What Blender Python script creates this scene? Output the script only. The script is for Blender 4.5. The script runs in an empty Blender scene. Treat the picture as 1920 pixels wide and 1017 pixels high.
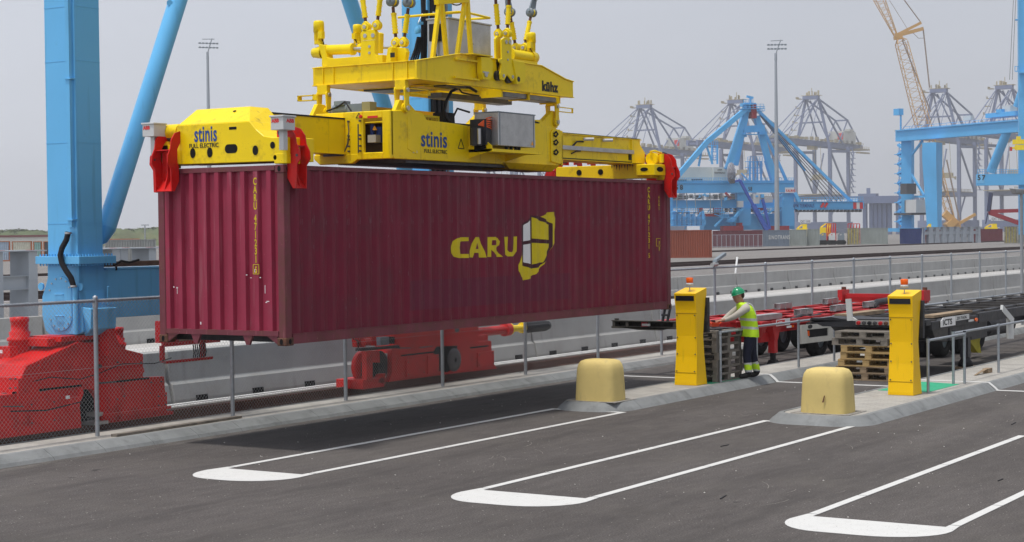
import bpy, bmesh, math, random
from mathutils import Vector, Matrix
random.seed(7)
PI=math.pi
S=bpy.context.scene
COL=S.collection
# ---------------------------------------------------------------- camera
CAM=Vector((-19.3245,-15.8627,3.1356)); YAW,PIT,ROL,FPX=0.5576,-0.0221,-0.0111,3262.4
_f=Vector((math.cos(YAW)*math.cos(PIT),math.sin(YAW)*math.cos(PIT),math.sin(PIT)))
_r0=Vector((math.sin(YAW),-math.cos(YAW),0)); _u0=_r0.cross(_f)
_r=_r0*math.cos(ROL)+_u0*math.sin(ROL); _u=_u0*math.cos(ROL)-_r0*math.sin(ROL)
cd=bpy.data.cameras.new('camera'); cam=bpy.data.objects.new('camera',cd); COL.objects.link(cam)
cd.sensor_width=36; cd.lens=FPX*36/1920; cd.clip_start=.5; cd.clip_end=12000
cam.matrix_world=Matrix(((_r.x,_u.x,-_f.x,CAM.x),(_r.y,_u.y,-_f.y,CAM.y),(_r.z,_u.z,-_f.z,CAM.z),(0,0,0,1)))
S.camera=cam
# sight line helpers used for surveying points on real planes
def ray(x,y): return _f+_r*((x-960)/FPX)-_u*((y-508.5)/FPX)
def gz(x,y,z=0): d=ray(x,y); return CAM+d*((z-CAM.z)/d.z)
def gy(x,y,Y): d=ray(x,y); return CAM+d*((Y-CAM.y)/d.y)
def gx(x,y,X): d=ray(x,y); return CAM+d*((X-CAM.x)/d.x)
def dp(x,y,D): return CAM+ray(x,y)*D
# ---------------------------------------------------------------- world, sun, exposure
SUNV=Vector((-.25,.09,1)).normalized()       # towards the sun
EL=math.asin(SUNV.z); AZ=math.atan2(SUNV.x,SUNV.y)
W=bpy.data.worlds.new('World'); S.world=W; W.use_nodes=True
nt=W.node_tree; nt.nodes.clear()
out=nt.nodes.new('ShaderNodeOutputWorld'); bg=nt.nodes.new('ShaderNodeBackground')
sky=nt.nodes.new('ShaderNodeTexSky'); sky.sky_type='NISHITA'; sky.sun_disc=False
sky.sun_elevation=EL; sky.sun_rotation=AZ; sky.air_density=1.0; sky.dust_density=4.0; sky.ozone_density=1.5
mx=nt.nodes.new('ShaderNodeMix'); mx.data_type='RGBA'; mx.inputs[0].default_value=.86
mx.inputs[7].default_value=(5.6,5.82,6.45,1)
nt.links.new(sky.outputs[0],mx.inputs[6]); bg.inputs[1].default_value=.134
# thin high haze glows more on the sun's side of the sky than opposite it
wtc=nt.nodes.new('ShaderNodeTexCoord'); dt=nt.nodes.new('ShaderNodeVectorMath'); dt.operation='DOT_PRODUCT'; dt.inputs[1].default_value=(-.76,.64,.06)
nt.links.new(wtc.outputs['Generated'],dt.inputs[0])
mr=nt.nodes.new('ShaderNodeMapRange'); mr.inputs[1].default_value=-1; mr.inputs[2].default_value=1; mr.inputs[3].default_value=.60; mr.inputs[4].default_value=1.40
nt.links.new(dt.outputs['Value'],mr.inputs[0]); sc_=nt.nodes.new('ShaderNodeVectorMath'); sc_.operation='SCALE'
cn=nt.nodes.new('ShaderNodeTexNoise'); cn.inputs['Scale'].default_value=2.2; cn.inputs['Detail'].default_value=5; cmp_=nt.nodes.new('ShaderNodeMapping'); cmp_.inputs['Scale'].default_value=(1,1,3.5)
nt.links.new(wtc.outputs['Generated'],cmp_.inputs[0]); nt.links.new(cmp_.outputs[0],cn.inputs['Vector'])
cr_=nt.nodes.new('ShaderNodeMapRange'); cr_.inputs[1].default_value=.3; cr_.inputs[2].default_value=.7; cr_.inputs[3].default_value=.95; cr_.inputs[4].default_value=1.05; nt.links.new(cn.outputs[0],cr_.inputs[0])
cs_=nt.nodes.new('ShaderNodeVectorMath'); cs_.operation='SCALE'; nt.links.new(mx.outputs[2],cs_.inputs[0]); nt.links.new(cr_.outputs[0],cs_.inputs['Scale']); nt.links.new(cs_.outputs[0],sc_.inputs[0]); nt.links.new(mr.outputs[0],sc_.inputs['Scale']); nt.links.new(sc_.outputs[0],bg.inputs[0])
nt.links.new(bg.outputs[0],out.inputs[0])
sl=bpy.data.lights.new('sun','SUN'); sl.energy=2.75; sl.angle=math.radians(5.0); sl.color=(1,.96,.9)
so=bpy.data.objects.new('sun',sl); COL.objects.link(so); so.rotation_euler=SUNV.to_track_quat('Z','Y').to_euler(); so.location=(0,0,60)
S.view_settings.view_transform='Standard'; S.view_settings.look='None'; S.view_settings.exposure=0.0; S.view_settings.gamma=1
S.view_settings.use_curve_mapping=False
# ---------------------------------------------------------------- materials
MATS={}
def mat(name,col,rough=.55,metal=0.,var=.12,scale=3.,bump=0.,bscale=40.,spec=.28,dirt=None,dirtamt=.0,dscale=2.,speck=None,emit=None,stretch=(1,1,1),coat=0.,streak=None):
    if name in MATS: return MATS[name]
    m=bpy.data.materials.new(name); m.use_nodes=True; n=m.node_tree.nodes; l=m.node_tree.links
    b=n['Principled BSDF']; b.inputs['Roughness'].default_value=rough; b.inputs['Metallic'].default_value=metal
    b.inputs['Specular IOR Level'].default_value=spec
    if coat: b.inputs['Coat Weight'].default_value=coat; b.inputs['Coat Roughness'].default_value=.15
    tc=n.new('ShaderNodeTexCoord'); mp=n.new('ShaderNodeMapping'); mp.inputs['Scale'].default_value=stretch
    l.new(tc.outputs['Object'],mp.inputs[0])
    def noise(sc,det=5,rg=.6):
        t=n.new('ShaderNodeTexNoise'); t.inputs['Scale'].default_value=sc; t.inputs['Detail'].default_value=det; t.inputs['Roughness'].default_value=rg
        l.new(mp.outputs[0],t.inputs['Vector']); return t
    def ramp(src,p0,c0,p1,c1):
        r=n.new('ShaderNodeValToRGB'); e=r.color_ramp.elements
        e[0].position=p0; e[0].color=c0; e[1].position=p1; e[1].color=c1; l.new(src,r.inputs[0]); return r
    lo=[max(0,c*(1-var)) for c in col]+[1]; hi=[min(1,c*(1+var)) for c in col]+[1]
    t=noise(scale); r=ramp(t.outputs[0],.3,lo,.7,hi); cur=r.outputs[0]
    def mixin(fac,c,cur):
        q=n.new('ShaderNodeMix'); q.data_type='RGBA'; l.new(fac,q.inputs[0]); l.new(cur,q.inputs[6]); q.inputs[7].default_value=(*c,1); return q.outputs[2]
    if dirt:
        t2=noise(dscale,8,.7); r2=ramp(t2.outputs[0],.66-dirtamt*.4,(0,0,0,1),.78,(1,1,1,1)); cur=mixin(r2.outputs[0],dirt,cur)
    if streak:
        t4=n.new('ShaderNodeTexNoise'); t4.inputs['Scale'].default_value=1; t4.inputs['Detail'].default_value=6
        mp2=n.new('ShaderNodeMapping'); mp2.inputs['Scale'].default_value=streak[1]; l.new(tc.outputs['Object'],mp2.inputs[0]); l.new(mp2.outputs[0],t4.inputs['Vector'])
        r4=ramp(t4.outputs[0],streak[2],(0,0,0,1),streak[2]+.16,(1,1,1,1)); cur=mixin(r4.outputs[0],streak[0],cur)
    if speck:
        t3=noise(speck[1],2,.5); r3=ramp(t3.outputs[0],speck[2],(0,0,0,1),speck[2]+.04,(1,1,1,1)); cur=mixin(r3.outputs[0],speck[0],cur)
    l.new(cur,b.inputs['Base Color'])
    if bump:
        tb=noise(bscale,4); bp=n.new('ShaderNodeBump'); bp.inputs['Strength'].default_value=bump; bp.inputs['Distance'].default_value=.02
        l.new(tb.outputs[0],bp.inputs['Height']); l.new(bp.outputs[0],b.inputs['Normal'])
    tr=noise(scale*2.3,3); rr=n.new('ShaderNodeMapRange'); rr.inputs[3].default_value=max(0,rough-.12); rr.inputs[4].default_value=min(1,rough+.12)
    l.new(tr.outputs[0],rr.inputs[0]); l.new(rr.outputs[0],b.inputs['Roughness'])
    if emit: b.inputs['Emission Color'].default_value=(*emit[0],1); b.inputs['Emission Strength'].default_value=emit[1]
    MATS[name]=m; return m
YEL=mat('yellow_paint',(.92,.66,.0),.38,var=.06,scale=1.5,dirt=(.45,.29,.015),dirtamt=.32,dscale=3.,speck=((.22,.12,.03),30,.775),streak=((.5,.34,.02),(9,9,.8),.62))
YEL2=mat('yellow_machine_paint',(.88,.66,.0),.4,var=.05,scale=3)
KYEL=mat('kiosk_yellow',(.93,.56,.0),.42,var=.04,scale=1.2,streak=((.62,.38,.01),(14,14,.7),.64))
CBLU=mat('crane_blue',(.135,.46,.78),.36,var=.05,scale=.6,dirt=(.10,.33,.55),dirtamt=.15,dscale=1.2,streak=((.10,.33,.56),(5,5,.4),.58))
FBLU=mat('far_crane_blue',(.10,.42,.76),.5,var=.08,scale=.15)
RED=mat('red_paint',(.58,.009,.007),.42,var=.12,scale=2,dirt=(.22,.010,.008),dirtamt=.35,dscale=3,streak=((.30,.03,.02),(12,12,1.2),.64),speck=((.08,.02,.015),24,.76))
DRED=mat('trailer_red',(.50,.018,.022),.45,var=.15,scale=2,dirt=(.20,.03,.02),dirtamt=.25,dscale=4)
MAR=mat('container_maroon',(.172,.009,.030),.5,var=.14,scale=1.3,dirt=(.115,.022,.035),dirtamt=.5,dscale=1.1,streak=((.20,.05,.07),(6,6,.35),.57),speck=((.40,.28,.24),48,.76))  # dark side paint, with part of the side's shade in the colour
MARE=mat('container_lit_end_maroon',(.30,.028,.062),.5,var=.12,scale=1.6,dirt=(.21,.05,.07),dirtamt=.25,dscale=2.2,streak=((.36,.10,.13),(9,9,.6),.58),speck=((.55,.4,.35),50,.77))  # paler copy of the side maroon; part of the sunlight is in the colour
MARF=mat('container_frame_maroon',(.17,.04,.055),.55,var=.2,scale=2,dirt=(.13,.055,.035),dirtamt=.5,dscale=5,streak=((.30,.10,.12),(20,20,2),.62),speck=((.5,.35,.2),45,.74))
RUST=mat('rusty_steel',(.10,.045,.03),.75,var=.4,scale=9,bump=.2,dirt=(.2,.09,.05),dirtamt=.6,dscale=14)
RAILM=mat('crane_rail_steel',(.11,.045,.03),.7,var=.3,scale=7,dirt=(.16,.07,.04),dirtamt=.5,dscale=9)
BLK=mat('black_rubber',(.012,.012,.014),.6,var=.2,scale=8)
HOL=mat('dark_opening',(.006,.006,.007),.9,var=.1)
BSTL=mat('black_trailer_steel',(.028,.029,.034),.5,var=.35,scale=3,dirt=(.09,.08,.07),dirtamt=.35,dscale=5)
TYRE=mat('tyre_rubber',(.018,.018,.019),.85,var=.3,scale=12,bump=.3,bscale=60)
GALV=mat('galvanised_steel',(.36,.39,.42),.42,metal=.55,var=.12,scale=9)
GALD=mat('galvanised_wire',(.36,.37,.38),.5,metal=.3,var=.1,scale=9)
STNL=mat('brushed_steel',(.52,.52,.51),.38,metal=.75,var=.16,scale=6,dirt=(.35,.35,.35),dirtamt=.5,dscale=12)
GREY=mat('grey_motor_paint',(.20,.24,.27),.45,var=.12,scale=5)
BOXG=mat('light_grey_enclosure',(.56,.57,.56),.45,var=.05,scale=5)
DST=mat('dark_steel',(.10,.10,.105),.45,metal=.5,var=.25,scale=8)
WHT=mat('white_lettering',(.78,.78,.77),.5,var=.05)
LYEL=mat('yellow_lettering',(.66,.52,.01),.5,var=.10,scale=3)
LRED=mat('red_lettering',(.7,.03,.03),.5,var=.05)
LBLU=mat('blue_lettering',(.02,.07,.28),.45,var=.08)
LBLK=mat('black_lettering',(.02,.02,.02),.5,var=.1)
CONC=mat('barrier_concrete',(.345,.345,.335),.85,var=.10,scale=.8,bump=.12,bscale=25,dirt=(.30,.29,.27),dirtamt=.3,dscale=1.3,streak=((.27,.265,.25),(3,3,.25),.6))
KERB=mat('kerb_concrete',(.215,.225,.225),.85,var=.15,scale=2.2,bump=.15,bscale=40,dirt=(.13,.135,.135),dirtamt=.35,dscale=3,speck=((.5,.5,.48),40,.76))
CROAD=mat('concrete_road',(.47,.46,.44),.9,var=.10,scale=.25,bump=.1,bscale=12,dirt=(.36,.35,.33),dirtamt=.35,dscale=.4)
WOOD=mat('pallet_wood',(.30,.22,.14),.8,var=.3,scale=4,stretch=(1,1,6),dirt=(.16,.12,.08),dirtamt=.4,dscale=5)
WOODG=mat('weathered_pallet_wood',(.22,.195,.165),.85,var=.3,scale=4,dirt=(.10,.09,.075),dirtamt=.5,dscale=5)
WOODY=mat('fresh_pallet_wood',(.44,.30,.13),.8,var=.25,scale=4,dirt=(.26,.17,.08),dirtamt=.3,dscale=5)
BOLM=mat('pale_yellow_concrete',(.68,.53,.20),.75,var=.06,scale=2.2,bump=.06,bscale=30,dirt=(.56,.43,.18),dirtamt=.3,dscale=2.5,streak=((.50,.40,.18),(7,7,1.2),.62),speck=((.3,.2,.08),26,.78))
PAINT=mat('white_road_paint',(.60,.60,.58),.7,var=.06,scale=4,dirt=(.46,.45,.43),dirtamt=.32,dscale=4,speck=((.22,.21,.2),42,.69))
GREEN=mat('green_floor_paint',(.03,.36,.19),.6,var=.1,scale=4)
STSG=mat('ship_crane_grey',(.155,.19,.31),.6,var=.1,scale=.1)
STSY=mat('ship_crane_yellow',(.40,.34,.20),.6,var=.15,scale=.3)
CREAM=mat('cream_cladding',(.60,.60,.54),.6,var=.06,scale=.4)
SUPG=mat('grey_steel_support',(.40,.435,.47),.5,var=.07,scale=1)
MYEL=mat('lattice_crane_yellow',(.56,.33,.11),.5,var=.1,scale=.5)
# ---------------------------------------------------------------- mesh builder
class MB:
    def __init__(s): s.v=[]; s.f=[]; s.m=[]; s.s=[]; s.mi=0
    def add(s,vs,fs,smooth=False,flags=None):
        o=len(s.v); s.v+= [Vector(v) for v in vs]
        for i,f in enumerate(fs): s.f.append([o+k for k in f]); s.m.append(s.mi); s.s.append(flags[i] if flags else smooth)
        return s
    def box(s,x0,y0,z0,x1,y1,z1):
        x0,x1=min(x0,x1),max(x0,x1); y0,y1=min(y0,y1),max(y0,y1); z0,z1=min(z0,z1),max(z0,z1)
        return s.add([(x0,y0,z0),(x1,y0,z0),(x1,y1,z0),(x0,y1,z0),(x0,y0,z1),(x1,y0,z1),(x1,y1,z1),(x0,y1,z1)],
              [(3,2,1,0),(4,5,6,7),(0,1,5,4),(1,2,6,5),(2,3,7,6),(3,0,4,7)])
    def frame(s,p,q,up=(0,0,1)):
        p=Vector(p);q=Vector(q); d=(q-p).normalized(); u=Vector(up)
        if abs(d.dot(u))>.98: u=Vector((1,0,0))
        a=d.cross(u).normalized(); b=a.cross(d).normalized(); return p,q,a,b
    def beam(s,p,q,w,h,up=(0,0,1),w2=None,h2=None):
        p,q,a,b=s.frame(p,q,up); w2=w2 or w; h2=h2 or h
        vs=[p-a*w/2-b*h/2,p+a*w/2-b*h/2,p+a*w/2+b*h/2,p-a*w/2+b*h/2,q-a*w2/2-b*h2/2,q+a*w2/2-b*h2/2,q+a*w2/2+b*h2/2,q-a*w2/2+b*h2/2]
        return s.add(vs,[(0,1,2,3),(7,6,5,4),(1,0,4,5),(2,1,5,6),(3,2,6,7),(0,3,7,4)])
    def cyl(s,p,q,r,r2=None,n=16,caps=True):
        p,q,a,b=s.frame(p,q); r2=r if r2 is None else r2
        A=[p+(a*math.cos(2*PI*i/n)+b*math.sin(2*PI*i/n))*r for i in range(n)]
        B=[q+(a*math.cos(2*PI*i/n)+b*math.sin(2*PI*i/n))*r2 for i in range(n)]
        s.add(A+B,[(i,i+n,(i+1)%n+n,(i+1)%n) for i in range(n)],True)
        if caps:
            if r>0: s.add(A,[list(range(n))])
            if r2>0: s.add(B,[list(range(n))[::-1]])
        return s
    def lathe(s,p,axis,prof,n=20):     # prof: (distance along axis, radius)
        p=Vector(p); ax=Vector(axis).normalized(); _,_,a,b=s.frame(p,p+ax)
        vs=[];k=len(prof)
        for t,r in prof:
            for i in range(n): vs.append(p+ax*t+(a*math.cos(2*PI*i/n)+b*math.sin(2*PI*i/n))*r)
        fs=[(j*n+i,(j+1)*n+i,(j+1)*n+(i+1)%n,j*n+(i+1)%n) for j in range(k-1) for i in range(n)]
        return s.add(vs,fs,True)
    def tube(s,pts,r,n=8):
        pts=[Vector(p) for p in pts]; vs=[]; k=len(pts); pa=None
        for i,p in enumerate(pts):
            d=(pts[min(i+1,k-1)]-pts[max(i-1,0)]).normalized()
            if pa is None:
                u=Vector((0,0,1)) if abs(d.z)<.9 else Vector((1,0,0)); a=d.cross(u).normalized()
            else: a=(pa-d*pa.dot(d)).normalized()
            pa=a; b=d.cross(a); vs+=[p+(a*math.cos(2*PI*j/n)+b*math.sin(2*PI*j/n))*r for j in range(n)]
        fs=[(i*n+j,i*n+(j+1)%n,(i+1)*n+(j+1)%n,(i+1)*n+j) for i in range(k-1) for j in range(n)]
        s.add(vs,fs,True); s.add(vs[:n],[list(range(n))]); s.add(vs[-n:],[list(range(n))]); return s
    def prism(s,poly,ax,a,b):          # polygon in the plane across axis ax, extruded from a to b
        def P(u,v,t): return {'x':(t,u,v),'y':(u,t,v),'z':(u,v,t)}[ax]
        n=len(poly); vs=[P(u,v,a) for u,v in poly]+[P(u,v,b) for u,v in poly]
        return s.add(vs,[list(range(n))[::-1],list(range(n,2*n))]+[(i,(i+1)%n,(i+1)%n+n,i+n) for i in range(n)])
    def hull(s,pts):
        bm=bmesh.new(); 
        for p in pts: bm.verts.new(p)
        bmesh.ops.convex_hull(bm,input=bm.verts); bm.verts.index_update()
        bmesh.ops.dissolve_limit(bm,angle_limit=.02,verts=bm.verts,edges=bm.edges); bm.verts.index_update()
        s.add([v.co.copy() for v in bm.verts],[[v.index for v in f.verts] for f in bm.faces]); bm.free(); return s
    def disc(s,c,nrm,r,ry=None,t=.004,n=16,up=(0,0,1)):
        c=Vector(c); nn=Vector(nrm).normalized(); _,_,a,b=s.frame(c,c+nn,up); ry=ry or r
        A=[c+a*r*math.cos(2*PI*i/n)+b*ry*math.sin(2*PI*i/n) for i in range(n)]; B=[v+nn*t for v in A]
        return s.add(A+B,[list(range(n)),list(range(n,2*n))[::-1]]+[(i,i+n,(i+1)%n+n,(i+1)%n) for i in range(n)])
    def build(s,name,m,parent=None,loc=None,bev=0,fix=True):
        ms=m if isinstance(m,(list,tuple)) else [m]
        if parent is not None:
            o0=Vector((0,0,0)); p=parent
            while p is not None: o0+=p.location; p=p.parent
        elif loc is not None: o0=Vector(loc)
        else:
            xs=[v.x for v in s.v]; ys=[v.y for v in s.v]; o0=Vector(((min(xs)+max(xs))/2,(min(ys)+max(ys))/2,min(v.z for v in s.v)))
        me=bpy.data.meshes.new(name); me.from_pydata([v-o0 for v in s.v],[],s.f)
        for x in ms: me.materials.append(x)
        for i,p in enumerate(me.polygons): p.material_index=s.m[i]; p.use_smooth=s.s[i]
        if fix:
            bm=bmesh.new(); bm.from_mesh(me); bmesh.ops.recalc_face_normals(bm,faces=bm.faces); bm.to_mesh(me); bm.free()
        me.update(); o=bpy.data.objects.new(name,me); COL.objects.link(o)
        if parent is not None: o.parent=parent
        else: o.location=o0
        if bev:
            b=o.modifiers.new('bevel','BEVEL'); b.width=bev; b.segments=1; b.limit_method='ANGLE'; b.angle_limit=.7
        return o
def tag(o,label,cat,group=None,kind=None):
    if label: o['label']=label
    if cat: o['category']=cat
    if group: o['group']=group
    if kind: o['kind']=kind
    return o
def thing(name,label,cat,loc=(0,0,0),group=None):
    o=bpy.data.objects.new(name,None); COL.objects.link(o); o.location=loc; o.empty_display_size=.3
    return tag(o,label,cat,group)
def struct(mb,name,m,**k): o=mb.build(name,m,loc=(0,0,0),**k); o['kind']='structure'; return o
def copy_tree(o,parent=None):
    c=o.copy(); COL.objects.link(c); c.parent=parent
    for ch in list(o.children): copy_tree(ch,c)
    return c
def text(s,size,org,xd,yd,m,parent,name='lettering',off=.0,ext=.0015,sx=1.,align='LEFT',drape=None,cuts=None,ls=1.):
    cu=bpy.data.curves.new('t','FONT'); cu.body=s; cu.size=size; cu.offset=off; cu.extrude=ext; cu.align_x=align; cu.space_line=ls; cu.space_character=1.0+off*9
    cu.resolution_u=3
    ob=bpy.data.objects.new('t',cu); COL.objects.link(ob); dg=bpy.context.evaluated_depsgraph_get(); dg.update()
    me=bpy.data.meshes.new_from_object(ob.evaluated_get(dg)); bpy.data.objects.remove(ob)
    xd=Vector(xd).normalized(); yd=Vector(yd).normalized(); zd=xd.cross(yd); org=Vector(org)
    mb=MB(); mb.add([org+xd*v.co.x*sx+yd*v.co.y+zd*v.co.z for v in me.vertices],[list(p.vertices) for p in me.polygons])
    if parent is None: return mb
    o=mb.build(name,m,parent,fix=False)
    if drape: drape_mesh(o,drape)
    return o
def corr(x,pitch=.278,d=.036):
    """offset from the outer face of a corrugated panel; 0 at a crest, d in a trough"""
    t=(x%pitch)/pitch
    a=.26; b=.5; c=.74
    if t<a: return 0.
    if t<b: return d*(t-a)/(b-a)
    if t<c+.0: return d
    return d*(1-(t-c)/(1-c))
def drape_mesh(o,fn):
    """cut a flat side-panel decal at the corrugation folds and lay it on the sheet"""
    bm=bmesh.new(); bm.from_mesh(o.data); w=o.parent.location if o.parent else Vector()
    xs=[v.co.x+w.x for v in bm.verts]; x0,x1=min(xs),max(xs); k=int(x0/.278)-1
    while k*.278<x1+.3:
        for t in (0,.26,.5,.74):
            X=(k+t)*.278
            if x0<X<x1: bmesh.ops.bisect_plane(bm,geom=bm.verts[:]+bm.edges[:]+bm.faces[:],plane_co=(X-w.x,0,0),plane_no=(1,0,0))
        k+=1
    for v in bm.verts: v.co.y+=fn(v.co.x+w.x)
    bm.to_mesh(o.data); bm.free()
def arc(c,r,a0,a1,n,plane=None): return [(c[0]+r*math.cos(math.radians(a0+(a1-a0)*i/n)),c[1]+r*math.sin(math.radians(a0+(a1-a0)*i/n))) for i in range(n+1)]
def sheet(poly,z): 
    mb=MB(); mb.add([(x,y,z) for x,y in poly],[list(range(len(poly)))]); return mb
# ================================================================ GROUND AND ROADS
def asphalt(name,c1,c2,speckc,big=.35):
    m=bpy.data.materials.new(name); m.use_nodes=True; n=m.node_tree.nodes; l=m.node_tree.links; b=n['Principled BSDF']
    tc=n.new('ShaderNodeTexCoord')
    def N(sc,det=6,rg=.65,st=(1,1,1)):
        mp=n.new('ShaderNodeMapping'); mp.inputs['Scale'].default_value=st; l.new(tc.outputs['Object'],mp.inputs[0])
        t=n.new('ShaderNodeTexNoise'); t.inputs['Scale'].default_value=sc; t.inputs['Detail'].default_value=det; t.inputs['Roughness'].default_value=rg; l.new(mp.outputs[0],t.inputs['Vector']); return t.outputs[0]
    def R(s,p0,c0,p1,c1):
        r=n.new('ShaderNodeValToRGB'); e=r.color_ramp.elements; e[0].position=p0;e[0].color=(*c0,1);e[1].position=p1;e[1].color=(*c1,1); l.new(s,r.inputs[0]); return r.outputs[0]
    def M(f,a,bc,mode='MIX'):
        q=n.new('ShaderNodeMix'); q.data_type='RGBA'; q.blend_type=mode
        if isinstance(f,float): q.inputs[0].default_value=f
        else: l.new(f,q.inputs[0])
        l.new(a,q.inputs[6])
        if isinstance(bc,tuple): q.inputs[7].default_value=(*bc,1)
        else: l.new(bc,q.inputs[7])
        return q.outputs[2]
    base=R(N(big,8,.7,(.5,1,1)),.35,c1,.65,c2)
    fine=R(N(48,3,.6),.35,(.62,.62,.62),.65,(1.35,1.35,1.35)); cur=M(1.0,base,fine,'MULTIPLY')
    mid=R(N(5,5,.7,(.35,1.2,1)),.4,(.88,.88,.88),.62,(1.08,1.08,1.08)); cur=M(1.0,cur,mid,'MULTIPLY')
    cur=M(R(N(30,1,.4),.745,(0,0,0),.775,(1,1,1)),cur,speckc)
    cur=M(R(N(1.6,6,.75,(.22,1.5,1)),.66,(0,0,0),.74,(.55,.55,.55)),cur,tuple(x*.55 for x in c1))
    cur=M(R(N(9,2,.5,(1.2,.10,1)),.745,(0,0,0),.78,(.5,.5,.5)),cur,tuple(x*1.7 for x in c2))
    if big>.2:
        # rubber laid down along the lanes, oil drips in the lane centres, dust by the kerbs
        sx=n.new('ShaderNodeSeparateXYZ'); l.new(tc.outputs['Object'],sx.inputs[0])
        def band(yc,w):
            a=n.new('ShaderNodeMath'); a.operation='SUBTRACT'; l.new(sx.outputs['Y'],a.inputs[0]); a.inputs[1].default_value=yc
            wob=n.new('ShaderNodeMath'); wob.operation='MULTIPLY_ADD'; l.new(N(.12,2,.5),wob.inputs[0]); wob.inputs[1].default_value=.9; l.new(a.outputs[0],wob.inputs[2])
            c=n.new('ShaderNodeMath'); c.operation='SUBTRACT'; l.new(wob.outputs[0],c.inputs[0]); c.inputs[1].default_value=.45
            q=n.new('ShaderNodeMath'); q.operation='ABSOLUTE'; l.new(c.outputs[0],q.inputs[0])
            r=n.new('ShaderNodeMapRange'); r.inputs[1].default_value=w; r.inputs[2].default_value=w*.35; l.new(q.outputs[0],r.inputs[0]); return r.outputs[0]
        for yc in (.35,2.05,-3.8,-2.2,-8.0,-6.8):
            f=n.new('ShaderNodeMath'); f.operation='MULTIPLY'; l.new(band(yc,.42),f.inputs[0]); l.new(R(N(2.2,5,.7,(.3,1.6,1)),.38,(0,0,0),.7,(.7,.7,.7)),f.inputs[1]); cur=M(f.outputs[0],cur,(.048,.043,.041))
        for yc in (1.2,-3.0,-7.4):
            f=n.new('ShaderNodeMath'); f.operation='MULTIPLY'; l.new(band(yc,.55),f.inputs[0]); l.new(R(N(3.4,3,.5),.66,(0,0,0),.72,(.8,.8,.8)),f.inputs[1]); cur=M(f.outputs[0],cur,(.03,.028,.027))
        f=n.new('ShaderNodeMath'); f.operation='MULTIPLY'; l.new(band(2.55,.5),f.inputs[0]); l.new(R(N(6,5,.7,(.4,1,1)),.45,(0,0,0),.7,(.6,.6,.6)),f.inputs[1]); cur=M(f.outputs[0],cur,(.19,.175,.155))
        cur=M(R(N(.5,4,.6,(1,1,1)),.5,(0,0,0),.72,(.35,.35,.35)),cur,(.125,.113,.10))
    l.new(cur,b.inputs['Base Color']); b.inputs['Roughness'].default_value=.92; b.inputs['Specular IOR Level'].default_value=.3
    bp=n.new('ShaderNodeBump'); bp.inputs['Strength'].default_value=.5; bp.inputs['Distance'].default_value=.012; l.new(N(70,3),bp.inputs['Height']); l.new(bp.outputs[0],b.inputs['Normal'])
    return m
ASPH=asphalt('brown_asphalt',(.074,.066,.062),(.101,.091,.086),(.42,.40,.37))
YARD=asphalt('yard_asphalt',(.17,.158,.148),(.215,.202,.19),(.3,.29,.28),.06)
GRAV=mat('gravel_stones',(.30,.285,.26),.95,var=.35,scale=14,bump=1.,bscale=30,dirt=(.12,.10,.085),dirtamt=.5,dscale=6)
def paver_mat():
    m=bpy.data.materials.new('concrete_pavers'); m.use_nodes=True; n=m.node_tree.nodes; l=m.node_tree.links; b=n['Principled BSDF']
    tc=n.new('ShaderNodeTexCoord'); br=n.new('ShaderNodeTexBrick'); br.inputs['Scale'].default_value=1; br.inputs['Brick Width'].default_value=.21; br.inputs['Row Height'].default_value=.105
    br.inputs['Mortar Size'].default_value=.004; br.inputs['Color1'].default_value=(.36,.345,.315,1); br.inputs['Color2'].default_value=(.40,.38,.35,1); br.inputs['Mortar'].default_value=(.22,.21,.19,1)
    mp=n.new('ShaderNodeMapping'); mp.inputs['Rotation'].default_value=(0,0,PI/2); l.new(tc.outputs['Object'],mp.inputs[0]); l.new(mp.outputs[0],br.inputs['Vector'])
    no=n.new('ShaderNodeTexNoise'); no.inputs['Scale'].default_value=3; no.inputs['Detail'].default_value=8; l.new(tc.outputs['Object'],no.inputs['Vector'])
    r=n.new('ShaderNodeValToRGB'); r.color_ramp.elements[0].position=.3; r.color_ramp.elements[0].color=(.8,.8,.79,1); r.color_ramp.elements[1].position=.7; r.color_ramp.elements[1].color=(1.1,1.1,1.08,1); l.new(no.outputs[0],r.inputs[0])
    q=n.new('ShaderNodeMix'); q.data_type='RGBA'; q.blend_type='MULTIPLY'; q.inputs[0].default_value=1; l.new(br.outputs[0],q.inputs[6]); l.new(r.outputs[0],q.inputs[7]); l.new(q.outputs[2],b.inputs['Base Color']); b.inputs['Roughness'].default_value=.9
    return m
PAV=paver_mat()
struct(sheet([(-400,-1500),(6000,-1500),(6000,6000),(-400,6000)],-.03),'ground',YARD)
struct(sheet([(-60,-60),(110,-60),(110,2.75),(-60,2.75)],0),'road',ASPH)
struct(sheet([(-60,3.6),(300,3.6),(300,6.7),(-60,6.7)],.03),'gravel_bed',GRAV)
struct(sheet([(-60,7.0),(500,7.0),(500,20.4),(-60,20.4)],.0),'concrete_road',CROAD)
mb=MB()
for y in (8.3,10.6,13.4,16.4,18.6): mb.box(-60,y-.06,0,500,y+.06,.006)
struct(mb,'road_edge_line',mat('pale_joint',(.66,.65,.63),.8,var=.1,scale=1))
mb=MB()
for y in (9.4,12.0,15.0,17.5): mb.box(-60,y-.03,0,500,y+.03,.005)
struct(mb,'road_joint',mat('dark_joint',(.22,.21,.2),.9,var=.2,scale=1))
# kerb and pavement under the fence
mb=MB(); x=-24.
while x<95:
    x1=x+1.0; mb.prism([(2.56,0),(2.60,.05),(2.78,.145),(2.86,.15),(2.86,0)],'x',x,x1-.008); x=x1
struct(mb,'kerb',KERB)
mb=MB(); x=-24.
while x<95: mb.box(x,2.868,0,x+.596,3.62,.145); x+=.6
struct(mb,'pavement',PAV)
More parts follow.
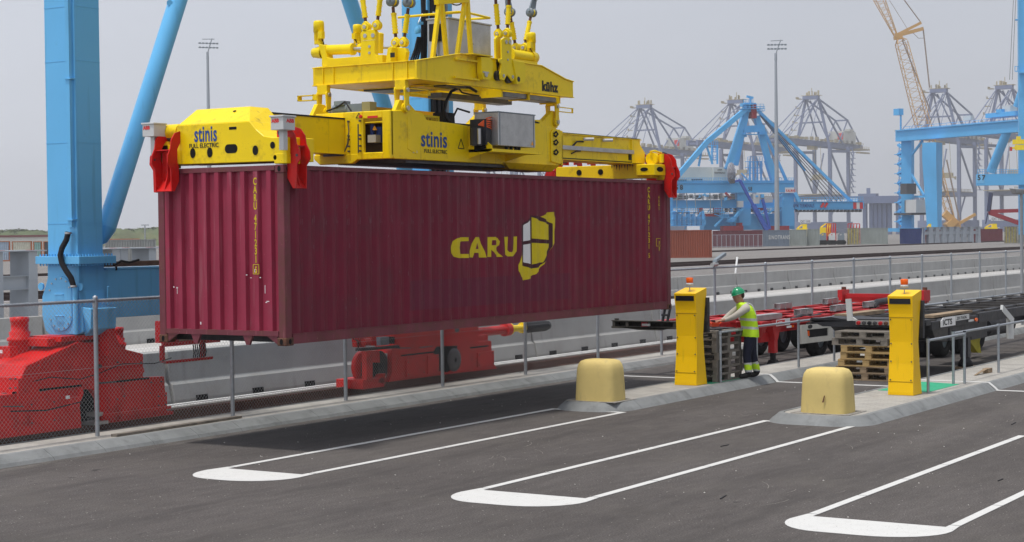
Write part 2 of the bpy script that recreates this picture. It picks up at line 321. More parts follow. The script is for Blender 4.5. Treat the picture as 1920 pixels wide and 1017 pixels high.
# traffic islands
def island_poly(y0,y1,xn,xe,ins):      # rounded nose at xn
    r=.62-ins; yc0=y0+.62; yc1=y1-.62; pts=[]
    xc=xn+.62
    for i in range(9): a=-PI/2-i*PI/16; pts.append((xc+r*math.cos(a),yc0+r*math.sin(a)))
    for i in range(9): a=PI-i*PI/16; pts.append((xc+r*math.cos(a),yc1+r*math.sin(a)))
    return [(xe,y0+ins)]+pts+[(xe,y1-ins)]
def island(y0,y1,xn,xe):
    mb=MB(); A=island_poly(y0,y1,xn,xe,0); B=island_poly(y0,y1,xn,xe,.05); Cc=island_poly(y0,y1,xn,xe,.17); D=island_poly(y0,y1,xn,xe,.25)
    n=len(A)
    for P,z,Q,z2 in ((A,0,B,.05),(B,.05,Cc,.145),(Cc,.145,D,.15),(D,.15,D,.12)):
        mb.add([(x,y,z) for x,y in P]+[(x,y,z2) for x,y in Q],[(i,(i+1)%n,(i+1)%n+n,i+n) for i in range(n)])
    struct(mb,'kerb',KERB)
    mb=MB(); D=island_poly(y0,y1,xn,xe,.262); mb.prism(D,'z',.0,.146); struct(mb,'pavement',PAV)
    # dark joints between kerb stones
    mb=MB(); x=xn+.9
    while x<xe:
        for yy,s in ((y0,1),(y1,-1)):
            mb.add([(x,yy-.002*s,0),(x+.012,yy-.002*s,0),(x+.012,yy+(.05-.002)*s,.052),(x,yy+(.05-.002)*s,.052)],[(0,1,2,3)])
            mb.add([(x,yy+(.05-.002)*s,.052),(x+.012,yy+(.05-.002)*s,.052),(x+.012,yy+.17*s,.148),(x,yy+.17*s,.148)],[(0,1,2,3)])
        x+=1.0
    struct(mb,'kerb_joint',DST)
island(-1.56,-.08,7.0,60); island(-6.1,-4.28,6.7,60); island(-10.75,-8.8,6.5,60)
# painted lane markings: long loops ending in a filled nose
def marking(y0,y1,xn,xe,gap=1.52):
    mb=MB(); w=.11
    def q(x0,ya,x1,yb): mb.box(x0,ya,.003,x1,yb,.007)
    for yy in (y0,y1-w):
        x=xn+.86
        while x<xe: q(x,yy,min(x+gap-.03,xe),yy+w); x+=gap
    q(xe,y0,xe+w,y1)
    xi=xn+.70; n=8; r=.62; pts=[(xn+.53,y0),(xi-.2,y0-.03)]
    for k in range(n+1): a=PI/2*k/n; pts.append((xi-.25-.62*math.sin(a)*1.02,y0-.03+.75*(1-math.cos(a))))
    for k in range(n+1): a=PI/2*k/n; pts.append((xi-.25-.62*math.cos(a)*1.02,y1+.05-.55*(1-math.sin(a))))
    pts+=[(xi-.1,y1+.03),(xn+.53+.3,y1),(xn+.53+.3,y1-w),(xi,y1-w),(xi,y0+w),(xn+.53+.3,y0+w),(xn+.53+.3,y0)]
    mb.prism(pts[1:],'z',.003,.007)
    struct(mb,'lane_marking',PAINT)
marking(-1.62,-.13,-2.25,7.1); marking(-5.9,-4.25,-2.30,6.95); marking(-10.2,-8.5,-2.25,6.7)
# stop line crossing lanes and islands
mb=MB(); X=13.95
for ya,yb in ((-.08,2.55),(-4.28,-1.56),(-8.8,-6.1)): mb.box(X-.14,ya,.003,X,yb,.008)
for ya,yb in ((-1.31,-.33),(-5.85,-4.53)): mb.box(X-.14,ya,.148,X,yb,.153)
for y0,s in ((-1.56,1),(-6.1,1)):
    mb.add([(X-.14,y0-.01*s,.008),(X,y0-.01*s,.008),(X,y0+.04,.058),(X-.14,y0+.04,.058)],[(0,1,2,3)])
    mb.add([(X-.14,y0+.04,.058),(X,y0+.04,.058),(X,y0+.16,.152),(X-.14,y0+.16,.152)],[(0,1,2,3)])
    mb.box(X-.14,y0+.16,.15,X,y0+.26,.154)
struct(mb,'stop_line',PAINT)
mb=MB(); mb.prism([(11.45,-5.55),(13.3,-5.55),(13.55,-4.6),(11.45,-4.6)],'z',.147,.1515); mb.prism([(11.4,-1.25),(13.0,-1.25),(13.0,-.4),(11.4,-.4)],'z',.147,.1515)
struct(mb,'green_floor_marking',GREEN)
# crane rail next to the fence, in its gravel bed
def rail(y,name_,x0=-30,x1=160,h=.17,mm=RAILM):
    mb=MB(); mb.prism([(y-.08,0),(y+.08,0),(y+.08,.02),(y+.02,.03),(y+.02,h-.05),(y+.045,h-.04),(y+.045,h),(y-.045,h),(y-.045,h-.04),(y-.02,h-.05),(y-.02,.03),(y-.08,.02)],'x',x0,x1)
    return tag(mb.build(name_,mm,loc=(x0,y,0)),None,None)
r=rail(4.62,'crane_rail'); tag(r,'rusty brown steel crane rail running in gravel just behind the fence','rail')
for c in r.data.vertices: c.co.z+=.03
r=rail(5.9,'service_rail',h=.05,mm=mat('white_conduit',(.7,.7,.68),.6,var=.1)); tag(r,'thin white conduit lying on the gravel along the barrier foot','conduit')
for c in r.data.vertices: c.co.z+=.06
# loose stones along the rail bed
mb=MB()
for i in range(1500):
    x=random.uniform(-3,34); y=random.choice([random.uniform(3.66,4.5),random.uniform(4.8,6.5)]); s=random.uniform(.012,.035)
    p=[Vector((x+random.uniform(-s,s),y+random.uniform(-s,s),.03+random.uniform(0,s))) for k in range(5)]
    mb.add(p,[(0,1,2),(0,2,3),(1,2,4),(0,3,4),(0,1,4)])
tag(mb.build('gravel',GRAV,loc=(0,4.5,0)),'loose pale gravel stones scattered along the crane rail','gravel',kind='stuff')
# far yard rails
YR=mat('yard_rail_dark',(.05,.03,.026),.8,var=.3,scale=.5)
for y,l in ((52.5,'dark brown yard rail nearest the far concrete barrier row'),(57.2,'dark brown yard rail second from the far concrete barrier row'),(93,'dark brown yard rail farthest out in front of the stored containers')):
    mb=MB(); mb.box(-60,y-.06,-.03,900,y+.06,.20); mb.box(-60,y-.3,-.03,900,y+.3,.03); tag(mb.build('yard_rail',YR,loc=(0,y,0)),l,'rail')
mb=MB()
for y in (51.6,54,60,91.5): mb.box(-60,y-.4,-.03,900,y+.4,-.018)
struct(mb,'yard_rail_strip',mat('yard_slot_pale',(.34,.32,.32),.8,var=.15,scale=.5))
# plank, sticks
mb=MB(); mb.hull([(-.45,2.90,.147),(-.45,3.02,.147),(2.45,2.96,.147),(2.45,3.08,.147),(-.45,2.90,.185),(-.45,3.02,.185),(2.45,2.96,.185),(2.45,3.08,.185)])
tag(mb.build('timber_plank',WOODG),'long grey timber plank lying on the pavement at the fence foot','plank')
mb=MB(); mb.box(16.0,-5.30,.148,16.28,-5.18,.24); mb.hull([(15.35,-5.25,.15),(15.35,-5.19,.15),(16.02,-5.29,.24),(16.02,-5.2,.24),(15.35,-5.25,.165),(16.02,-5.2,.222)])
tag(mb.build('wood_wedge',WOOD),'small brown timber block and wedge at a handrail post foot','wood block')
mb=MB()
for x,y,l_,a in ((-.9,-7.2,.28,.2),(3.6,-5.1,.22,-.1),(2.0,-9.6,.2,0),(8.2,-8.0,.35,.1)):
    mb.beam((x,y,.006),(x+l_*math.cos(a),y+l_*math.sin(a),.006),.014,.01)
tag(mb.build('twig_litter',BLK),'thin dark twigs and rubber scraps lying on the brown asphalt','litter',kind='stuff')

mb=MB(); rs=random.Random(4)
for cx,cy in ((9.,-7.4),(4.5,-7.),(0.2,-3.2),(11.5,-7.8),(-.5,-7.8),(2.5,-3.0),(8,-3.2)):
    for k in range(4):
        x=cx+rs.uniform(-.8,.8); y=cy+rs.uniform(-.5,.5); a=rs.uniform(-.5,.5); L=rs.uniform(.15,.6); pts=[(x+L*t*math.cos(a+.3*t),y+L*t*math.sin(a+.3*t)) for t in (0,.33,.66,1)]
        for (xa,ya),(xb,yb) in zip(pts,pts[1:]): mb.add([(xa,ya-.004,.003),(xb,yb-.004,.003),(xb,yb+.004,.003),(xa,ya+.004,.003)],[(0,1,2,3)])
struct(mb,'surface_scratch',mat('pale_scratch',(.24,.22,.2),.9))
mb=MB()
for k in range(190):
    x=rs.uniform(-3,14); y=rs.uniform(-12,2.4); q_=rs.uniform(.004,.013); mb.add([(x-q_,y-q_*.6,.002),(x+q_,y-q_,.002),(x+q_*.5,y+q_,.002),(x,y,.002+q_)],[(0,1,3),(1,2,3),(2,0,3)])
tag(mb.build('grit',mat('pale_grit',(.5,.48,.44),.9),loc=(0,0,0)),'loose pale grit scattered over the brown asphalt','grit',kind='stuff')
# ================================================================ FENCE
PX=[-3.65,-.5,2.56,5.62,8.72,11.82,14.95,18.1,21.1,24.3,27.6,30.9,34.1,37.2,40.3,43.6,46.9,50.2,53.5]; FY=3.25; FT=2.20
fence=thing('chain_link_fence','long galvanised chain link fence running along the kerb behind the hanging container','fence',(PX[0],FY,.145))
for i,x in enumerate(PX):
    mb=MB(); mb.cyl((x,FY,.145),(x,FY,FT+.02),.034,n=10); mb.lathe((x,FY,FT+.02),(0,0,1),[(0,.04),(.03,.036),(.045,.0)],10)
    mb.cyl((x,FY,FT-.12),(x,FY,FT-.05),.042,n=10); mb.build('post',GALV,fence)
mb=MB()
for a,b in zip(PX,PX[1:]): mb.cyl((a,FY,FT-.02),(b,FY,FT-.02),.021,n=8)
# coiled wire round the top rail
pts=[]; x=PX[0]
while x<PX[12]:
    for k in range(6): a=k*PI/3; pts.append((x+.06*k/6,FY+.030*math.cos(a),FT-.02+.030*math.sin(a)))
    x+=.06
mb.tube(pts,.004,3)
mb.build('top_rail',GALV,fence)
def chain_panel(x0,x1,z0,z1):
    mb=MB(); p=.073; H=z1-z0; L=x1-x0; r=.0017 if x0<2 else .0014
    for s in (1,-1):
        k=-int(H/p)-1
        while k*p<L+H:
            a=k*p
            # line x = a + s*(z)   (s=1) or mirrored
            xa,za=(a,0); xb,zb=(a+H,H)
            if xa<0: za-=xa*1; xa=0
            if xb>L: zb-=(xb-L); xb=L
            if xb>xa+.01:
                A=(x0+xa,FY-.038,z0+za) if s==1 else (x1-xa,FY-.036,z0+za); B=(x0+xb,FY-.038,z0+zb) if s==1 else (x1-xb,FY-.036,z0+zb)
                a_,b_,u,v=mb.frame(A,B); q=[Vector(A)+u*r,Vector(A)-u*r*.5+v*r*.87,Vector(A)-u*r*.5-v*r*.87]; w=[Vector(B)+u*r,Vector(B)-u*r*.5+v*r*.87,Vector(B)-u*r*.5-v*r*.87]
                mb.add(q+w,[(0,1,4,3),(1,2,5,4),(2,0,3,5)],True)
            k+=1
    for z in (z0+.02,(z0+z1)/2): mb.beam((x0,FY-.034,z),(x1,FY-.034,z),.004,.004)
    mb.build('chain_mesh',GALD,fence,fix=False)
for a,b in zip(PX,PX[1:]): chain_panel(a,b,.2,FT-.04)
# camera on a fence post
fc=thing('fence_camera','grey camera head with tilted hood clamped on top of a fence post','camera',(21.1,FY,FT+.03))
mb=MB(); mb.cyl((20.95,FY,FT+.05),(21.2,FY-.02,FT+.07),.055,n=10); mb.cyl((21.1,FY,FT+.03),(21.1,FY,FT+.12),.04,n=8); mb.build('clamp',STNL,fc)
mb=MB(); mb.hull([(21.1+dx,FY+dy,FT+.12+dz) for dx,dy,dz in ((0,-.06,0),(0,.06,0),(.02,-.05,.07),(.02,.05,.07),(.55,-.08,.17),(.55,.02,.17),(.55,-.07,.24),(.55,.02,.24))]); mb.build('hood',GREY,fc)

# ================================================================ CONCRETE BARRIERS
def barrier_mb(L=6.46,notch=1.62):
    mb=MB(); mb.prism([(-.3,0),(.3,0),(.3,.08),(.19,.32),(.13,.98),(-.13,.98),(-.17,.42),(-.24,.36),(-.3,.08)],'x',.02,L-.02); 
    ds=[]; x=.75
    while x<L-.3: d=MB(); d.box(x-.15,-.325,.0,x+.15,-.25,.13); ds.append(d); x+=notch
    return mb,ds
def barrier_row(y,z,x0,n,lab,grp,slope=0.0):
    mb,ds=barrier_mb(); root=None
    for i in range(n):
        if root is None:
            root=mb.build('concrete_barrier',CONC,loc=(0,0,0),bev=.012); [d.build('lifting_slot',HOL,root) for d in ds]; o=root
        else: o=copy_tree(root)
        o.location=(x0+6.5*i,y+slope*i,z); tag(o,lab,'barrier',grp)
barrier_row(6.75,.02,-14.9,13,'pale concrete barrier block in the near row behind the crane rail','near concrete barrier row',.0)
barrier_row(20.6,0,-18,22,'pale concrete barrier block in the far row beyond the bright road','far concrete barrier row')
# leaning stake
mb=MB(); a=gy(1375,518,21.6); mb.beam((a.x,21.6,0.0),(a.x+.5,21.6,1.75),.09,.05); tag(mb.build('marker_stake',WHT),'thin white stake leaning behind the far concrete barrier','stake')

# ================================================================ BOLLARDS, KIOSKS, HANDRAILS
def bollard(x,y,label,w=.80,d=.62,h=.73):
    mb=MB(); n=28; prof=[(0,1.0,0),(.06,1.0,0),(.45,.95,0),(.56,.93,0),(.64,.88,0),(.70,.78,0),(.725,.6,0),(.73,.0,0)]
    vs=[];
    for z,s,_ in prof:
        for i in range(n):
            a=2*PI*i/n; ca,sa=math.cos(a),math.sin(a); e=.42
            vs.append((x+math.copysign(abs(ca)**e,ca)*d/2*s,y+math.copysign(abs(sa)**e,sa)*w/2*s,.15+z*h/.73))
    k=len(prof); mb.add(vs,[(j*n+i,j*n+(i+1)%n,(j+1)*n+(i+1)%n,(j+1)*n+i) for j in range(k-1) for i in range(n)],True)
    return tag(mb.build('bollard',BOLM),label,'bollard','pale yellow island bollards')
b1=bollard(7.62,-.88,'rounded pale yellow bollard on the island nose under the container')
b2=bollard(7.42,-5.23,'rounded pale yellow bollard with a dark slit on the nearer island nose')
mb=MB(); mb.hull([(7.085,-5.28,.34),(7.11,-5.28,.34),(7.085,-5.26,.34),(7.085,-5.295,.45),(7.11,-5.295,.45),(7.085,-5.31,.45)]); mb.build('slit',RUST,b2)
for bx,by,yy in ((7.62,-.88,0),(7.42,-5.23,0)):
    mb=MB(); mb.box(bx-.38,by-.5,.147,bx+.42,by+.5,.156); struct(mb,'sand_bed',GRAV)
def kiosk(x,y,label):
    k=thing('terminal_pillar',label,'pillar',(x,y,.15),'yellow driver terminal pillars'); z=.15
    # front faces -X ; levels of (z, xfront, xback, yhalf)
    W2=.235
    L=[(0,-.02,.45,.235),(.05,-.02,.44,.233),(.55,.03,.36,.225),(.95,.045,.33,.215),(1.45,.02,.40,.22),(1.76,-.02,.47,.23)]
    mb=MB(); vs=[]
    for zz,xf,xb,h in L: vs+= [(x+xf,y-h,z+zz),(x+xb,y-h,z+zz),(x+xb,y+h,z+zz),(x+xf,y+h,z+zz)]
    fs=[]
    for j in range(len(L)-1):
        for i in range(4): fs.append((j*4+i,j*4+(i+1)%4,(j+1)*4+(i+1)%4,(j+1)*4+i))
    mb.add(vs,fs)
    t=len(L)-1; zz,xf,xb,h=L[-1]
    # sloping roof, rising to the back
    mb.hull([(x+xf,y-h,z+zz),(x+xf,y+h,z+zz),(x+xf,y-h,z+zz+.012),(x+xf,y+h,z+zz+.012),(x+xb,y-h,z+zz),(x+xb,y+h,z+zz),(x+xb,y-h,z+zz+.11),(x+xb,y+h,z+zz+.11)])
    mb.build('body',KYEL,k)
    mb=MB(); 
    for zz in (1.385,.235): 
        xf=.025 if zz>1 else .0
        mb.box(x+xf-.006,y-.225,z+zz,x+xf+.02,y+.225,z+zz+.006)
    mb.build('panel_joint',mat('joint_shadow',(.16,.09,.01),.8),k)
    mb=MB(); mb.box(x-.016,y-.19,z+1.63,x+.03,y+.20,z+1.745); mb.build('screen',mat('dark_screen',(.012,.013,.016),.15,var=.1),k)
    mb=MB(); 
    for s in (-1,1):
        for zz,xf in ((1.35,.028),(.92,.045),(.60,.035),(.27,.0)): mb.disc((x+xf-.005,y+s*.19,z+zz),(-1,0,0),.013,t=.012,n=8)
    mb.build('bolt',DST,k)
    mb=MB(); mb.box(x+.42,y-.27,z+1.0,x+.52,y+.05,z+1.68); mb.build('side_screen',BSTL,k)
    bx,by,bz=x+.16,y-.02,z+1.80
    bo=thing('beacon_pole',None,None,(0,0,0)); COL.objects.unlink(bo); bpy.data.objects.remove(bo)
    mb=MB(); mb.cyl((bx,by,bz-.03),(bx,by,bz+.16),.011,n=8); p=mb.build('beacon_pole',STNL,k)
    mb=MB(); mb.lathe((bx,by,bz+.12),(0,0,1),[(0,0),(0,.07),(.05,.068),(.055,0)],16); mb.build('beacon_base',BOXG,p)
    mb=MB(); mb.lathe((bx,by,bz+.173),(0,0,1),[(0,.062),(.02,.066),(.09,.07),(.10,.06),(.105,0)],16); mb.build('beacon_lens',mat('orange_lens',(.85,.13,.01),.2,var=.15,scale=20),p)
    return k
kiosk(10.93,-.93,'yellow waisted terminal pillar with orange beacon beside the worker'); kiosk(10.72,-5.30,'yellow waisted terminal pillar with orange beacon on the nearer island')
def handrail(posts,zt,y,label,z0=.15,end=True,twin=None,closed=None):
    h=thing('handrail',label,'handrail',(posts[0],y,z0),'galvanised tube handrails')
    for x in posts:
        mb=MB(); mb.cyl((x,y,z0),(x,y,zt+.01),.027,n=10); mb.cyl((x,y,zt-.04),(x,y,zt+.035),.034,n=10); mb.build('post',GALV,h)
    mb=MB(); mb.cyl((posts[0],y,zt),(posts[-1],y,zt),.024,n=10); mb.build('rail',GALV,h)
    mb=MB(); mb.cyl((posts[0],y,zt+.035),(posts[0],y,zt+.06),.03,n=10); mb.cyl((posts[-1],y,zt+.035),(posts[-1],y,zt+.06),.03,n=10); mb.build('end_cap',BLK,h)
handrail([11.77,13.40],1.13,-1.27,'short two post handrail in front of the pallet stack beside the worker')
handrail([13.62,15.83,17.9,20.2,23.,26.],1.15,-1.22,'long handrail on the far island running right from behind the worker')
handrail([11.32,13.46],1.10,-5.60,'short two post handrail beside the nearer yellow pillar')
handrail([13.25,16.2,18.9,21.6],1.12,-5.45,'long handrail on the nearer island leaving the frame at right')
handrail([22.5,25.,28,31,34,37.5,41],1.12,-.95,'low distant handrail behind the black trailer at upper right')
# ================================================================ HANGING CONTAINER
ZB,ZT=1.55,4.141; CL,CW=12.192,2.438
con=thing('shipping_container','maroon forty foot container with yellow letters hanging from the yellow spreader','container',(CL/2,CW/2,ZB))
mb=MB()   # side sheets
def side_sheet(y0,sgn,x0,x1,z0,z1):
    n=int(x0/.278)-1; xs=[x0]
    while n*.278<x1:
        for t in (0,.26,.5,.74):
            X=(n+t)*.278
            if x0<X<x1: xs.append(X)
        n+=1
    xs.append(x1); vs=[];
    for X in xs: yy=y0+sgn*corr(X); vs+=[(X,yy,z0),(X,yy,z1)]
    mb.add(vs,[(2*i,2*i+2,2*i+3,2*i+1) for i in range(len(xs)-1)])
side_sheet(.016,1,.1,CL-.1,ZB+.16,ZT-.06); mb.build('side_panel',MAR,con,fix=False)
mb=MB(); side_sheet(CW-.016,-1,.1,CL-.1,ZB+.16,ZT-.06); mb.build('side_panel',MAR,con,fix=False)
# end wall
mb=MB(); ys=[];p=.2455; y=.165
vs=[]; prof=[]
yy=.13
prof.append((yy,.012+.045))
k=0; yy=.17
while yy<CW-.17:
    for dy,dx in ((0,.066),(.055,.066),(.078,.004),(.158,.004),(.185,.066)):
        if yy+dy<CW-.13: prof.append((yy+dy,dx))
    yy+=p
prof.append((CW-.13,.066))
for Y,X in prof: vs+=[(X,Y,ZB+.21),(X,Y,ZT-.075)]
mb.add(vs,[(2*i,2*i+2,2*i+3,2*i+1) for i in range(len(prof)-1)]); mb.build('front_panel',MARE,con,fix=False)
mb=MB(); mb.box(CL-.06,.12,ZB+.15,CL-.02,CW-.12,ZT-.1); 
for yy in (.5,.95,1.5,1.95): mb.cyl((CL+.005,yy,ZB+.1),(CL+.005,yy,ZT-.1),.017,n=8)
mb.build('door',MARF,con)
mb=MB()
n=int(CL/.209)
for i in range(1,n): x=i*.209; mb.box(x-.035,.09,ZT-.02,x+.035,CW-.09,ZT-.002)
mb.box(.1,.05,ZT-.05,CL-.1,CW-.05,ZT-.02); mb.build('roof',MARF,con)
mb=MB()   # corner posts and rails
for x0,x1,mt in ((.0,.15,0),(CL-.16,CL,0)):
    for y0,y1 in ((.0,.14),(CW-.14,CW)): mb.box(x0+.004,y0+.006,ZB+.11,x1-.004,y1-.006,ZT-.11)
mb.build('corner_post',MARF,con,bev=.008)
mb=MB()
for y0,y1 in ((.004,.07),(CW-.07,CW-.004)):
    mb.box(.17,y0,ZT-.065,CL-.17,y1,ZT-.004); mb.box(.17,y0+.004,ZB+.02,CL-.17,y1,ZB+.165); mb.box(.17,y0-.003,ZB+.16,CL-.17,y1,ZB+.168)
mb.build('side_rail',MARF,con)
mb=MB(); mb.box(.0,.17,ZT-.075,.09,CW-.17,ZT-.004); mb.box(.002,.14,ZB+.135,.07,CW-.14,ZB+.21); mb.build('end_rail',MARF,con)
mb=MB()   # brackets under the end sill
for yc,w in ((.72,.09),(1.72,.09)): mb.hull([(.01,yc-w,ZB+.134),(.01,yc+w,ZB+.134),(.05,yc-w,ZB+.134),(.05,yc+w,ZB+.134),(.01,yc-.03,ZB+.0),(.01,yc+.03,ZB+.0),(.05,yc-.03,ZB),(.05,yc+.03,ZB)])
for ya,yb in ((.17,.36),(CW-.17,CW-.36)): mb.hull([(.012,ya,ZB+.134),(.012,yb,ZB+.134),(.012,ya,ZB+.02),(.05,ya,ZB+.134),(.05,yb,ZB+.134),(.05,ya,ZB+.02)])
mb.build('bracket',MARF,con)
mb=MB(); x=.3
while x<CL-.2: mb.box(x,.075,ZB+.03,x+.05,CW-.075,ZB+.15); x+=.4
mb.box(.1,.07,ZB+.15,CL-.1,CW-.07,ZB+.158); mb.build('floor_frame',BSTL,con)
for x0,x1,xs in ((0,.178,-1),(CL-.178,CL,1)):
    for y0,y1,ys_ in ((0,.162,-1),(CW-.162,CW,1)):
        for z0,z1 in ((ZB,ZB+.118),(ZT-.118,ZT+.003)):
            mb=MB(); mb.box(x0-.004,y0-.004,z0,x1+.004,y1+.004,z1); c=mb.build('corner_casting',RUST if z0<2 else MARF,con,bev=.012)
            h=MB(); h.disc((x0-.0045 if xs<0 else x1+.0045,(y0+y1)/2,(z0+z1)/2),(xs,0,0),.030,.042,t=.0015,n=14); h.disc(((x0+x1)/2,y0-.0045 if ys_<0 else y1+.0045,(z0+z1)/2),(0,ys_,0),.032,.04,t=.0015,n=14); h.build('casting_hole',HOL,c)
def side_at(px,py): v=gy(px,py,0); return (v.x,v.z)
def drp(x): return corr(x)
# corner marks on the end wall, one character under another
ID='CARU'; 
def stack(chars,y,z0,dz,size,xoff,parent=con,mt=LYEL,plane='end',xs=.62):
    tot=MB(); z=z0
    for ch in chars:
        if ch!=' ':
            if plane=='end': t=text(ch,size,(xoff,y,z),(0,-1,0),(0,0,1),mt,None,off=.0035,sx=xs,align='CENTER',ext=.001)
            else: t=text(ch,size,(xoff,-0.0,z),(1,0,0),(0,0,1),mt,None,off=.0035,sx=xs,align='CENTER',ext=.001)
            tot.add(t.v,t.f)
        z-=dz if ch!=' ' else dz*.5
    return tot,z
tot,z=stack('CARU 471231',.535,3.98-.115,.118,.145,.001); 
t2,_=stack('5',.535,z-.03,.1,.13,.001); tot.add(t2.v,t2.f)
zz=z-.03
for a in ((.48,.59,zz-.02,zz-.012),(.48,.59,zz+.115,zz+.123)): tot.box(-.001,a[0],a[2],.003,a[1],a[3])
for a in (.478,.585): tot.box(-.001,a,zz-.02,.003,a+.008,zz+.12)
o=tot.build('lettering',LYEL,con,fix=False)
ra=side_at(1219,345); tot,z=stack('CARU 471231',0,4.02-.115,.118,.135,11.32,plane='side',xs=.75)
t2,_=stack('5',0,z-.06,.1,.13,11.32,plane='side',xs=.75); tot.add(t2.v,t2.f)
tot.add(*(lambda t:(t.v,t.f))(stack('45G1',0,3.78,.075,.075,11.70,plane='side',xs=.8)[0]))
zz=2.83
tot.box(11.62,-.001,zz,11.78,.001,zz+.008); tot.box(11.62,-.001,zz+.15,11.78,.001,zz+.158); tot.box(11.62,-.001,zz,11.628,.001,zz+.155); tot.box(11.772,-.001,zz,11.78,.001,zz+.155)
tot.add(*(lambda t:(t.v,t.f))(stack('FF',0,2.86,.12,.1,11.70,plane='side',xs=.9)[0]))
for v in tot.v: v.y+=.012
o=tot.build('lettering',LYEL,con,fix=False); drape_mesh(o,drp)
# logo, traced on the side panel
def crop(x,y): return side_at(800+x/3.631,340+y/3.632)
def decal(polys,m,name,lift=.012):
    mb=MB()
    for pl in polys:
        P=[crop(*p) for p in pl]; mb.add([(x,lift,z) for x,z in P],[list(range(len(P)))])
    bm=bmesh.new(); o=mb.build(name,m,con,fix=False); bm.from_mesh(o.data); bmesh.ops.triangulate(bm,faces=bm.faces[:]); bm.to_mesh(o.data); bm.free(); drape_mesh(o,drp); return o
Cc=[(290,382),(240,382),(212,390),(192,412),(180,450),(184,490),(200,515),(222,524),(292,523),(292,496),(246,496),(232,480),(228,450),(236,422),(250,410),(290,408)]
A1=[(338,381),(372,381),(413,520),(370,520),(361,488),(334,488),(328,520),(297,520),(318,440)]; A2=[(348,420),(357,462),(338,462)]
R1=[(425,381),(475,380),(500,388),(511,410),(508,436),(488,452),(480,458),(524,515),(486,516),(452,468),(452,516),(416,517)]; R2=[(455,402),(474,402),(482,412),(480,430),(472,436),(453,437)]
U1=[(532,380),(567,379),(565,468),(572,482),(586,484),(592,468),(597,378),(627,377),(626,478),(612,502),(590,512),(566,512),(546,498),(538,470)]
decal([Cc,A1,R1,U1],LYEL,'logo')
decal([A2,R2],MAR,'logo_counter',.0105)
decal([[(838,212),(878,209),(890,250),(889,310),(874,420),(846,478),(824,525),(806,565),(778,600),(752,632),(718,650),(714,663),(672,676),(650,652),(634,610),(633,570),(648,520),(662,480),(668,460),(668,570),(720,590),(776,577),(800,552),(846,450),(858,440),(860,290),(820,265),(788,243),(814,226)]],LYEL,'logo',.0115)
decal([[(663,296),(720,238),(724,232),(790,243),(862,290),(862,440),(820,540),(776,585),(722,597),(664,574)]],mat('logo_dark',(.06,.012,.02),.5),'logo_ground',.0108)
decal([[(672,302),(713,262),(713,400),(672,410)],[(672,434),(713,424),(717,566),(672,552)]],WHT,'logo_window',.0098)
decal([[(729,244),(766,262),(844,296),(845,400),(730,390)],[(730,420),(846,426),(845,452),(812,524),(800,553),(768,556),(731,568)]],LYEL,'logo_window',.0098)
mb=MB()
for k in range(1,44):
    X=k*.278+.62*.278; z=3.30+random.uniform(-.02,.02)
    for dx in (-.02,.02): mb.box(X+dx,.0505,z,X+dx+.004,.0515,z+random.uniform(.03,.12))
for k in range(60):
    X=random.uniform(.3,11.9); z=random.uniform(1.75,3.9); mb.box(X,.015+corr(X)-.002,z,X+random.uniform(.003,.008),.015+corr(X)-.001,z+random.uniform(.01,.08))
mb.build('scratch_marks',mat('scratch_grey',(.26,.16,.18),.6),con)
mb=MB(); mb.add([(x,.013,z) for x,z in (side_at(770,527),side_at(1072,512),side_at(1072,560),side_at(770,583))],[(0,1,2,3)]); o=mb.build('repaint_patch',mat('repaint_maroon',(.140,.013,.036),.5,var=.1,spec=.3),con,fix=False); drape_mesh(o,drp)
mb=MB()
for y,z,w,h in ((.30,2.18,.05,.012),(.34,2.165,.03,.012),(.62,2.52,.03,.008),(.555,2.6,.01,.05),(.45,2.52,.02,.015),(.70,2.56,.03,.01),(2.05,2.36,.03,.02),(2.12,2.37,.02,.02),(1.6,1.83,.02,.04),(.37,2.3,.008,.12),(2.06,2.28,.008,.10)): mb.box(.0005,y,z,.0035,y+w,z+h)
mb.build('paint_chips',WHT,con)
# ================================================================ SPREADER
SP=thing('container_spreader','yellow telescopic spreader gripping the maroon container with red corner flippers','spreader',(CL/2,CW/2,ZT))
def ov(mb,c,nrm,r,ry=None): mb.disc(c,nrm,r,ry,t=.003,n=18)
# left end beam
mb=MB()
mb.prism([(2.1,4.2),(2.02,4.78),(.62,4.78),(.50,4.66),(.36,4.56),(.20,4.53),(-.06,4.53),(-.06,4.19)],'x',0,.62)
mb.hull([(0,2.0,4.78),(0,.62,4.78),(.38,1.97,5.03),(.38,.93,5.03),(.8,1.97,5.03),(.8,.93,5.03),(.8,2.0,4.3),(.8,.5,4.6),(.6,.62,4.6)])
mb.box(.02,2.1,4.2,.5,2.44,4.5); mb.box(-.006,-.066,4.155,.3,.17,4.30); mb.box(.02,2.22,4.155,.3,2.45,4.55)
mb.build('end_beam',YEL,SP,bev=.008)
def cx0(x,y): v=gx(260+x/4.237,180+y/4.237,0); return v
mb=MB()
for x,y,r,ry in ((431,455,.052,.074),(566,450,.052,.074),(928,433,.052,.07),(1065,392,.045,.05),(1085,490,.03,.035)):
    v=cx0(x,y); ov(mb,(-.003,v.y,v.z),(-1,0,0),r,ry)
v=cx0(735,420); mb.prism([(v.y+.06+.06*math.cos(a),v.z+.065*math.sin(a)) for a in [PI/2-PI*i/8 for i in range(9)]]+[(v.y-.06-.06*math.cos(a),v.z+.065*math.sin(a)) for a in [-PI/2+PI*i/8 for i in range(9)]],'x',-.003,.001)
v=cx0(748,257); mb.box(-.003,v.y-.07,v.z-.02,.001,v.y+.07,v.z+.02)
v=cx0(770,145); mb.disc((.27,1.13,4.965),(-.55,0,.83),.03,.02,t=.004)
mb.build('access_hole',HOL,SP)
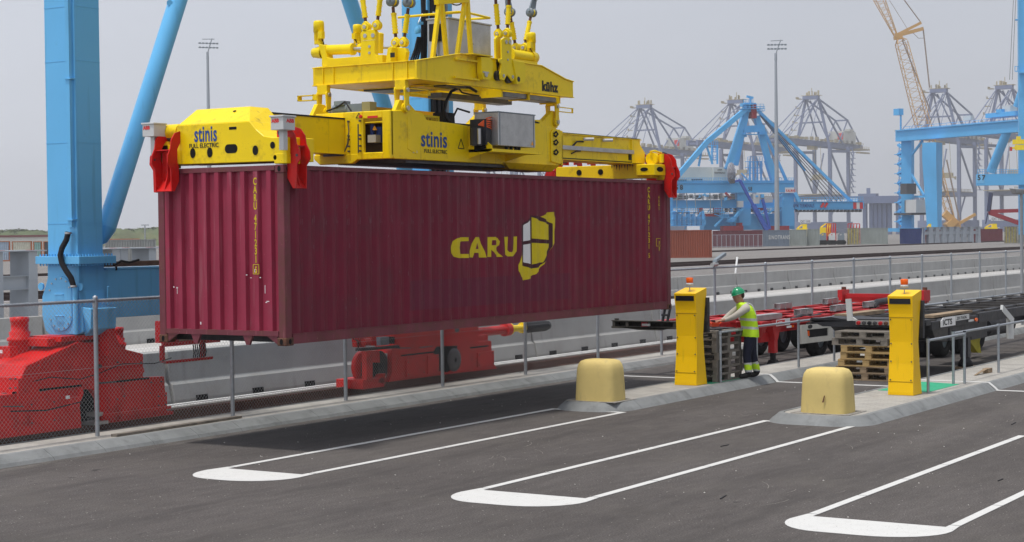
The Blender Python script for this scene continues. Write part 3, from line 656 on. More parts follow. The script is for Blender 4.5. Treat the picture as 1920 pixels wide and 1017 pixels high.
text('stinis',.33,(-.004,1.68,4.525),(0,-1,0),(0,0,1),LBLU,SP,off=.006,sx=.62)
text('FULL ELECTRIC',.088,(-.004,1.78,4.435),(0,-1,0),(0,0,1),LBLK,SP,off=.001,sx=.95)
mb=MB(); mb.cyl((.12,2.05,4.69),(.12,2.34,4.69),.12,n=18); mb.build('flipper_drum',YEL,SP)
# telescopic beams
mb=MB(); mb.box(.55,1.27,4.44,3.5,1.78,4.985); mb.box(.55,1.26,4.985,3.4,1.79,5.003); mb.box(.55,1.24,4.425,3.4,1.30,4.44); mb.build('telescopic_beam',YEL,SP)
mb=MB(); mb.box(.7,1.255,4.985,3.2,1.27,5.01); mb.build('beam_strip',BLK,SP)
mb=MB(); mb.box(8.2,.45,4.49,11.75,.95,4.96); mb.box(8.2,.42,4.955,11.75,.98,4.972); mb.box(8.2,.42,4.478,11.75,.98,4.492); mb.build('telescopic_beam',YEL,SP)
mb=MB(); mb.box(8.4,.40,4.67,11.4,.448,4.745); mb.build('cable_tray',STNL,SP)
mb=MB(); mb.box(8.4,.43,4.50,11.6,.447,4.515); mb.box(8.4,.415,4.976,11.7,.97,4.984); mb.tube([(9.0,.43,4.74),(9.1,.40,4.83),(9.25,.40,4.84),(9.4,.43,4.84)],.018,6); mb.tube([(8.95,.43,4.6),(9.1,.41,4.65),(9.3,.43,4.66)],.012,6); mb.box(11.25,.43,4.55,11.6,.45,4.66); mb.build('beam_cable',BLK,SP)
mb=MB(); mb.cyl((9.45,.45,4.89),(9.55,.28,4.89),.03,n=10); mb.cyl((10.2,.45,4.90),(10.3,.28,4.90),.03,n=10); mb.build('stop_pin',BOXG,SP)
# centre frame
mb=MB()
mb.prism([(3.12,4.40),(3.12,5.09),(3.55,5.13),(4.0,5.1),(4.12,4.99),(4.95,4.97),(5.35,4.95),(5.45,4.75),(7.1,4.75),(7.2,5.0),(7.3,5.15),(7.75,5.17),(7.85,5.06),(8.25,5.06),(8.42,4.98),(8.42,4.40),(8.3,4.33),(3.2,4.33)],'y',.36,.41)
mb.box(3.55,.41,4.36,8.35,1.85,4.40); mb.box(3.5,.41,4.93,5.3,1.9,4.96); mb.box(3.12,1.85,4.36,8.42,1.9,5.07); mb.box(5.3,.6,4.5,7.2,.66,4.99)
mb.build('centre_frame',YEL,SP,bev=.01)
mb=MB()    # left end plate with its square window
for a in ((3.09,.36,4.33,3.17,.52,5.1),(3.09,.90,4.33,3.17,1.27,5.1),(3.09,.52,4.98,3.17,.90,5.1),(3.09,.52,4.33,3.17,.90,4.44),(3.09,1.27,5.004,3.17,1.86,5.1),(3.09,1.79,4.33,3.17,1.86,5.004),(3.09,1.27,4.33,3.17,1.79,4.43)): mb.box(*a)
mb.prism([(1.25,4.335),(1.12,4.30),(.98,4.27),(1.95,4.27),(1.98,4.40),(1.86,4.42),(1.25,4.42)] if False else [(1.0,4.34),(1.12,4.27),(1.78,4.27),(1.9,4.36),(1.9,4.43),(1.0,4.43)],'x',3.085,3.175)
mb.build('end_plate',YEL,SP,bev=.012)
mb=MB(); mb.box(3.6,.42,4.42,3.62,1.25,4.95); mb.box(3.12,.43,4.45,3.6,.44,4.96); mb.build('beam_bay',mat('bay_inside',(.05,.03,.012),.7,var=.3),SP)
mb=MB(); mb.box(3.11,.66,4.60,3.3,.82,4.72); mb.build('sensor_box',mat('sensor_grey',(.4,.38,.3),.5),SP)
mb=MB(); mb.cyl((3.3,.70,4.60),(3.3,.70,4.85),.07,n=12); mb.box(3.2,.78,4.6,3.24,.83,4.9); mb.build('blue_motor',mat('dark_blue_motor',(.01,.03,.14),.4),SP)
mb=MB(); mb.prism([(.70,4.80),(.80,4.80),(.75,4.87)],'x',3.2,3.205); mb.build('warning_sign',mat('warning_orange',(.8,.35,.02),.5),SP)
mb=MB(); mb.box(3.082,1.28,4.40,3.12,1.70,4.45); mb.tube([(3.1,1.27,4.47),(3.09,1.2,4.6),(3.1,1.18,4.8),(3.1,1.2,4.95)],.016,6); mb.build('wear_pad',DST,SP)
mb=MB(); mb.box(3.6,.43,4.28,8.2,1.8,4.355); mb.build('underside',DST,SP)
mb=MB(); mb.hull([(6.4,.3,4.36),(8.3,.3,4.36),(8.45,.5,4.36),(6.7,.4,4.26),(8.15,.4,4.24),(6.4,1.0,4.36),(8.45,1.0,4.36),(6.7,.95,4.26),(8.15,.95,4.24)]); mb.build('lower_box',YEL,SP)
mb=MB(); mb.prism([(8.05,4.42),(8.05,4.95),(8.15,5.02),(8.38,5.02),(8.46,4.9),(8.46,4.48),(8.38,4.38)],'y',.33,.36); mb.box(8.42,.33,4.36,8.47,1.0,5.0); mb.build('end_plate',YEL,SP,bev=.01)
mb=MB()
for zz in (4.93,4.78,4.60): mb.tube([(8.12,.325,zz),(8.16,.29,zz+.04),(8.22,.29,zz),(8.16,.30,zz-.05),(8.12,.325,zz-.02)],.018,6)
mb.build('roller_guide',BLK,SP)
text('stinis',.37,(3.93,.355,4.56),(1,0,0),(0,0,1),LBLU,SP,off=.007,sx=.94)
text('FULL ELECTRIC',.085,(4.02,.355,4.455),(1,0,0),(0,0,1),LBLK,SP,off=.001,sx=1.15)
mb=MB()
for a,b in (((5.02,4.56),(5.11,4.72)),((5.11,4.72),(5.20,4.56)),((5.20,4.56),(5.02,4.56))): mb.beam((a[0],.357,a[1]),(b[0],.357,b[1]),.008,.012)
for a,b in (((.91,5.0),(.97,5.075)),((.97,5.075),(1.03,5.0)),((1.03,5.0),(.91,5.0))): mb.beam((3.086,a[0],a[1]),(3.086,b[0],b[1]),.008,.008)
mb.build('warning_mark',LBLK,SP)
# shelf with the steel control cabinet
mb=MB(); mb.hull([(5.35,.36,4.95),(5.37,.36,4.95),(5.35,.36,4.4),(5.37,.36,4.4),(5.35,-.1,4.52),(5.37,-.1,4.52),(5.35,-.1,4.6),(5.37,-.1,4.6)]); mb.box(5.35,-.12,4.50,6.95,.36,4.55); mb.hull([(6.5,.36,4.5),(6.55,.36,4.5),(6.5,.36,4.38),(6.55,.36,4.38),(6.5,-.1,4.5),(6.55,-.1,4.5)]); mb.build('shelf',YEL,SP)
mb=MB(); mb.hull([(5.345,.25,4.8),(5.345,.25,4.5),(5.345,.0,4.56),(5.345,.02,4.62),(5.348,.25,4.8),(5.348,.25,4.5),(5.348,.0,4.56)]); mb.build('shelf_opening',HOL,SP)
mb=MB(); mb.box(5.50,-.14,4.61,6.70,.34,5.17); cb=mb.build('control_cabinet',STNL,SP,bev=.006)
mb=MB(); mb.box(5.49,-.15,5.17,6.71,.35,5.185); 
for x in (5.55,6.65): mb.box(x-.01,-.145,4.62,x+.01,-.14,5.16)
mb.build('cabinet_trim',GREY,cb)
mb=MB(); mb.prism([(6.56,4.65),(6.64,4.65),(6.60,4.72)],'y',-.1445,-.141); mb.build('warning_sign',MATS['warning_orange'],cb)
mb=MB()
for x in (5.9,6.05,6.2,6.3): mb.cyl((x,-.05,4.545),(x,-.05,4.615),.03,n=8)
mb.build('rubber_foot',BLK,cb)
mb=MB(); mb.box(5.3,-.02,4.62,5.47,.3,5.05); mb.cyl((5.2,.1,4.6),(5.2,.1,4.9),.09,n=12); mb.build('drive_unit',BSTL,SP)
mb=MB(); mb.cyl((5.12,.0,4.62),(5.12,.0,4.88),.03,n=10); mb.build('capacitor',STNL,SP)
for i in range(6):
    mb=MB(); mb.tube([(5.25,.1,4.95),(5.33,-.02,4.92+.028*i),(5.43,-.03,4.90+.036*i),(5.5,.0,4.88+.042*i)],.011,5); mb.build('orange_cable',mat('orange_cable',(.75,.12,.03),.5),SP)
# plug boxes and loop cable
mb=MB()
for x in (4.88,5.06): mb.hull([(x-.09,.5,4.96),(x+.09,.5,4.96),(x-.07,.5,5.16),(x+.07,.5,5.16),(x-.09,.72,4.96),(x+.09,.72,4.96),(x-.07,.7,5.16),(x+.07,.7,5.16)])
mb.box(5.1,.45,4.95,5.55,.8,4.99); mb.build('plug_box',BLK,SP)
mb=MB(); mb.box(4.32,.55,4.97,4.76,.56,5.09); mb.build('asset_plate',LYEL,SP)
text('AP.MQ1013',.095,(4.345,.546,4.995),(1,0,0),(0,0,1),mat('plate_brown',(.28,.16,.02),.6),SP,off=.001,sx=.74)
mb=MB(); mb.box(7.2,.353,4.70,7.52,.358,4.80); mb.build('load_plate',WHT,SP)
text('SWL 41 t',.075,(7.215,.351,4.72),(1,0,0),(0,0,1),LBLU,SP,sx=.95)
mb=MB(); mb.box(3.083,.6,4.985,3.088,.80,5.02) ; mb.build('red_label',LRED,SP)
mb=MB(); mb.cyl((3.13,.93,5.02),(3.06,.93,5.02),.025,n=10); mb.build('stop_button',LRED,SP)
a=gy(640,190,1.9); mb=MB(); mb.box(a.x,1.84,5.05,a.x+2.6,1.95,5.30); mb.box(a.x,1.80,5.29,a.x+2.6,1.97,5.305); mb.build('rear_girder',YEL,SP)
mb=MB(); mb.box(3.082,.98,4.44,3.09,1.0,4.9)
for z in (4.47,4.55,4.66,4.72,4.95): mb.cyl((3.085,.94,z),(3.05,.94,z),.016,n=8); mb.cyl((3.085,1.17,z),(3.05,1.17,z),.016,n=8)
mb.build('bolt',DST,SP)
mb=MB(); mb.prism([(3.55,4.50),(3.8,4.42),(3.82,4.55),(3.62,5.0),(3.55,5.02)],'y',.352,.36); mb.build('stiffener_plate',YEL,SP,bev=.004)
mb=MB(); mb.tube([(3.12,1.15,5.12),(3.16,1.3,5.28),(3.2,1.5,5.2),(3.25,1.75,5.15)],.014,6); mb.tube([(5.6,.5,5.2),(5.3,.55,5.25),(5.2,.6,5.05)],.018,6); mb.tube([(7.2,.4,5.0),(7.5,.35,5.12),(7.9,.4,5.1)],.016,6); mb.tube([(6.72,.2,5.0),(6.85,.2,4.9),(6.9,.3,4.7)],.015,6); mb.build('hose',BLK,SP)
mb=MB(); mb.box(3.70,.353,4.44,3.82,.357,4.48); mb.build('name_plate',BOXG,SP)
# grey geared motor on the left end
mb=MB(); mb.cyl((3.3,1.62,5.17),(3.3,1.32,5.17),.085,n=14); mb.box(3.2,1.36,5.23,3.38,1.56,5.30); mb.box(3.2,1.0,5.10,3.4,1.30,5.24); mb.build('gear_motor',GREY,SP)
mb=MB(); mb.box(3.18,.82,5.10,3.36,.98,5.26); mb.build('brake_box',mat('olive_box',(.3,.27,.12),.5),SP)
# lugs on the frame under the headblock
LUG=[(3.35,2.0),(3.45,.42),(8.1,2.0),(8.15,.42)]
for x,y in LUG:
    mb=MB()
    if x<5: mb.hull([(x-.22,y-.04,5.06),(x+.5,y-.04,5.06),(x-.06,y-.04,5.28),(x+.12,y-.04,5.28),(x-.22,y+.04,5.06),(x+.5,y+.04,5.06),(x-.06,y+.04,5.28),(x+.12,y+.04,5.28)])
    else: mb.hull([(x-.5,y-.05,5.05),(x+.2,y-.05,5.05),(x-.2,y-.05,5.2),(x+.22,y-.05,5.34),(x+.02,y-.05,5.36),(x-.5,y+.05,5.05),(x+.2,y+.05,5.05),(x-.2,y+.05,5.2),(x+.22,y+.05,5.34),(x+.02,y+.05,5.36)])
    mb.build('lifting_lug',YEL,SP,bev=.006)
# ABB sensor boxes on posts
for yc in (-.08,2.38):
    x=-.1
    mb=MB(); mb.box(x-.04,yc-.04,4.34,x+.05,yc+.04,4.64); p=mb.build('sensor_post',BOXG,SP)
    mb=MB(); mb.box(x-.13,yc-.115,4.62,x+.13,yc+.115,4.80); mb.box(x-.145,yc-.13,4.80,x+.145,yc+.13,4.825); bx=mb.build('sensor_box',BOXG,p,bev=.004)
    text('ABB',.075,(x-.132,yc+.095,4.725),(0,-1,0),(0,0,1),LRED,bx,off=.003,sx=.95)
    if yc<0: text('ABB',.075,(x-.06,yc-.117,4.725),(1,0,0),(0,0,1),LRED,bx,off=.003,sx=1.2)
# right end beam
mb=MB(); mb.box(11.55,.1,4.19,11.85,2.3,4.47); mb.prism([(11.35,4.47),(11.35,4.97),(11.55,4.97),(11.9,4.72),(11.9,4.47)],'y',.42,.46); mb.prism([(11.35,4.47),(11.35,4.97),(11.55,4.97),(11.9,4.72),(11.9,4.47)],'y',.94,.98); mb.box(11.88,-.02,4.155,12.19,.16,4.36)
mb.build('end_beam',YEL,SP,bev=.008)
mb=MB(); mb.box(11.42,-.04,4.24,11.95,.38,4.46); blk=mb.build('beam_head',YEL,SP,bev=.01)
mb=MB(); 
for Y in (.12,.28): pass
mb.disc((11.417,.19,4.36),(-1,0,0),.085,.04,t=.003); mb.disc((11.65,-.043,4.36),(0,-1,0),.14,.05,t=.003); mb.build('oval_hole',HOL,blk)
mb=MB(); ov(mb,(11.545,1.25,4.34),(-1,0,0),.06,.06); ov(mb,(11.545,1.75,4.34),(-1,0,0),.06,.06); mb.build('access_hole',HOL,SP)
mb=MB()
for k in range(9): yk=.5+.06*k+random.uniform(-.01,.01); mb.hull([(11.547,yk,4.47),(11.547,yk+.03,4.47),(11.547,yk+.015,4.47-random.uniform(.04,.13)),(11.5475,yk,4.47)])
mb.build('grease_drip',BLK,SP)
mb=MB(); mb.cyl((11.75,.2,4.58),(12.05,.2,4.58),.13,n=16); mb.tube([(11.7,.2,4.72),(11.8,.15,4.74),(12.0,.1,4.7)],.02,6); mb.cyl((11.85,.02,4.5),(11.85,.02,4.68),.05,n=10); mb.build('flipper_drum',YEL,SP)
mb=MB(); mb.cyl((12.05,.1,4.6),(12.13,.1,4.6),.12,n=14); mb.build('drive_disc',BSTL,SP)
# red corner flippers
def flipper(cx,cy,nx,ny,w=.34):
    """cx,cy corner base point; nx,ny outward direction; spans width w sideways"""
    n=Vector((nx,ny,0)); t=Vector((-ny,nx,0)); base=Vector((cx,cy,0)); mb=MB()
    prof=[(-.14,4.62),(-.02,4.62),(.19,4.60),(.21,4.50),(.27,4.33),(.28,4.25),(.22,4.16),(.20,4.02),(.20,3.80),(.10,3.80),(.03,3.93),(.03,4.15),(.10,4.28),(.08,4.38),(-.14,4.42)]
    prof=[(-.16,4.66),(-.05,4.70),(.09,4.66),(.17,4.56),(.19,4.44),(.25,4.33),(.26,4.22),(.19,4.13),(.18,3.80),(.12,3.80),(.02,3.95),(.02,4.16),(.07,4.28),(.05,4.42),(-.02,4.53),(-.16,4.52)]
    for s in (-w/2,w/2-.018):
        vs=[base+n*a+t*s+Vector((0,0,z)) for a,z in prof]+[base+n*a+t*(s+.018)+Vector((0,0,z)) for a,z in prof]; k=len(prof)
        mb.add(vs,[list(range(k))[::-1],list(range(k,2*k))]+[(i,(i+1)%k,(i+1)%k+k,i+k) for i in range(k)])
    def pl(a0,z0,a1,z1,th=.014):
        A=base+n*a0+Vector((0,0,z0)); B=base+n*a1+Vector((0,0,z1)); mb.beam(A,B,w-.036,th,up=(n.x*.9,n.y*.9,.3))
    pl(.035,4.40,.035,3.96); pl(.035,3.965,.17,3.80); pl(.03,4.40,.17,4.41)
    vs=[]; 
    for s in (-.009,.009): vs+=[base+n*a+t*s+Vector((0,0,z)) for a,z in ((.04,4.39),(.10,4.39),(.09,4.05),(.17,3.81),(.15,3.80),(.04,3.96))]
    mb.add(vs,[(5,4,3,2,1,0),(6,7,8,9,10,11)]+[(i,(i+1)%6,(i+1)%6+6,i+6) for i in range(6)])
    o=mb.build('corner_flipper',RED,SP)
    h=MB(); h.cyl(base-n*.1+t*(-w/2-.01)+Vector((0,0,4.60)),base-n*.1+t*(w/2+.01)+Vector((0,0,4.60)),.04,n=10); h.cyl(base+n*.20+t*(-w/2-.008)+Vector((0,0,4.27)),base+n*.20+t*(-w/2+.02)+Vector((0,0,4.27)),.02,n=8); h.build('pivot',DST,o)
flipper(-.02,2.12,-1,0,.33); flipper(.22,2.42,0,1,.24); flipper(.20,.02,0,-1,.24); flipper(CL-.2,.0,0,-1,.24); flipper(CL+.02,.4,1,0); flipper(CL-.25,2.46,0,1,.30); flipper(CL+.02,2.0,1,0)
# ================================================================ HEADBLOCK
HB=thing('headblock_frame','yellow headblock frame with motors, turnbuckles and grey cabinet above the spreader','headblock',(6,1.2,5.6))
X0,X1,Y0,Y1=3.5,8.5,.12,2.22
mb=MB()
def girder(yy):
    mb.prism([(X0,5.61),(X0,5.89),(4.75,6.10),(7.35,6.10),(8.2,5.92),(X1,5.89),(X1,5.61)],'y',yy-.02,yy+.02)
    mb.prism([(X0,5.888),(4.75,6.098),(7.35,6.098),(8.2,5.918),(X1,5.888),(X1,5.905),(8.2,5.935),(7.35,6.115),(4.75,6.115),(X0,5.905)],'y',yy-.045,yy+.045)
    mb.box(X0,yy-.045,5.598,X1,yy+.045,5.613)
girder(Y0+.02); girder(Y1-.02)
for xx in (X0,X1-.04): mb.box(xx,Y0+.04,5.612,xx+.04,Y1-.04,5.89)
mb.box(X0-.03,Y0+.04,5.888,X0+.07,Y1-.04,5.903); mb.box(X0-.03,Y0+.04,5.598,X0+.3,Y1-.04,5.613)
for yy in (.30,.58,1.78,2.0): mb.box(X0-.025,yy-.008,5.613,X0,yy+.008,5.888)
mb.box(5.0,Y0+.04,5.612,5.06,Y1-.04,6.0); mb.box(7.0,Y0+.04,5.612,7.06,Y1-.04,6.0)
mb.box(X0+.04,.14,5.604,4.6,Y1-.05,5.610)
mb.build('frame',YEL,HB,bev=.004)
mb=MB(); mb.box(4.6,.3,5.57,5.2,2.0,5.60); mb.box(6.2,.25,5.5,8.1,.6,5.585); mb.box(5.8,1.2,5.5,8.1,1.5,5.59); mb.build('cable_tray',DST,HB)
mb=MB()
for i in range(46): x=6.25+i*.04; mb.box(x,.23,5.505,x+.012,.245,5.58)
mb.build('tray_slot',STNL,HB)
mb=MB()
for x in (6.15,7.05,8.12): mb.box(x,.2,5.48,x+.05,.62,5.6)
mb.box(4.3,.55,5.56,6.0,.8,5.59); mb.build('tray_bracket',YEL,HB)
# lettering on the near girder
text('kühz',.235,(7.38,Y0-.004,5.67),(1,0,0),(0,0,1),LBLK,HB,off=.013,sx=1.12)
# link plates from headblock down to the spreader lugs
for x,y in ((3.5,2.0),(3.5,.42),(8.25,2.0),(8.25,.42)):
    s=-1 if x<5 else 1
    mb=MB(); mb.box(x-.05,y-.10,5.45,x+.05,y+.10,5.6)
    mb.build('hanger_post',YEL,HB)
    for dy in (-.11,.08):
        mb=MB(); mb.prism([(x+.07*math.cos(a),5.44+.07*math.sin(a)) for a in [PI*i/8 for i in range(9)]]+[(x-.055,5.28)]+[(x+.075*math.cos(a),5.15+.075*math.sin(a)) for a in [PI+PI*i/8 for i in range(9)]]+[(x+.055,5.28)],'y',y+dy,y+dy+.03); lk=mb.build('link_plate',YEL,HB,bev=.004)
        mb=MB(); mb.cyl((x,y+dy-.025 if dy<0 else y+dy+.03,5.44),(x,y+dy if dy<0 else y+dy+.055,5.44),.035,n=10); mb.cyl((x,y+dy-.025 if dy<0 else y+dy+.03,5.15),(x,y+dy if dy<0 else y+dy+.055,5.15),.04,n=10); mb.build('pin',STNL,lk)
    mb=MB(); mb.cyl((x,y-.075,5.15),(x,y+.075,5.15),.085,n=14); mb.build('bushing',YEL,HB)
    mb=MB(); yy=y+ (.1 if y>1 else -.02)
    if x<5 and y>1:
        mb.box(x-.05,2.18,5.36,x+.05,2.52,5.375); mb.box(x-.05,2.18,5.44,x+.05,2.52,5.455); mb.box(x-.05,2.50,5.36,x+.05,2.52,5.455); mb.box(x-.05,2.1,5.36,x+.05,2.2,5.46)
    elif x<5: mb.box(x+.08,y-.12,5.38,x+.62,y-.09,5.40); mb.box(x+.08,y-.12,5.46,x+.62,y-.09,5.48); mb.box(x+.60,y-.12,5.38,x+.64,y-.09,5.48)
    elif y<1: mb.box(x+.06,y-.12,5.34,x+.56,y-.09,5.355); mb.box(x+.06,y-.12,5.42,x+.56,y-.09,5.435); mb.box(x+.54,y-.12,5.34,x+.56,y-.09,5.435)
    if mb.v: mb.build('stop_bracket',YEL,HB)
# geared motors and jack cylinders
def motor(x,y,z,sc=1.,par=HB,boxd=(-1,0)):
    mb=MB(); mb.cyl((x,y,z),(x,y,z+.05*sc),.09*sc,n=14); mb.lathe((x,y,z+.05*sc),(0,0,1),[(0,.07*sc),(.17*sc,.075*sc)],16)
    for k in range(12): a=k*PI/6; mb.beam((x+.08*sc*math.cos(a),y+.08*sc*math.sin(a),z+.06*sc),(x+.08*sc*math.cos(a),y+.08*sc*math.sin(a),z+.22*sc),.014*sc,.014*sc)
    mb.lathe((x,y,z+.22*sc),(0,0,1),[(0,0),(0,.10*sc),(.17*sc,.10*sc),(.205*sc,.085*sc),(.22*sc,0)],18); m=mb.build('motor',YEL2,par)
    mb=MB(); bx,by=x+boxd[0]*.11*sc,y+boxd[1]*.11*sc; mb.box(bx-.045*sc,by-.045*sc,z+.09*sc,bx+.045*sc,by+.045*sc,z+.22*sc); mb.build('terminal_box',YEL2,m)
    mb=MB(); mb.tube([(bx,by,z+.1*sc),(bx+.02,by-.03,z+.02*sc),(x+.09*sc,y-.04,z-.02*sc),(x+.16*sc,y-.03,z-.05*sc)],.009,5); mb.build('motor_cable',BLK,m)
def jack(p,q,r=.085):
    p=Vector(p);q=Vector(q);d=(q-p).normalized()
    mb=MB(); mb.cyl(p+d*.06,q-d*.06,r,n=18); mb.cyl(p,p+d*.08,r*1.15,n=18); mb.cyl(q-d*.1,q-d*.05,r*1.2,n=18); j=mb.build('jack_cylinder',YEL2,HB)
    mb=MB(); mb.cyl(q-d*.04,q+d*.16,r*.38,n=12); mb.build('piston_rod',STNL,j)
jack((3.9,2.33,6.235),(3.9,1.62,6.21)); motor(3.9,2.40,6.34,.92,boxd=(-.6,-1))
mb=MB(); mb.lathe((3.9,2.52,6.2),(0,-1,0),[(0,0),(.0,.08),(.12,.10),(.2,.11)],14); mb.prism([(2.34,6.34),(2.20,6.3),(2.16,6.1),(1.9,6.04),(1.9,5.9),(2.27,5.96),(2.27,6.1)],'x',3.8,3.98); mb.box(3.715,.95,5.906,4.1,1.95,6.06); mb.build('jack_bracket',YEL2,HB,bev=.005)
jack((4.35,1.9,6.28),(4.35,1.4,6.26),.07); motor(4.35,1.93,6.36,.75)
motor(8.02,.72,6.42,.88,boxd=(-1,-.3)); jack((8.02,.70,6.33),(7.18,.70,6.33),.10)
mb=MB(); mb.box(7.2,.62,6.10,8.0,.80,6.2); mb.lathe((8.12,.7,6.34),(-1,0,0),[(0,0),(0,.1),(.2,.12)],14); mb.prism([(7.1,5.95),(7.1,6.25),(8.05,6.25),(8.0,6.08),(7.6,6.05)],'y',.6,.63); mb.build('jack_bracket',YEL2,HB,bev=.005)
motor(8.85,1.55,6.32,.92,boxd=(-.8,-.6)); jack((8.75,1.5,6.2),(7.8,1.5,6.2),.11)
mb=MB(); mb.lathe((9.0,1.5,6.2),(-1,0,0),[(0,0),(0,.1),(.25,.12)],14); mb.box(7.6,1.38,5.92,8.85,1.62,6.06); mb.prism([(8.75,6.35),(8.65,6.3),(8.5,5.98),(8.9,5.98)],'y',1.34,1.66); mb.build('jack_bracket',YEL2,HB,bev=.005)
mb=MB(); mb.tube([(7.55,.9,6.08),(7.8,.8,6.2),(8.1,.9,6.35),(8.4,1.0,6.42),(8.7,1.3,6.43)],.03,8); mb.box(8.25,.93,6.36,8.36,1.02,6.44); mb.build('hose',BLK,HB)
# hoisting lugs
def lugplate(x,poly,m=YEL2,a=-.05,b=.05): mb=MB(); mb.prism(poly,'x',x+a,x+b); return mb.build('hoist_lug',m,HB,bev=.008)
def cr2(x,y,X): v=gx(560+x/5.087,y/5.087,X); return (v.y,v.z)
lg=lugplate(3.75,[cr2(x,y,3.75) for x,y in ((597,625),(612,400),(602,330),(628,290),(735,285),(748,310),(742,510),(776,605))])
mb=MB(); 
for x,y in ((634,343),(709,339),(676,445),(676,506)): v=cr2(x,y,3.7); mb.disc((3.70,v[0],v[1]),(-1,0,0),.035 if y<400 else .022,t=.012)
mb.build('pin',STNL,lg)
mb=MB(); a,b=cr2(612,392,3.7),cr2(735,380,3.7); mb.box(3.697,b[0],a[1],3.699,a[0],b[1]); mb.build('grey_band',WHT,lg)
lugplate(4.1,[cr2(x,y,4.1) for x,y in ((745,510),(750,330),(775,310),(798,320),(792,510))])
lg=lugplate(3.75,[cr2(x,y,3.75) for x,y in ((862,602),(880,470),(905,450),(925,455),(915,600))],a=-.1,b=.3)
mb=MB(); a,b=cr2(872,550,3.64),cr2(914,502,3.64); mb.box(3.645,b[0],a[1],3.649,a[0],b[1]); mb.build('name_plate',LBLK,lg)
lugplate(3.85,[cr2(x,y,3.85) for x,y in ((920,600),(930,490),(950,455),(1030,460),(1045,500),(1030,590))])
# near girder hoist lugs
def cr3(x,y,Y): v=gy(820+x/5.087,y/5.087,Y); return (v.x,v.z)
def nplate(poly,Y,Yb,m=YEL2,nm='hoist_lug'): mb=MB(); mb.prism([cr3(x,y,Y) for x,y in poly],'y',Y,Yb); return mb.build(nm,m,HB,bev=.006)
np_=nplate([(612,380),(640,358),(690,362),(710,385),(708,560),(722,572),(715,610),(735,700),(736,765),(715,778),(668,712),(640,770),(605,760),(600,700),(616,615),(590,590),(590,565),(616,560)],0.02,.05)
mb=MB()
for x,y,r in ((630,724,.03),(717,735,.03),(655,402,.035),(688,404,.035),(670,497,.022),(670,572,.018)): v=cr3(x,y,.02); mb.disc((v[0],.02,v[1]),(0,-1,0),r,t=.014)
mb.build('pin',STNL,np_)
mb=MB()
for x,y in ((570,725),(670,750)): v=cr3(x,y,.1); mb.cyl((v[0],.06,v[1]),(v[0],.30,v[1]),.085,n=18)
mb.build('sheave',BSTL,HB)
nplate([(555,370),(580,335),(606,365),(606,580),(570,700),(560,600)],.12,.16)
pl=nplate([(420,545),(505,545),(530,600),(532,720),(500,765),(440,760),(425,700)],.0,.1)
mb=MB(); v=cr3(460,712,0.); mb.disc((v[0],-.0,v[1]),(0,-1,0),.045,t=.02); v=cr3(460,692,0.); mb.box(v[0]-.09,-.014,v[1]-.012,v[0]+.09,-.002,v[1]+.012); mb.build('pin',STNL,pl)
pl=nplate([(722,575),(830,590),(842,640),(842,770),(820,800),(760,805),(748,720)],.0,.1)
mb=MB(); v=cr3(775,757,0.); mb.disc((v[0],0,v[1]),(0,-1,0),.045,t=.006); mb.build('lug_hole',BSTL,pl)
mb=MB(); v=cr3(195,560,.05); w=cr3(410,585,.05); mb.box(v[0],.06,v[1]-.015,w[0],.10,v[1]+.015); v=cr3(180,735,.05); mb.box(v[0],.06,v[1]-.015,w[0],.10,v[1]+.015); v=cr3(330,538,.0); w=cr3(520,530,.0); mb.box(v[0],-.02,6.105,w[0],.22,6.125); mb.build('rib',YEL,HB)
# turnbuckle rods, two pairs at each end
def turnbuckle(p,q,jaw=False,r=.043,top=.3):
    p=Vector(p); q=Vector(q); d=(q-p).normalized(); L=(q-p).length
    mb=MB(); ax=Vector((1,0,0)); 
    mb.cyl(p-ax*.05,p+ax*.05,.075,n=14); mb.lathe(p,d,[(0,.07),(.07,.05),(.09,.035)],12); t=mb.build('turnbuckle_eye',YEL2,HB)
    mb=MB(); mb.cyl(p-ax*.065,p+ax*.065,.032,n=10); mb.build('pin',STNL,t)
    mb=MB(); mb.cyl(p+d*.07,p+d*.17,.026,n=10); 
    mb.cyl(q,q+d*.1,.026,n=10); mb.build('threaded_rod',RUST,t)
    mb=MB(); mb.cyl(p+d*.16,q,r,n=14); mb.cyl(p+d*.155,p+d*.18,r*1.12,n=14); mb.cyl(q-d*.03,q,r*1.12,n=14)
    for k in range(4): c=p+d*(.22+k*(L-.3)/4); mb.cyl(c-Vector((0,r*1.35,0)),c+Vector((0,r*1.35,0)),.009,n=6)
    mb.build('sleeve',YEL2,t)
    if jaw:
        mb=MB(); c=q+d*.19; mb.cyl(c-ax*.035,c+ax*.035,.065,n=14); mb.build('upper_eye',YEL2,t)
        mb=MB()
        for s in (-1,1): mb.lathe(c+ax*s*.04,ax*s,[(0,0),(0,.085),(.03,.085),(.03,0)],14); mb.beam(c+ax*s*.055,c+ax*s*.03+d*.5,.03,.10,w2=.02,h2=.05)
        mb.beam(c+d*.28,c+d*1.2,.1,.1); mb.build('wedge_socket',GREY,t)
def R2(x,y,X): return gx(x,y,X)
turnbuckle(R2(687,51,3.75),R2(676,-30,3.75)); turnbuckle(R2(707,48,3.75),R2(716,-30,3.75))
turnbuckle(R2(743,81,3.85),R2(738,25,3.85),True); turnbuckle(R2(757,80,3.85),R2(764,27,3.85),True)
turnbuckle(gy(935,64,.14),gy(930,8,.14),True); turnbuckle(gy(951,63,.14),gy(954,11,.14),True)
turnbuckle(gy(967,90,1.1),gy(959,42,1.1),True); turnbuckle(gy(983,90,1.1),gy(993,41,1.1),True)
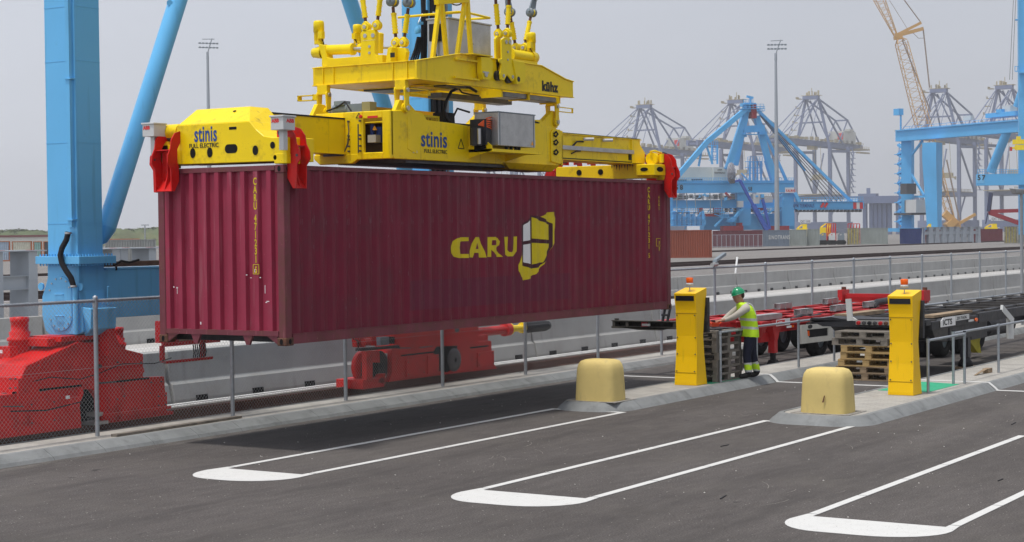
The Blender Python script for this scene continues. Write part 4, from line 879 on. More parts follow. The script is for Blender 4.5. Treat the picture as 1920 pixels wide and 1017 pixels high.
# A-shaped lattice stand
mb=MB()
def bar(a,b,X=None,Y=.9,w=.066):
    A=gy(a[0],a[1],Y); B=gy(b[0],b[1],Y); mb.beam(A,B,w,w,up=(0,1,0))
x0,x1=5.25,6.28
for Y in (.78,):
    bar((824,2),(811,110),Y=Y); bar((828,4),(837,106),Y=Y); bar((872,0),(857,104),Y=Y); bar((876,0),(883,106),Y=Y)
    bar((818,4),(876,0),Y=Y,w=.09)
A=gy(824,2,.78)
a,b=gy(836,25,.85),gy(862,23,.85); mb.cyl(a,b,.025,n=8); a,b=gy(876,24,.85),gy(918,34,.9); mb.cyl(a,b,.022,n=8); mb.cyl(b,b+Vector((-.15,.9,0)),.022,n=8); mb.cyl(gy(836,25,.85),gy(836,25,.85)+Vector((0,1.0,0)),.022,n=8); a=gy(842,32,1.2)
mb.build('lattice_stand',YEL2,HB)
mb=MB(); mb.box(5.95,1.15,6.1,7.32,1.6,6.88); mb.box(5.93,1.13,6.88,7.34,1.62,6.91); cb=mb.build('control_cabinet',STNL,HB,bev=.006)
mb=MB(); mb.box(6.655,1.144,6.15,6.663,1.15,6.86); mb.cyl((6.62,1.13,6.5),(6.62,1.15,6.5),.012,n=6); mb.cyl((6.7,1.13,6.5),(6.7,1.15,6.5),.012,n=6); mb.build('door_gap',DST,cb)
mb=MB(); mb.box(6.45,1.143,6.74,6.60,1.149,6.81); mb.build('name_plate',WHT,cb)
mb=MB(); mb.box(5.86,1.3,6.5,5.95,1.5,6.8); mb.tube([(5.9,1.4,6.5),(5.9,1.4,6.3),(5.88,1.35,6.12)],.02,6); mb.build('junction_box',BLK,cb)
mb=MB(); mb.tube([gy(*p,.45) for p in ((893,172),(880,164),(862,164),(846,172),(837,190),(833,207),(836,221),(846,231))],.026,8); mb.tube([gy(*p,.45) for p in ((860,166),(866,174),(884,178),(898,180))],.014,6); mb.build('loop_cable',BLK,HB)
pts=[gy(852+10*math.cos(a)+4,4+6*math.sin(a),.9) for a in [i*PI/6 for i in range(0,13)]]; mb=MB(); mb.tube(pts,.012,6); mb.build('cable_loop',BLK,HB)
# ================================================================ SUSPENDED CABLE BUNDLE
CB=thing('cable_bundle','black hanging control cables gathered by a blue clamp behind the headblock','cables',(5.2,1.9,5.9))
def g(x,y,Y=1.9): return gy(x,y,Y)
mb=MB()
for a in (((793,-6),(794,22),(793,112)),((799,20),(797,60),(796,113))): mb.tube([g(*p) for p in a],.045,8)
for k in range(4):
    mb.tube([g(783+k*2.2,70),g(778+k*3.4,92),g(770+k*4.2,114)],.018,6); mb.tube([g(805+k*2.2,60),g(811+k*2.8,84),g(814+k*3.4,108)],.018,6)
mb.build('cable',BLK,CB)
mb=MB(); mb.tube([g(795,-6),g(795,14),g(795,20)],.035,8); mb.build('rope',mat('rope_brown',(.28,.2,.12),.8),CB)
mb=MB(); mb.beam(g(784,44),g(803,44),.05,.05); mb.lathe(g(783,50),(0,0,-1),[(0,.03),(.06,.06),(.12,.05)],10); mb.lathe(g(805,50),(0,0,-1),[(0,.03),(.06,.06),(.12,.05)],10); mb.cyl(g(804,38),g(804,50),.03,n=8); mb.build('clamp',CBLU,CB)
mb=MB(); mb.tube([g(795,20),g(788,34),g(784,44)],.012,5); mb.tube([g(796,20),g(802,34),g(804,42)],.012,5); mb.build('shackle_wire',STNL,CB)
# ================================================================ THE GANTRY CRANE BEHIND THE FENCE
GC=thing('gantry_crane','light blue rail gantry crane leg with red bogies behind the chain link fence','gantry crane',(.5,4.6,.2))
def column(xa,xb,ya,yb,z0,z1,name='column'):
    mb=MB(); mb.box(xa,ya,z0,xb,yb,z1); mb.box(xa-.012,ya-.0,z0,xa,ya+.17,z1-.01); return mb.build(name,CBLU,GC,bev=.01)
c1=column(.19,.72,4.30,4.97,2.84,12)
mb=MB(); mb.box(.10,4.34,3.3,.18,4.42,12); mb.box(.15,4.43,3.3,.18,4.47,12); mb.build('cable_duct',CBLU,c1)
mb=MB()
for z in (5.6,3.4,8): mb.box(.08,4.30,z,.178,4.45,z+.02)
mb.build('duct_clip',CBLU,c1)
mb=MB(); mb.box(.06,4.15,2.72,.86,5.12,2.84); fl=mb.build('flange',CBLU,GC,bev=.005)
mb=MB()
for i in range(14): y=4.2+i*.065; mb.cyl((.10,y,2.69),(.10,y,2.875),.014,n=6)
for i in range(12): x=.12+i*.062; mb.cyl((x,4.19,2.69),(x,4.19,2.875),.014,n=6)
mb.build('bolt',CBLU,fl)
mb=MB(); mb.prism([(4.30,2.72),(4.30,2.3),(4.24,1.97),(4.24,1.66),(4.32,1.62),(4.95,1.58),(5.06,1.66),(5.13,1.9),(5.12,2.2),(5.03,2.4),(4.99,2.5),(4.99,2.72)],'x',.19,.74); mb.box(.74,4.32,1.84,12.2,4.8,2.62); mb.hull([(.2,4.05,2.02),(.75,4.05,2.02),(.2,4.3,2.05),(.75,4.3,2.05),(.2,4.07,1.7),(.75,4.07,1.7),(.3,4.3,1.58),(.75,4.3,1.58)]); mb.prism([(.6,2.06),(.75,2.06),(.65,2.36),(.61,2.36)],'y',4.1,4.12)
mb.build('sill_beam',CBLU,GC,bev=.008)
mb=MB(); n=22; mb.prism([(4.70+.26*math.cos(2*PI*i/n)*1.0,(2.27 if math.sin(2*PI*i/n)>0 else 1.92)+.26*math.sin(2*PI*i/n)) for i in range(n)],'x',.172,.19); hp=mb.build('access_cover',CBLU,GC,bev=.004)
mb=MB()
for i in range(12): a=2*PI*i/12+.15; mb.disc((.171,4.70+.225*math.cos(a),(2.27 if math.sin(a)>0 else 1.92)+.225*math.sin(a)),(-1,0,0),.014,t=.012,n=6)
mb.build('bolt',STNL,hp)
mb=MB()
for z in (2.24,1.90): mb.tube([(.17,4.80,z),(.14,4.78,z),(.14,4.64,z),(.17,4.62,z)],.01,5)
mb.build('handle',CBLU,hp)
mb=MB(); 
for yy in (5.13,4.26): mb.disc((.2,yy,2.36),(-1,0,0),.06,t=.03)
mb.build('lifting_eye',CBLU,GC)
mb=MB(); mb.tube([(.10,4.42,3.22),(.07,4.43,3.1),(.04,4.50,2.97),(.02,4.52,2.86),(.02,4.49,2.74),(.04,4.42,2.62),(.07,4.34,2.5),(.10,4.32,2.36)],.045,10); ho=mb.build('hose',BLK,GC)
mb=MB(); mb.cyl((.10,4.42,3.19),(.10,4.42,3.22),.056,n=12); mb.cyl((.10,4.32,2.36),(.10,4.32,2.39),.056,n=12); mb.build('hose_clamp',STNL,ho)
mb=MB(); mb.cyl((.13,4.32,2.36),(.13,4.32,1.62),.045,n=10); mb.build('cable_duct',CBLU,GC)
mb=MB(); mb.box(.9,4.34,2.66,12,4.6,2.74); mb.build('cable_tray',mat('tray_brown',(.14,.10,.08),.7,var=.3,scale=10),GC)
mb=MB(); mb.box(.8,4.31,2.615,12,4.81,2.64); mb.build('sill_edge',CBLU,GC)
c2=column(9.95,10.85,4.35,5.0,2.6,14)
mb=MB()
for x in (10.02,10.2,10.36): mb.box(x,4.28,2.7,x+.085,4.345,14)
mb.build('cable_chain',BLK,c2)
mb=MB(); z=3.
while z<9: mb.box(10.0,4.24,z,10.5,4.26,z+.03); z+=.42
mb.build('chain_clip',STNL,c2)
mb=MB(); mb.cyl((10.5,4.26,2.7),(10.5,4.26,14),.03,n=8); mb.build('conduit',GREY,c2)
for c_,(xa,xb,ya,yb) in ((c1,(.19,.72,4.30,4.97)),(c2,(9.95,10.85,4.35,5.0))):
    for z in (3.35,4.62,5.9,6.75):
        mb=MB(); mb.box(xa-.004,ya+.18,z,xa+.002,yb,z+.012); mb.box(xa,ya-.004,z,xb,ya+.002,z+.012); mb.build('weld_seam',CBLU,c_)
for x in (2.2,3.9,5.6):
    mb=MB(); mb.box(x,4.314,1.86,x+.012,4.322,2.60); mb.build('weld_seam',CBLU,GC)
mb=MB(); mb.box(1.0,4.30,2.60,1.03,4.32,2.66); mb.tube([(.95,4.3,2.68),(1.1,4.28,2.75),(1.3,4.3,2.72),(1.5,4.28,2.76)],.02,6); mb.build('loose_cable',BLK,GC)
# diagonal tubes
def g5(x,y): return gy(x,y,4.65)
A=g5(190,458); B=g5(334,0); B=A+(B-A)*3.2; mb=MB(); d=(B-A).normalized(); mb.cyl(A+d*.28,B,.155,n=24); mb.lathe(A,d,[(0,.02),(.05,.08),(.28,.155)],24); t=mb.build('diagonal_tube',CBLU,GC)
mb=MB(); mb.cyl(A+d*.62,A+d*.635,.158,n=24); mb.build('weld_ring',CBLU,t)
mb=MB(); q=g5(318,6); mb.disc(q,(-1,-1,0),.05,t=.03); mb.build('lifting_eye',CBLU,t)
A=g5(779,380); B=g5(655,0); B=A+(B-A)*3; mb=MB(); mb.cyl(A,B,.155,n=24); mb.build('diagonal_tube',CBLU,GC)
# near bogie
def P4(pts,Y=4.28,ox=0,oy=560,sc=3.178): return [(lambda v:(v.x,v.z))(gy(ox+x/sc,oy+y/sc,Y)) for x,y in pts]
def bogie(cx):
    """two wheel trucks under an equaliser; built at x=0"""
mb=MB()
mb.prism(P4([(160,395),(470,255),(520,262),(590,262),(860,330),(860,470),(985,465),(1000,670),(1042,672),(1042,690),(620,748),(605,700),(600,600),(560,540),(240,552),(150,640)]),'y',4.30,4.44)
mb.prism(P4([(160,395),(470,255),(850,335),(860,420),(560,470),(160,560)]),'y',4.98,5.06)
mb.hull([(x,y,z) for (x,z) in P4([(155,400),(468,254)]) for y in (4.27,5.08)]+[(x,y,z) for (x,z) in P4([(155,430),(468,290)]) for y in (4.27,5.08)])
mb.hull([(-1.05,4.27,1.02),(-1.05,5.08,1.02),(-1.05,4.27,.62),(-1.05,5.08,.62)]+[(P4([(155,400)])[0][0],y,z) for y in (4.27,5.08) for z in (P4([(155,400)])[0][1],.62)])
mb.prism([(P4([(520,262)])[0][0],P4([(520,262)])[0][1]),(.95,1.72),(1.08,1.62),(1.5,.9),(1.3,.85)],'y',4.44,4.98)
mb.box(-.35,4.44,1.45,.75,4.98,1.58)
mb.build('equaliser_beam',RED,GC,bev=.01)
mb=MB();  mb.box(.60,4.10,1.25,.76,4.29,1.93); mb.box(-.2,4.30,1.52,.8,5.0,1.60); mb.build('column_foot',RED,GC)
def wheel(cx,cy,r=.30,w=.12):
    mb=MB(); mb.lathe((cx,cy-w/2,.2+r),(0,1,0),[(0,.05),(0,r*.82),(.015,r*.86),(.015,r),(w-.015,r),(w-.015,r*.86),(w,r*.82),(w,.05)],24); wv=mb.build('bogie_wheel',DST,GC)
    mb=MB(); mb.cyl((cx,cy-w/2-.05,.2+r),(cx,cy+w/2+.05,.2+r),.07,n=12); mb.build('axle_hub',BSTL,wv)
def truck(x0,x1,label=''):
    mb=MB()
    for yy in (4.30,4.90): mb.prism([(x0,.15),(x0+.03,.62),(x0+.12,.80),(x1-.12,.80),(x1-.03,.62),(x1,.15)],'y',yy,yy+.05)
    mb.box(x0+.02,4.35,.68,x1-.02,4.90,.78); mb.box(x0,4.35,.15,x0+.06,4.9,.6); return mb.build('wheel_truck',RED,GC,bev=.008)
truck(-2.2,.20); wheel(.62,4.60,.36); wheel(-1.0,4.62)
mb=MB(); mb.hull([(-1.13,4.24,.66),(-.72,4.24,.70),(-1.13,4.24,1.02),(-.72,4.24,1.03),(-1.13,4.28,.66),(-.72,4.28,.7),(-1.13,4.28,1.02),(-.72,4.28,1.03)]); mb.build('cover_plate',RED,GC)
mb=MB(); mb.prism(P4([(392,590),(462,585),(470,530),(480,560),(440,680),(398,680)]),'y',4.2,4.5); mb.build('brake_housing',RED,GC,bev=.01)
mb=MB()
for k in range(7): mb.cyl((.46,4.42,.93+k*.022),(.46,4.42,.945+k*.022),.045,n=10)
mb.build('brake_spring',BLK,GC)
mb=MB(); mb.box(.45,4.25,.30,.62,4.6,.36); mb.box(.40,4.22,.17,.7,4.5,.22); mb.build('guard_plate',STNL,GC)
mb=MB(); mb.disc(P4([(592,405)])[0:1][0][0:1]+(4.296,)+P4([(592,405)])[0][1:2],(0,-1,0),.07,.035,t=.006); mb.prism(P4([(240,545),(390,525),(390,532),(240,556)]),'y',4.296,4.3); mb.prism(P4([(585,500),(778,485),(778,494),(585,512)]),'y',4.296,4.3); mb.build('oily_patch',DST,GC)
mb=MB(); mb.hull([(x,y,z) for x,z in P4([(480,560),(520,510),(620,510),(630,640),(560,740),(475,740)]) for y in (4.45,4.9)]); mb.build('wheel_bay',HOL,GC)
for nm,pts in (('recess_line',[(20,640),(140,640),(140,647),(20,647)]),('recess_line',[(180,640),(280,640),(280,650),(180,650)])):
    mb=MB(); mb.prism(P4(pts,4.29),'y',4.285,4.299); mb.build(nm,DST,GC)
for px,py in ((60,480),(90,478),(60,535),(90,533),(230,400),(700,380),(840,380),(900,500),(960,495),(960,640),(700,600),(850,600)):
    mb=MB(); q_=P4([(px,py)],4.29)[0]; mb.cyl((q_[0],4.27,q_[1]),(q_[0],4.30,q_[1]),.014,n=6); mb.build('bolt',DST,GC)
mb=MB(); q_=P4([(385,600)],4.2)[0]; mb.box(q_[0]+.02,4.19,q_[1],q_[0]+.1,4.198,q_[1]+.05); mb.build('label',WHT,GC)
mb=MB(); mb.prism(P4([(700,420),(852,415),(856,440),(700,445)],4.26),'y',4.24,4.30); mb.prism(P4([(610,690),(1010,640),(1010,655),(610,708)],4.26),'y',4.22,4.30); mb.build('stiffener_rib',RED,GC)
mb=MB(); mb.tube([gy(230/3.178,560+370/3.178,4.22),gy(243/3.178,560+395/3.178,4.2),gy(232/3.178,560+415/3.178,4.22)],.012,6); mb.build('lifting_eye',RED,GC)
mb=MB(); mb.tube([(-.9,4.25,.95),(-.5,4.23,1.0),(.1,4.22,.92),(.5,4.22,.98),(1.0,4.2,1.1),(1.8,4.25,1.05),(2.35,4.4,1.1)],.009,5); mb.tube([(-1.3,4.22,.55),(-.6,4.22,.5),(.2,4.2,.58)],.012,5); mb.build('hose',BLK,GC)
# electric motor on the bogie
def bmotor(x,y,z,s=1.):
    mb=MB(); mb.lathe((x,y,z),(0,0,1),[(0,.10*s),(.08*s,.12*s),(.10*s,.17*s),(.13*s,.17*s),(.14*s,.14*s),(.42*s,.15*s),(.43*s,.19*s),(.47*s,.19*s),(.49*s,.15*s),(.56*s,.16*s),(.58*s,.13*s),(.70*s,.13*s),(.71*s,.14*s),(.78*s,.14*s),(.79*s,.0)],20)
    for k in range(16): a=k*PI/8; mb.beam((x+.155*s*math.cos(a),y+.155*s*math.sin(a),z+.15*s),(x+.155*s*math.cos(a),y+.155*s*math.sin(a),z+.41*s),.015*s,.02*s)
    m=mb.build('drive_motor',RED,GC)
    mb=MB(); mb.box(x-.30*s,y-.12*s,z+.10*s,x-.14*s,y+.14*s,z+.36*s); mb.build('terminal_box',RED,m)
    mb=MB(); mb.box(x-.303*s,y+.04*s,z+.26*s,x-.30*s,y+.10*s,z+.31*s); mb.box(x-.303*s,y-.04*s,z+.14*s,x-.30*s,y+.08*s,z+.165*s); mb.build('label',WHT,m)
    mb=MB()
    for dy in (-1,1): mb.tube([(x,y+dy*.19*s,z+.45*s),(x,y+dy*.24*s,z+.47*s),(x,y+dy*.24*s,z+.42*s),(x,y+dy*.19*s,z+.43*s)],.01,5)
    mb.build('lifting_eye',RED,m)
v=gx(38,680,-.35); bmotor(-.35,v.y,1.08,1.05)
v=gy(475/3.178*0+230,660,5.1); bmotor(2.0,5.3,.95,.85); bmotor(1.5,5.3,.95,.7)
# cable guide bracket reaching to the right
mb=MB(); mb.box(2.35,4.55,1.28,3.75,4.62,1.35); mb.box(3.3,4.55,1.0,3.36,4.62,1.35); mb.box(2.3,4.55,1.02,2.36,4.62,1.3); mb.box(2.35,4.5,1.0,3.5,4.53,1.05); mb.build('cable_guide',DRED,GC)
mb=MB(); mb.box(2.36,4.52,.99,3.5,4.60,1.04)
mb.build('guide_rail',STNL,GC)
mb=MB()
for k in range(7): mb.tube([(3.0+k*.05,4.5,1.28),(2.98+k*.05,4.46,1.15),(3.0+k*.05,4.5,1.05)],.012,5)
mb.build('guide_cable',BLK,GC)
mb=MB(); mb.box(2.75,4.6,1.33,3.2,4.9,1.72); mb.build('cable_box',mat('box_brown',(.32,.27,.16),.6,var=.2),GC)
mb=MB(); mb.box(2.5,4.6,1.33,2.75,4.9,1.70); mb.build('cable_box',DRED,GC)
for x0,x1,z in ((-1.2,.2,.80),(.95,1.7,.80)):
    mb=MB(); mb.box(x0,4.284,z,x1,4.299,z+.03); mb.build('recess_line',HOL,GC)
for x0,x1,z0,z1 in ((-.9,-.35,.28,.66),(1.05,1.75,.26,.62),(1.84,2.1,.3,.55)):
    mb=MB(); mb.box(x0,4.27,z0,x1,4.299,z1); cp_=mb.build('cover_plate',RED,GC,bev=.006)
    for bx_ in (x0+.05,x1-.05):
        for bz_ in (z0+.05,z1-.05): mb=MB(); mb.cyl((bx_,4.255,bz_),(bx_,4.27,bz_),.014,n=6); mb.build('bolt',DST,cp_)
for x in (.98,1.8):
    mb=MB(); mb.box(x,4.24,.2,x+.02,4.299,.72); mb.build('stiffener_rib',RED,GC)
for x0,x1,z0,z1 in ((8.95,9.6,.28,.62),(9.7,10.1,.28,.66),(11.55,12.2,.28,.6)):
    mb=MB(); mb.box(x0,4.27,z0,x1,4.299,z1); cp_=mb.build('cover_plate',RED,GC,bev=.006)
    for bx_ in (x0+.05,x1-.05):
        for bz_ in (z0+.05,z1-.05): mb=MB(); mb.cyl((bx_,4.255,bz_),(bx_,4.27,bz_),.014,n=6); mb.build('bolt',DST,cp_)
for x0,x1,z in ((8.8,10.3,.70),(11.3,12.0,.70)):
    mb=MB(); mb.box(x0,4.284,z,x1,4.299,z+.03); mb.build('recess_line',HOL,GC)
mb=MB(); mb.box(10.2,4.284,.2,10.24,4.299,.70); mb.build('recess_line',HOL,GC)
# far bogie
def Q4(pts,Y=4.32): return [(lambda v:(v.x,v.z))(gy(640+x/6,600+y/6,Y)) for x,y in pts]
mb=MB(); mb.prism(Q4([(590,150),(1535,40),(1540,240),(1680,235),(1690,470),(1750,550),(1200,610),(520,700),(560,600),(560,330),(620,300)]),'y',4.3,4.42); mb.box(8.8,4.42,.75,12.2,4.95,.95); mb.prism(Q4([(590,150),(1535,40),(1540,240),(620,300)]),'y',4.9,5.02)
mb.build('equaliser_beam',RED,GC,bev=.01)
mb=MB(); mb.hull([(x,y,z) for x,z in Q4([(1030,350),(1060,300),(1290,290),(1290,520),(1180,590),(1030,560)]) for y in (4.29,4.299)]); mb.build('wheel_bay',HOL,GC)
v=Q4([(1250,450)])[0]; mb=MB(); mb.lathe((v[0],4.24,v[1]),(0,1,0),[(0,.05),(0,.16),(.02,.24),(.05,.24)],20); mb.build('bogie_wheel',DST,GC)
v=Q4([(475,520)])[0]; mb=MB(); mb.lathe((v[0],4.4,v[1]),(0,1,0),[(0,.05),(0,.2),(.02,.3),(.12,.3),(.14,.05)],22); mb.build('bogie_wheel',BSTL,GC)
mb=MB(); mb.prism(Q4([(228,350),(298,345),(298,690),(228,700)]),'y',4.2,4.32); mb.box(7.4,4.2,.16,8.1,4.85,.34); mb.build('rail_guard',RED,GC,bev=.008)
mb=MB(); v=Q4([(215,520)],4.6)[0]; mb.lathe((v[0],4.6,v[1]),(0,-1,0),[(0,0),(0,.3),(.1,.28),(.12,0)],18); mb.prism(Q4([(310,350),(420,345),(425,480),(315,480)]),'y',4.3,4.5); mb.prism(Q4([(410,610),(440,600),(440,720),(350,700)]),'y',4.2,4.4); mb.build('brake_housing',RED,GC)
mb=MB(); mb.prism(Q4([(300,480),(430,480),(430,640),(300,640)]),'y',4.35,4.6); mb.build('wheel_bay',HOL,GC)
mb=MB(); mb.prism(Q4([(150,320),(600,285),(605,315),(150,350)]),'y',4.2,4.3); mb.tube([gy(640+x/6,600+y/6,4.25) for x,y in ((135,215),(190,240),(190,320))],.012,5); mb.prism(Q4([(530,190),(590,190),(590,270),(530,270)]),'y',4.3,4.4); mb.build('cable_bracket',BLK,GC)
mb=MB(); mb.prism(Q4([(430,195),(525,190),(530,280),(435,290)]),'y',4.3,4.4); mb.build('grey_box',GREY,GC)
mb=MB(); v=Q4([(275,250)])[0]; mb.cyl((v[0]-.1,4.3,v[1]),(v[0]+.08,4.3,v[1]),.07,n=12); mb.prism(Q4([(200,200),(330,190),(310,310),(210,310)]),'y',4.4,4.5); mb.build('drive_motor',RED,GC)
mb=MB(); mb.disc((Q4([(1290,115)])[0][0],4.296,Q4([(1290,115)])[0][1]),(0,-1,0),.09,.05,t=.004); mb.prism(Q4([(870,305),(1020,290),(1020,300),(870,322)]),'y',4.296,4.3); mb.prism(Q4([(620,310),(770,310),(770,322),(620,325)]),'y',4.296,4.3); mb.build('oily_patch',DST,GC)
# buffer
mb=MB(); mb.cyl((12.0,4.65,.99),(13.35,4.65,.99),.10,n=16); mb.cyl((13.2,4.65,.99),(13.38,4.65,.99),.15,n=16); bf=mb.build('buffer',RED,GC)
mb=MB(); mb.cyl((13.38,4.65,.99),(14.0,4.65,.99),.075,n=14); mb.cyl((13.38,4.65,.99),(13.44,4.65,.99),.14,n=14); mb.cyl((13.94,4.65,.99),(14.0,4.65,.99),.12,n=14); mb.build('plunger',YEL,bf)
mb=MB(); mb.lathe((14.0,4.65,.99),(1,0,0),[(0,0),(0,.13)]+[(.04+.0*k+k*.1+d,.13-e) for k in range(10) for d,e in ((0,0),(.05,.012))]+[(1.1,.10),(1.12,0)],18); mb.build('rubber_bellows',BLK,bf)
# ================================================================ PALLETS
def pallet_proto(m,name='wooden_pallet'):
    root=thing(name,'x','pallet',(0,0,0)); L,W_=1.2,.8
    mb=MB()
    for i in range(5): y=-W_/2+.0+i*(W_-.12)/4; mb.box(-L/2,y,.122,L/2,y+.12-random.uniform(0,.02),.144)
    for x in (-L/2,-.07,L/2-.14): mb.box(x,-W_/2,.10,x+.14,W_/2,.121)
    for y in (-W_/2,-.05,W_/2-.1): mb.box(-L/2,y,0,L/2,y+.1,.022)
    mb.build('deck_boards',m,root)
    mb=MB()
    for x in (-L/2,-.07,L/2-.14):
        for y in (-W_/2,-.05,W_/2-.1): mb.box(x+.003,y+.003,.023,x+.137,y+.097,.099)
    mb.build('blocks',m,root); return root
def pallet_stack(cx,cy,z0,mats,yaw,labels,group,offs=None):
    z=z0
    for i,m in enumerate(mats):
        p=pallet_proto(m); dx,dy,da=(offs[i] if offs else (random.uniform(-.02,.02),random.uniform(-.02,.02),random.uniform(-.03,.03)))
        p.location=(cx+dx,cy+dy,z); p.rotation_euler=(0,0,yaw+da); tag(p,labels[i],'pallet',group); z+=.1445
    return z
ordn=['bottom','second','third','fourth','fifth','sixth','topmost']
pallet_stack(12.28,-.83,.152,[WOODG]*7,0,[f'weathered grey pallet, {w} of the stack the worker leans over' for w in ordn],'grey pallets beside the worker')
lb=[f'{c} pallet, {w} of the stack under the black trailer nose' for c,w in (('brown','bottom'),('brown','second'),('brown','third'),('fresh yellow','fourth'),('fresh yellow','fifth'),('weathered grey','sixth'),('weathered grey','topmost'))]
pallet_stack(15.3,-3.05,.002,[WOOD,WOOD,WOODY,WOODY,WOODY,WOODG,WOODG],PI/2,lb,'pallets under the black trailer',[(0,.0,.01),(0,.02,-.02),(0,-.02,.03),(0,-.08,.0),(0,-.09,.02),(0,.10,-.01),(0,.04,.02)])
mb=MB(); mb.box(11.95,-1.1,1.163,12.35,-.72,1.185); mb.hull([(12.35,-1.1,1.165),(12.35,-.72,1.165),(12.4,-1.1,1.17),(12.4,-.72,1.17),(12.55,-1.1,1.36),(12.55,-.72,1.36)]) if False else mb.box(12.4,-1.15,1.163,12.75,-.75,1.18)
tag(mb.build('clipboard_folder',BSTL),'dark flat folder lying on the grey pallet stack','folder')
# ================================================================ TRAILERS
def wheelT(x,y,z,par,r=.5,w=.30):
    mb=MB(); mb.lathe((x,y-w/2,z),(0,1,0),[(.03,r*.55),(0,r*.62),(.01,r*.9),(.05,r*.985),(.1,r),(w-.1,r),(w-.05,r*.985),(w-.01,r*.9),(w,r*.62),(w-.03,r*.55)],30)
    for i in range(4): yy=y-w/2+.07+i*(w-.14)/3; mb.lathe((x,yy-.006,z),(0,1,0),[(0,r+.001),(0,r-.02),(.012,r-.02),(.012,r+.001)],30)
    t=mb.build('tyre',TYRE,par)
    mb=MB(); mb.lathe((x,y-w/2+.05,z),(0,1,0),[(0,.0),(0,.1),(.04,.16),(.06,r*.5),(0,r*.56),(w-.12,r*.56)],20); mb.build('rim',GREY,t)
TR=thing('container_chassis','red skeletal container trailer with grey padded guides standing in the lane behind the worker','trailer',(20,1.2,0))
ZD=1.06
mb=MB()
for y in (.72,1.68):
    mb.box(16.6,y-.09,ZD-.02,28.0,y+.09,ZD); mb.box(16.6,y-.012,.72,28.0,y+.012,ZD-.02); mb.box(16.6,y-.09,.70,28,y+.09,.72); mb.box(14.2,y-.07,ZD+.0,16.7,y+.07,ZD+.10)
mb.build('main_beam',DRED,TR)
for x in (17.2,18.4,19.6,20.9,22.2,23.6,25.0,26.4):
    mb=MB(); mb.prism([(.0,ZD-.02),(2.44,ZD-.02),(2.44,ZD-.12),(1.8,ZD-.22),(.64,ZD-.22),(.0,ZD-.12)],'x',x,x+.05); mb.box(x-.06,0,ZD-.02,x+.11,2.44,ZD+.0); mb.build('cross_member',DRED,TR)
mb=MB(); mb.box(16.7,.02,ZD-.12,28,.07,ZD-.0); mb.box(16.7,2.38,ZD-.12,28,2.43,ZD-.0); mb.build('side_rail',DRED,TR)
mb=MB(); mb.hull([(16.9,.05,ZD),(16.9,2.4,ZD),(17.3,.05,ZD),(17.3,2.4,ZD),(17.3,.35,.6),(17.3,2.1,.6),(16.95,.3,.8),(16.95,2.15,.8)]); mb.box(17.25,.3,.56,18.1,2.1,.78); mb.build('gooseneck',DRED,TR,bev=.01)
text('110',.12,(17.245,.62,.62),(0,-1,0),(0,0,1),WHT,TR,sx=.9,off=.001)
# front bolster
mb=MB(); mb.box(14.15,-.02,1.02,14.40,2.46,1.06); mb.box(14.15,-.02,1.17,14.4,2.46,1.19); mb.box(14.38,-.02,1.06,14.4,2.46,1.17)
for y in (.0,.3,.9,1.5,2.05,2.38): mb.box(14.16,y,1.06,14.39,y+.06,1.17)
for y in (.06,2.38): mb.cyl((14.25,y,1.18),(14.25,y,1.23),.05,n=10)
mb.hull([(14.15,1.3,1.0),(14.15,1.9,1.0),(14.3,1.3,.98),(14.3,1.9,.98),(14.15,1.0,1.05),(14.15,2.3,1.05),(14.3,1.0,1.05),(14.3,2.3,1.05)])
mb.build('front_bolster',mat('oily_steel',(.06,.055,.045),.6,var=.4,scale=8),TR)
mb=MB(); 
for y in (1.25,1.13): mb.beam((14.22,y,1.15),(14.30,y-.04,1.50),.03,.05)
mb.box(14.2,1.1,1.3,14.3,1.26,1.34); mb.build('corner_stop',BSTL,TR)
mb=MB(); mb.box(14.13,1.5,1.08,14.15,1.7,1.13); mb.build('bolster_plate',STNL,TR)
# grey tube guides
def tguide(px,py,Y,L=.75):
    v=gy(px,py,Y); x,z=v.x,1.075; mb=MB(); w=.09
    mb.box(x,Y-w,z,x+L,Y-w+.012,z+.15); mb.box(x,Y+w-.012,z,x+L,Y+w,z+.15); mb.box(x,Y-w,z,x+L,Y+w,z+.012); mb.box(x,Y-w,z+.138,x+L,Y+w,z+.15); mb.box(x+.1,Y-w+.012,z+.012,x+.11,Y+w-.012,z+.138)
    for k in (.45,.95): mb.box(x+L*k-.02,Y-w-.015,z-.01,x+L*k+.02,Y-w,z+.155)
    mb.build('box_tube_guide',STNL,TR)
for p in ((1495,587,.35),(1562,579,.35),(1623,574,.35),(1457,579,2.1),(1547,571,2.1)): tguide(*p)
mb=MB(); mb.box(16.95,.25,ZD+.01,18.4,.5,ZD+.13); mb.build('box_tube_guide',STNL,TR)
# landing legs
for y in (.25,2.1):
    mb=MB(); mb.box(17.75,y-.08,.30,17.93,y+.08,1.0); mb.hull([(17.6,y-.1,.95),(18.1,y-.1,.95),(17.6,y+.1,.95),(18.1,y+.1,.95),(17.75,y-.09,.6),(17.93,y-.09,.6),(17.75,y+.09,.6),(17.93,y+.09,.6)]); lg=mb.build('landing_leg',DRED,TR)
    mb=MB(); mb.box(17.79,y-.05,.1,17.89,y+.05,.32); mb.hull([(17.72,y-.12,.02),(17.98,y-.12,.02),(17.72,y+.12,.02),(17.98,y+.12,.02),(17.78,y-.08,.14),(17.92,y-.08,.14),(17.78,y+.08,.14),(17.92,y+.08,.14)]); mb.build('foot',BLK,lg)
mb=MB(); mb.box(17.50,.012,ZD-.13,18.30,.018,ZD+.02); pl=mb.build('sign_plate',WHT,TR)
mb=MB(); mb.box(17.53,.006,ZD-.11,17.98,.012,ZD+.0); mb.build('sign_field',LRED,pl)
text('iCTS',.085,(17.57,.004,ZD-.09),(1,0,0),(0,0,1),WHT,pl,off=.003,sx=1.45)
